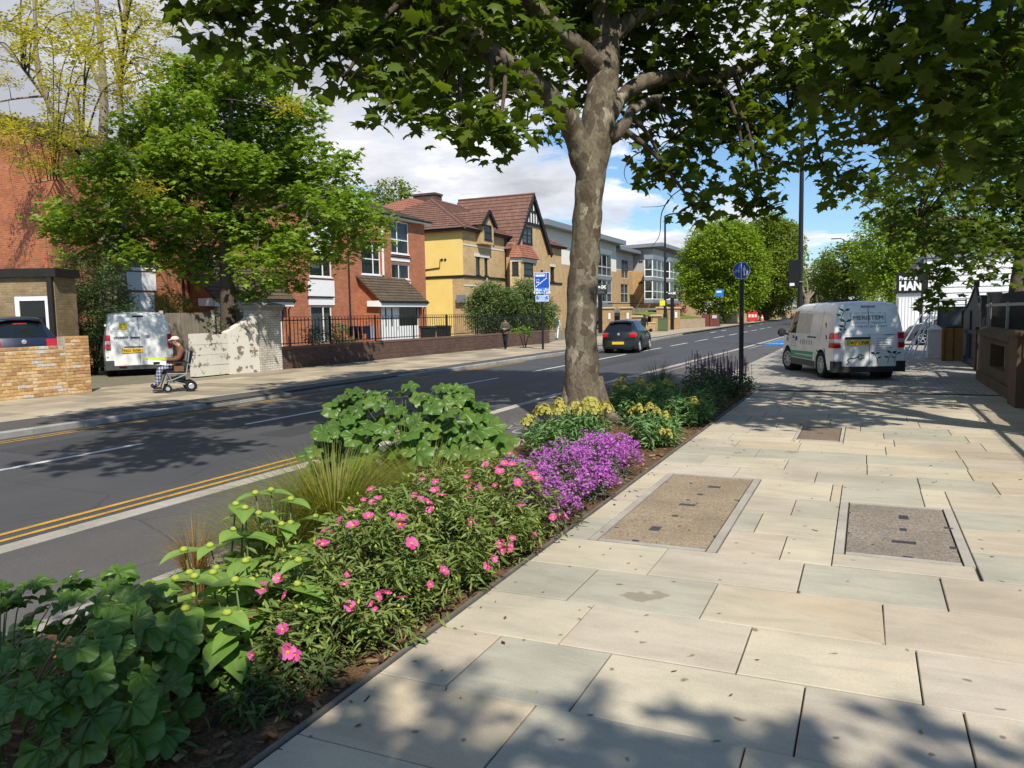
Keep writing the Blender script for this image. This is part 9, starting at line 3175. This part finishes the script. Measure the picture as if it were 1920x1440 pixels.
mallow('tall bushy mallow with big lobed leaves in the middle of the bed, by the sedge', (-4.08, 6.35, -.03), 1.0, .9, 1.02, 298, .16, .28, 1)
mallow('big leaved mallow filling the bottom left corner of the picture', (-3.1, 1.8, -.05), .66, .9, .62, 270, .09, .20, 2)


def phlomis(label, base, n, spread, h, seed):
 rg = random.Random(seed)
 t = thing('whorled_plant', label, 'plant', base)
 st = MB(); bd = MB()
 B = Vector(base)
 for k in range(n):
  a = rg.uniform(0, 6.3); d = spread * rg.random() ** .6
  f = B + Vector((d * math.cos(a), d * 1.5 * math.sin(a), -.02))
  hh = h * rg.uniform(.55, 1.1)
  top = f + Vector((rg.uniform(-.08, .08), rg.uniform(-.08, .08), hh))
  st.tube([f, f.lerp(top, .5), top], [.007, .006, .004], 6)
  m = max(3, int(hh / .13))
  for j in range(m):
   p = f.lerp(top, (j + .5) / m + .08)
   az = rg.uniform(0, 3.14)
   if j >= m - 3 and hh > .35: bd.lathe([(.001, -.012), (.020, -.008), (.024, .004), (.012, .016), (.001, .018)], p, 8)
   for q in (0, PI):
    o = Vector((math.cos(az + q), math.sin(az + q), 0))
    s = (.23 - .10 * j / m) * rg.uniform(.8, 1.15)
    inst('leaf', HEART, leaf_M(p + o * .01, o * .25 + Vector((0, 0, 1)), o + Vector((0, 0, -.25 - .5 * rg.random())), s), t)
 tag(st.build('stems', M_stalk, t, smooth=True), kind='stuff')
 if bd.f: tag(bd.build('flower_whorls', M_bud, t, smooth=True), kind='stuff')
 return t


phlomis('lime green plant with felted heart shaped leaves, left of the pink flowers', (-3.02, 2.98, 0), 26, .36, .50, 3)
phlomis('tall thin stemmed plant with a few heart shaped leaves standing over the cycle track edge', (-3.45, 3.7, 0), 9, .24, .64, 5)


def grass(label, base, n, h, spread, leafm, seed, lean=(0, 0), cat='grass tuft', name='sedge_tuft', w=.006):
 rg = np.random.default_rng(seed)
 t = thing(name, label, cat, base)
 k = 6
 a = rg.uniform(0, 2 * PI, n); r0 = .10 * spread * np.sqrt(rg.random(n)); L_ = h * rg.uniform(.6, 1.15, n); out = rg.uniform(.25, 1.0, n) * spread
 V_, F_ = [], []
 for i in range(n):
  o = np.array([math.cos(a[i]), math.sin(a[i]), 0]); sd = np.array([-o[1], o[0], 0])
  b0 = np.array(base) + o * r0[i] * 2
  for j in range(k + 1):
   u = j / k
   p = b0 + o * (out[i] * u ** 1.6) + np.array([lean[0], lean[1], 0]) * u ** 2 * L_[i] + np.array([0, 0, L_[i] * (u - .42 * u ** 2.6 * min(1.5, out[i] / spread))])
   ww = w * (1 - u * .85)
   V_ += [p - sd * ww, p + sd * ww]
   if j:
    q = i * (k + 1) * 2 + (j - 1) * 2
    F_ += [(q, q + 1, q + 3), (q, q + 3, q + 2)]
 link_mesh('blades', np_mesh('blades', V_, F_, leafm), t, 'stuff')
 return t


grass('arching olive sedge tuft between the mallow and the pink flowers', (-3.72, 4.75, -.03), 1700, .80, 1.0, ML_grass, 1, (.12, -.08), w=.0045)
grass('second arching sedge tuft close under the mallow leaves', (-3.35, 5.55, -.03), 1500, .70, .95, ML_grass, 2, (.15, -.15), w=.0045)
grass('low sedge tuft behind the lime green plant', (-3.78, 4.15, -.03), 700, .55, .8, ML_grass, 8, (.05, -.1), w=.004)
grass('rusty dry grass tuft at the kerb beside the lime green plant', (-3.92, 3.55, -.03), 240, .52, .26, ML_drygrass, 3, w=.004)
grass('straw coloured grass tuft behind the mallow', (-3.85, 7.9, -.03), 380, .42, .50, ML_drygrass, 4, w=.004)
grass('thin wispy grass leaning over the cycle track beyond the tree', (-3.6, 14.6, -.03), 420, .95, .6, ML_salvia, 5, w=.004)
grass('small green grass tuft at the foot of the plane tree', (-3.55, 10.75, -.03), 160, .30, .2, ML_grass, 6)


def flower_mesh(name, np_, r_, mat_p, mat_c, cup=.25, cr=.22):
 b = MB()
 for k in range(np_):
  a = 2 * PI * k / np_
  Mk = rotz(a)
  pts = [(0, .08 * r_, 0), (.36 * r_, .45 * r_, cup * .35 * r_), (.42 * r_, .85 * r_, cup * r_), (.0, 1.0 * r_, cup * .8 * r_), (-.42 * r_, .85 * r_, cup * 1.05 * r_), (-.36 * r_, .45 * r_, cup * .35 * r_)]
  b.add([Mk @ Vector(p) + Vector((0, 0, .002 * (k % 2))) for p in pts], [(0, 1, 2, 3), (0, 3, 4, 5)], 0)
 if mat_c: b.lathe([(cr * r_, .01 * r_), (cr * .8 * r_, .16 * r_), (.001, .2 * r_)], (0, 0, 0), 8, 'Z', 1)
 return b.mesh(name, [mat_p, mat_c] if mat_c else mat_p)


def bush(name, label, blobs, leafm, tmpl, n3, per, spread, size, upb=.6, cat='plant', shell=.55, squash=.9, droop=.05):
 x = sum(b_[0] for b_ in blobs) / len(blobs); y = sum(b_[1] for b_ in blobs) / len(blobs)
 t = thing(name, label, cat, (x, y, -.03))
 cl = blob_clusters(blobs, n3, 10, shell, squash)
 cl = cl[cl[:, 2] > -.01]
 P, RM, S = leaves_at(cl, per, spread, size, upb, droop)
 P[:, 2] = np.maximum(P[:, 2], -.02)
 link_mesh('foliage', scatter_mesh('foliage', tmpl, P, RM, S, leafm), t, 'stuff')
 b = MB()
 for (bx_, by_, bz_, br_) in blobs:
  for k in range(4):
   b.tube([(bx_ + R.uniform(-.05, .05), by_ + R.uniform(-.05, .05), -.03), (bx_ + R.uniform(-br_, br_) * .5, by_ + R.uniform(-br_, br_) * .5, bz_ * .6), (bx_ + R.uniform(-br_, br_) * .8, by_ + R.uniform(-br_, br_) * .8, bz_ + br_ * .5)], [.008, .005, .003], 4, caps=False)
 tag(b.build('stems', M_twig, t), kind='stuff')
 return t, cl


def top_points(blobs, n, seed, zoff=.0):
 """points and outward directions over the sunny, viewer-facing upper sides of the blobs"""
 rg = random.Random(seed)
 out = []
 while len(out) < n:
  bx_, by_, bz_, br_ = rg.choice(blobs)
  d = Vector((rg.gauss(.15, .6), rg.gauss(-.35, .6), rg.uniform(.1, 1))).normalized()
  p = Vector((bx_, by_, bz_)) + Vector((d.x, d.y, d.z * .9)) * (br_ * 1.06 + zoff)
  if p.z < .04 or any((Vector((q[0], q[1], q[2])) - p).length < q[3] * .88 for q in blobs): continue
  out.append((p, d))
 return out


cis = [(-2.78, 3.20, .20, .30), (-2.50, 3.10, .16, .24), (-2.60, 3.65, .25, .34), (-2.35, 3.75, .14, .20), (-2.80, 4.05, .30, .34), (-2.45, 4.25, .24, .32), (-2.75, 4.60, .30, .34), (-2.42, 4.85, .22, .30), (-2.85, 5.05, .30, .30), (-2.50, 5.35, .24, .30), (-2.30, 5.05, .12, .18), (-2.75, 5.65, .30, .28), (-2.32, 4.3, .10, .18), (-2.58, 2.86, .12, .2), (-2.3, 3.3, .08, .16), (-2.24, 5.4, .1, .15), (-2.3, 4.75, .1, .17)]
t, _ = bush('cistus_bush', 'sprawling dark leaved bush covered in pink open flowers, spilling towards the paving', cis, ML_cistus, LEAF_LANCE, 1500, 11, .08, .068, .75)
fm = flower_mesh('flower', 5, .040, M_pink, M_orange)
for (p, d) in top_points(cis, 92, 8, .02):
 inst('flower', fm, leaf_M(p, d + Vector((R.uniform(-.4, .4), R.uniform(-.6, .1), R.uniform(0, .6))), (R.random() - .5, R.random() - .5, .2), R.uniform(.5, 1.05)), t)
b = MB()
for (p, d) in top_points(cis, 130, 9, .01): b.lathe([(.001, -.012), (.009, 0), (.001, .014)], p, 5)
tag(b.build('buds', M_bud, t), kind='stuff')

ery = [(-2.48, 5.53, 0.115, 0.24), (-2.25, 5.68, 0.086, 0.18), (-2.68, 5.98, 0.144, 0.28), (-2.35, 6.13, 0.115, 0.24), (-2.83, 6.48, 0.144, 0.27), (-2.48, 6.63, 0.144, 0.28), (-2.26, 6.78, 0.086, 0.17), (-2.73, 7.03, 0.144, 0.27), (-2.43, 7.23, 0.13, 0.25), (-2.88, 7.48, 0.13, 0.22), (-2.58, 7.73, 0.13, 0.24), (-2.35, 7.88, 0.086, 0.18), (-2.78, 8.23, 0.122, 0.2), (-2.53, 8.38, 0.108, 0.18)]
t, _ = bush('wallflower_clump', 'mass of small purple flowers on grey green foliage in front of the tree', ery, ML_grey, LEAF_LANCE, 620, 9, .08, .065, .5)
b = MB()
rg = random.Random(2)
for k in range(14):
 o = Vector((rg.uniform(-.032, .032), rg.uniform(-.032, .032), rg.uniform(-.035, .04)))
 M_ = leaf_M(o, (rg.uniform(-1, 1), rg.uniform(-1, 1), 1), (rg.uniform(-1, 1), rg.uniform(-1, 1), 0), .0135)
 b.add([M_ @ Vector(p) for p in ((-1, 0, 0), (0, -1, .2), (1, 0, 0), (0, 1, .2))], [(0, 1, 2, 3)])
em = b.mesh('flower_head', M_purple)
tp = top_points(ery, 520, 10, .02)
for (p, d) in tp[:298]:
 inst('flower_head', em, Matrix.Translation(p + ZUP * R.uniform(-.03, .08)) @ rotz(R.uniform(0, 6)) @ Matrix.Scale(R.uniform(.6, 1.2), 4), t)
b2 = MB(); st = MB()
for (p, d) in tp[298:]:
 M_ = Matrix.Translation(p + ZUP * R.uniform(-.01, .05)) @ rotz(R.uniform(0, 6)) @ Matrix.Scale(R.uniform(.6, 1.1), 4)
 b2.add([M_ @ Vector(v) for v in b.v], b.f)
tag(b2.build('small_flower_heads', M_purple, t), kind='stuff')


def euphorbia(label, blobs, heads, seed, hr=.075):
 t, _ = bush('spurge_clump', label, blobs, ML_euph, LEAF_LANCE, 620, 16, .085, .10, .5, droop=.0)
 rg = random.Random(seed)
 b = MB()
 for k in range(46):
  a = rg.uniform(0, 6.3); e = rg.random() ** .6
  o = Vector((hr * e * math.cos(a), hr * e * math.sin(a), hr * (1.0 - e * e) * .9 + rg.uniform(-.02, .02)))
  s = hr * .26
  M_ = leaf_M(o, (o.x * 3 + rg.uniform(-.03, .03), o.y * 3, .12), (rg.uniform(-1, 1), rg.uniform(-1, 1), 0), s)
  b.add([M_ @ Vector(p) for p in ((-1, -.3, .1), (0, -1, 0), (1, -.3, .1), (.7, .8, .1), (-.7, .8, .1), (0, 0, -.25))], [(0, 1, 5), (1, 2, 5), (2, 3, 5), (3, 4, 5), (4, 0, 5)])
 me = b.mesh('flower_head', M_euflower)
 st = MB()
 for (x, y, z) in heads:
  inst('flower_head', me, Matrix.Translation((x, y, z)) @ rotz(rg.uniform(0, 6)) @ Matrix.Scale(rg.uniform(.8, 1.2), 4), t)
  st.tube([(x * .9 + blobs[0][0] * .1, y * .9 + blobs[0][1] * .1, .1), (x, y, z)], .005, 4)
 tag(st.build('flower_stalks', M_stalk, t), kind='stuff')
 return t


euphorbia('blue green spurge with yellow flower heads in the sun, left of the trunk foot', [(-3.42, 8.65, .18, .32), (-3.15, 8.9, .2, .3), (-3.65, 8.9, .2, .28), (-3.3, 9.2, .22, .3), (-3.0, 8.6, .14, .2)],
    [(-3.72, 8.9, .47), (-3.6, 8.75, .50), (-3.5, 9.0, .58), (-3.42, 8.8, .50), (-3.3, 9.05, .52), (-3.18, 8.85, .50), (-3.1, 9.1, .54), (-3.0, 8.95, .50), (-2.95, 9.2, .50), (-3.82, 8.75, .36), (-3.22, 9.3, .54), (-3.55, 9.15, .52)], 1, .105)
euphorbia('smaller spurge with yellow heads in the sun, right of the trunk foot', [(-2.55, 9.7, .16, .24), (-2.4, 9.9, .16, .22), (-2.75, 9.95, .18, .22)],
    [(-2.78, 9.85, .40), (-2.68, 9.75, .45), (-2.58, 9.9, .44), (-2.45, 9.8, .42), (-2.35, 9.85, .36), (-2.62, 10.1, .44), (-2.28, 9.65, .15), (-2.33, 9.55, .2)], 2, .07)
euphorbia('shaded spurge with rusty yellow heads behind the trunk', [(-3.45, 12.2, .2, .34), (-3.0, 12.4, .2, .34), (-3.7, 12.7, .22, .34), (-3.2, 12.9, .22, .34)],
    [(-3.75, 12.3, .5), (-3.55, 12.1, .46), (-3.35, 12.4, .52), (-3.15, 12.2, .5), (-2.95, 12.5, .52), (-3.5, 12.8, .54), (-3.8, 12.8, .56), (-3.05, 12.9, .52)], 3, .08)
euphorbia('low shaded spurge beside the paving edge beyond the trunk', [(-2.55, 11.6, .16, .26), (-2.4, 12.0, .16, .24), (-2.75, 11.95, .2, .28), (-2.5, 12.5, .18, .26)],
    [(-2.85, 12.2, .44), (-2.35, 11.7, .34)], 4, .07)
bush('low_green_bush', 'low dark green bush at the paving edge near the end of the bed', [(-2.5, 13.5, .18, .28), (-2.85, 13.8, .2, .3), (-2.45, 14.1, .16, .24), (-3.3, 13.6, .2, .32)], ML_salvia, LEAF_SIMPLE, 420, 9, .1, .07)
sal = [(-2.7, 15.2, .22, .32), (-2.45, 15.8, .2, .28), (-3.0, 15.8, .25, .34), (-2.6, 16.4, .22, .3), (-3.2, 16.5, .25, .34), (-2.4, 17.0, .18, .24), (-2.9, 17.1, .24, .3)]
t, _ = bush('sage_clump', 'shaded clump of tall dusky violet flower spikes beside the black sign post', sal, ML_salvia, LEAF_SIMPLE, 420, 9, .1, .075)
b = MB()
for k in range(9):
 for j in range(5):
  a = 2 * PI * j / 5 + k * .6
  z = .10 + k * .026
  rr_ = .016 * (1.1 - k / 12)
  M_ = leaf_M((rr_ * math.cos(a), rr_ * math.sin(a), z), (math.cos(a), math.sin(a), .3), (0, 0, 1), .014)
  b.add([M_ @ Vector(p) for p in ((-.6, 0, 0), (.6, 0, 0), (0, 1, .1))], [(0, 1, 2)])
b.tube([(0, 0, -.22), (0, 0, .32)], .003, 4)
sm = b.mesh('flower_spike', M_violet)
for (p, d) in top_points(sal, 170, 12, 0):
 inst('flower_spike', sm, Matrix.Translation(p + ZUP * .10) @ Matrix.Rotation(R.uniform(-.15, .15), 4, 'X') @ Matrix.Scale(R.uniform(.5, .95), 4), t)
for i, (x, y) in enumerate(((-2.50, 2.35), (-2.72, 2.55), (-2.38, 2.75), (-2.60, 2.05), (-2.42, 2.5))):
 lab = ['small pointed leaved seedling on the mulch nearest the steel edging', 'small seedling close beside the lime green plant', 'seedling under the edge of the pink flowered bush', 'seedling at the very bottom of the bed beside the big mallow', 'seedling in the middle of the bare mulch'][i]
 bush('seedling', lab, [(x, y, .05, .10), (x + .08, y + .06, .04, .07)], ML_seed, LEAF_LANCE, 2200, 5, .05, .075, .6)
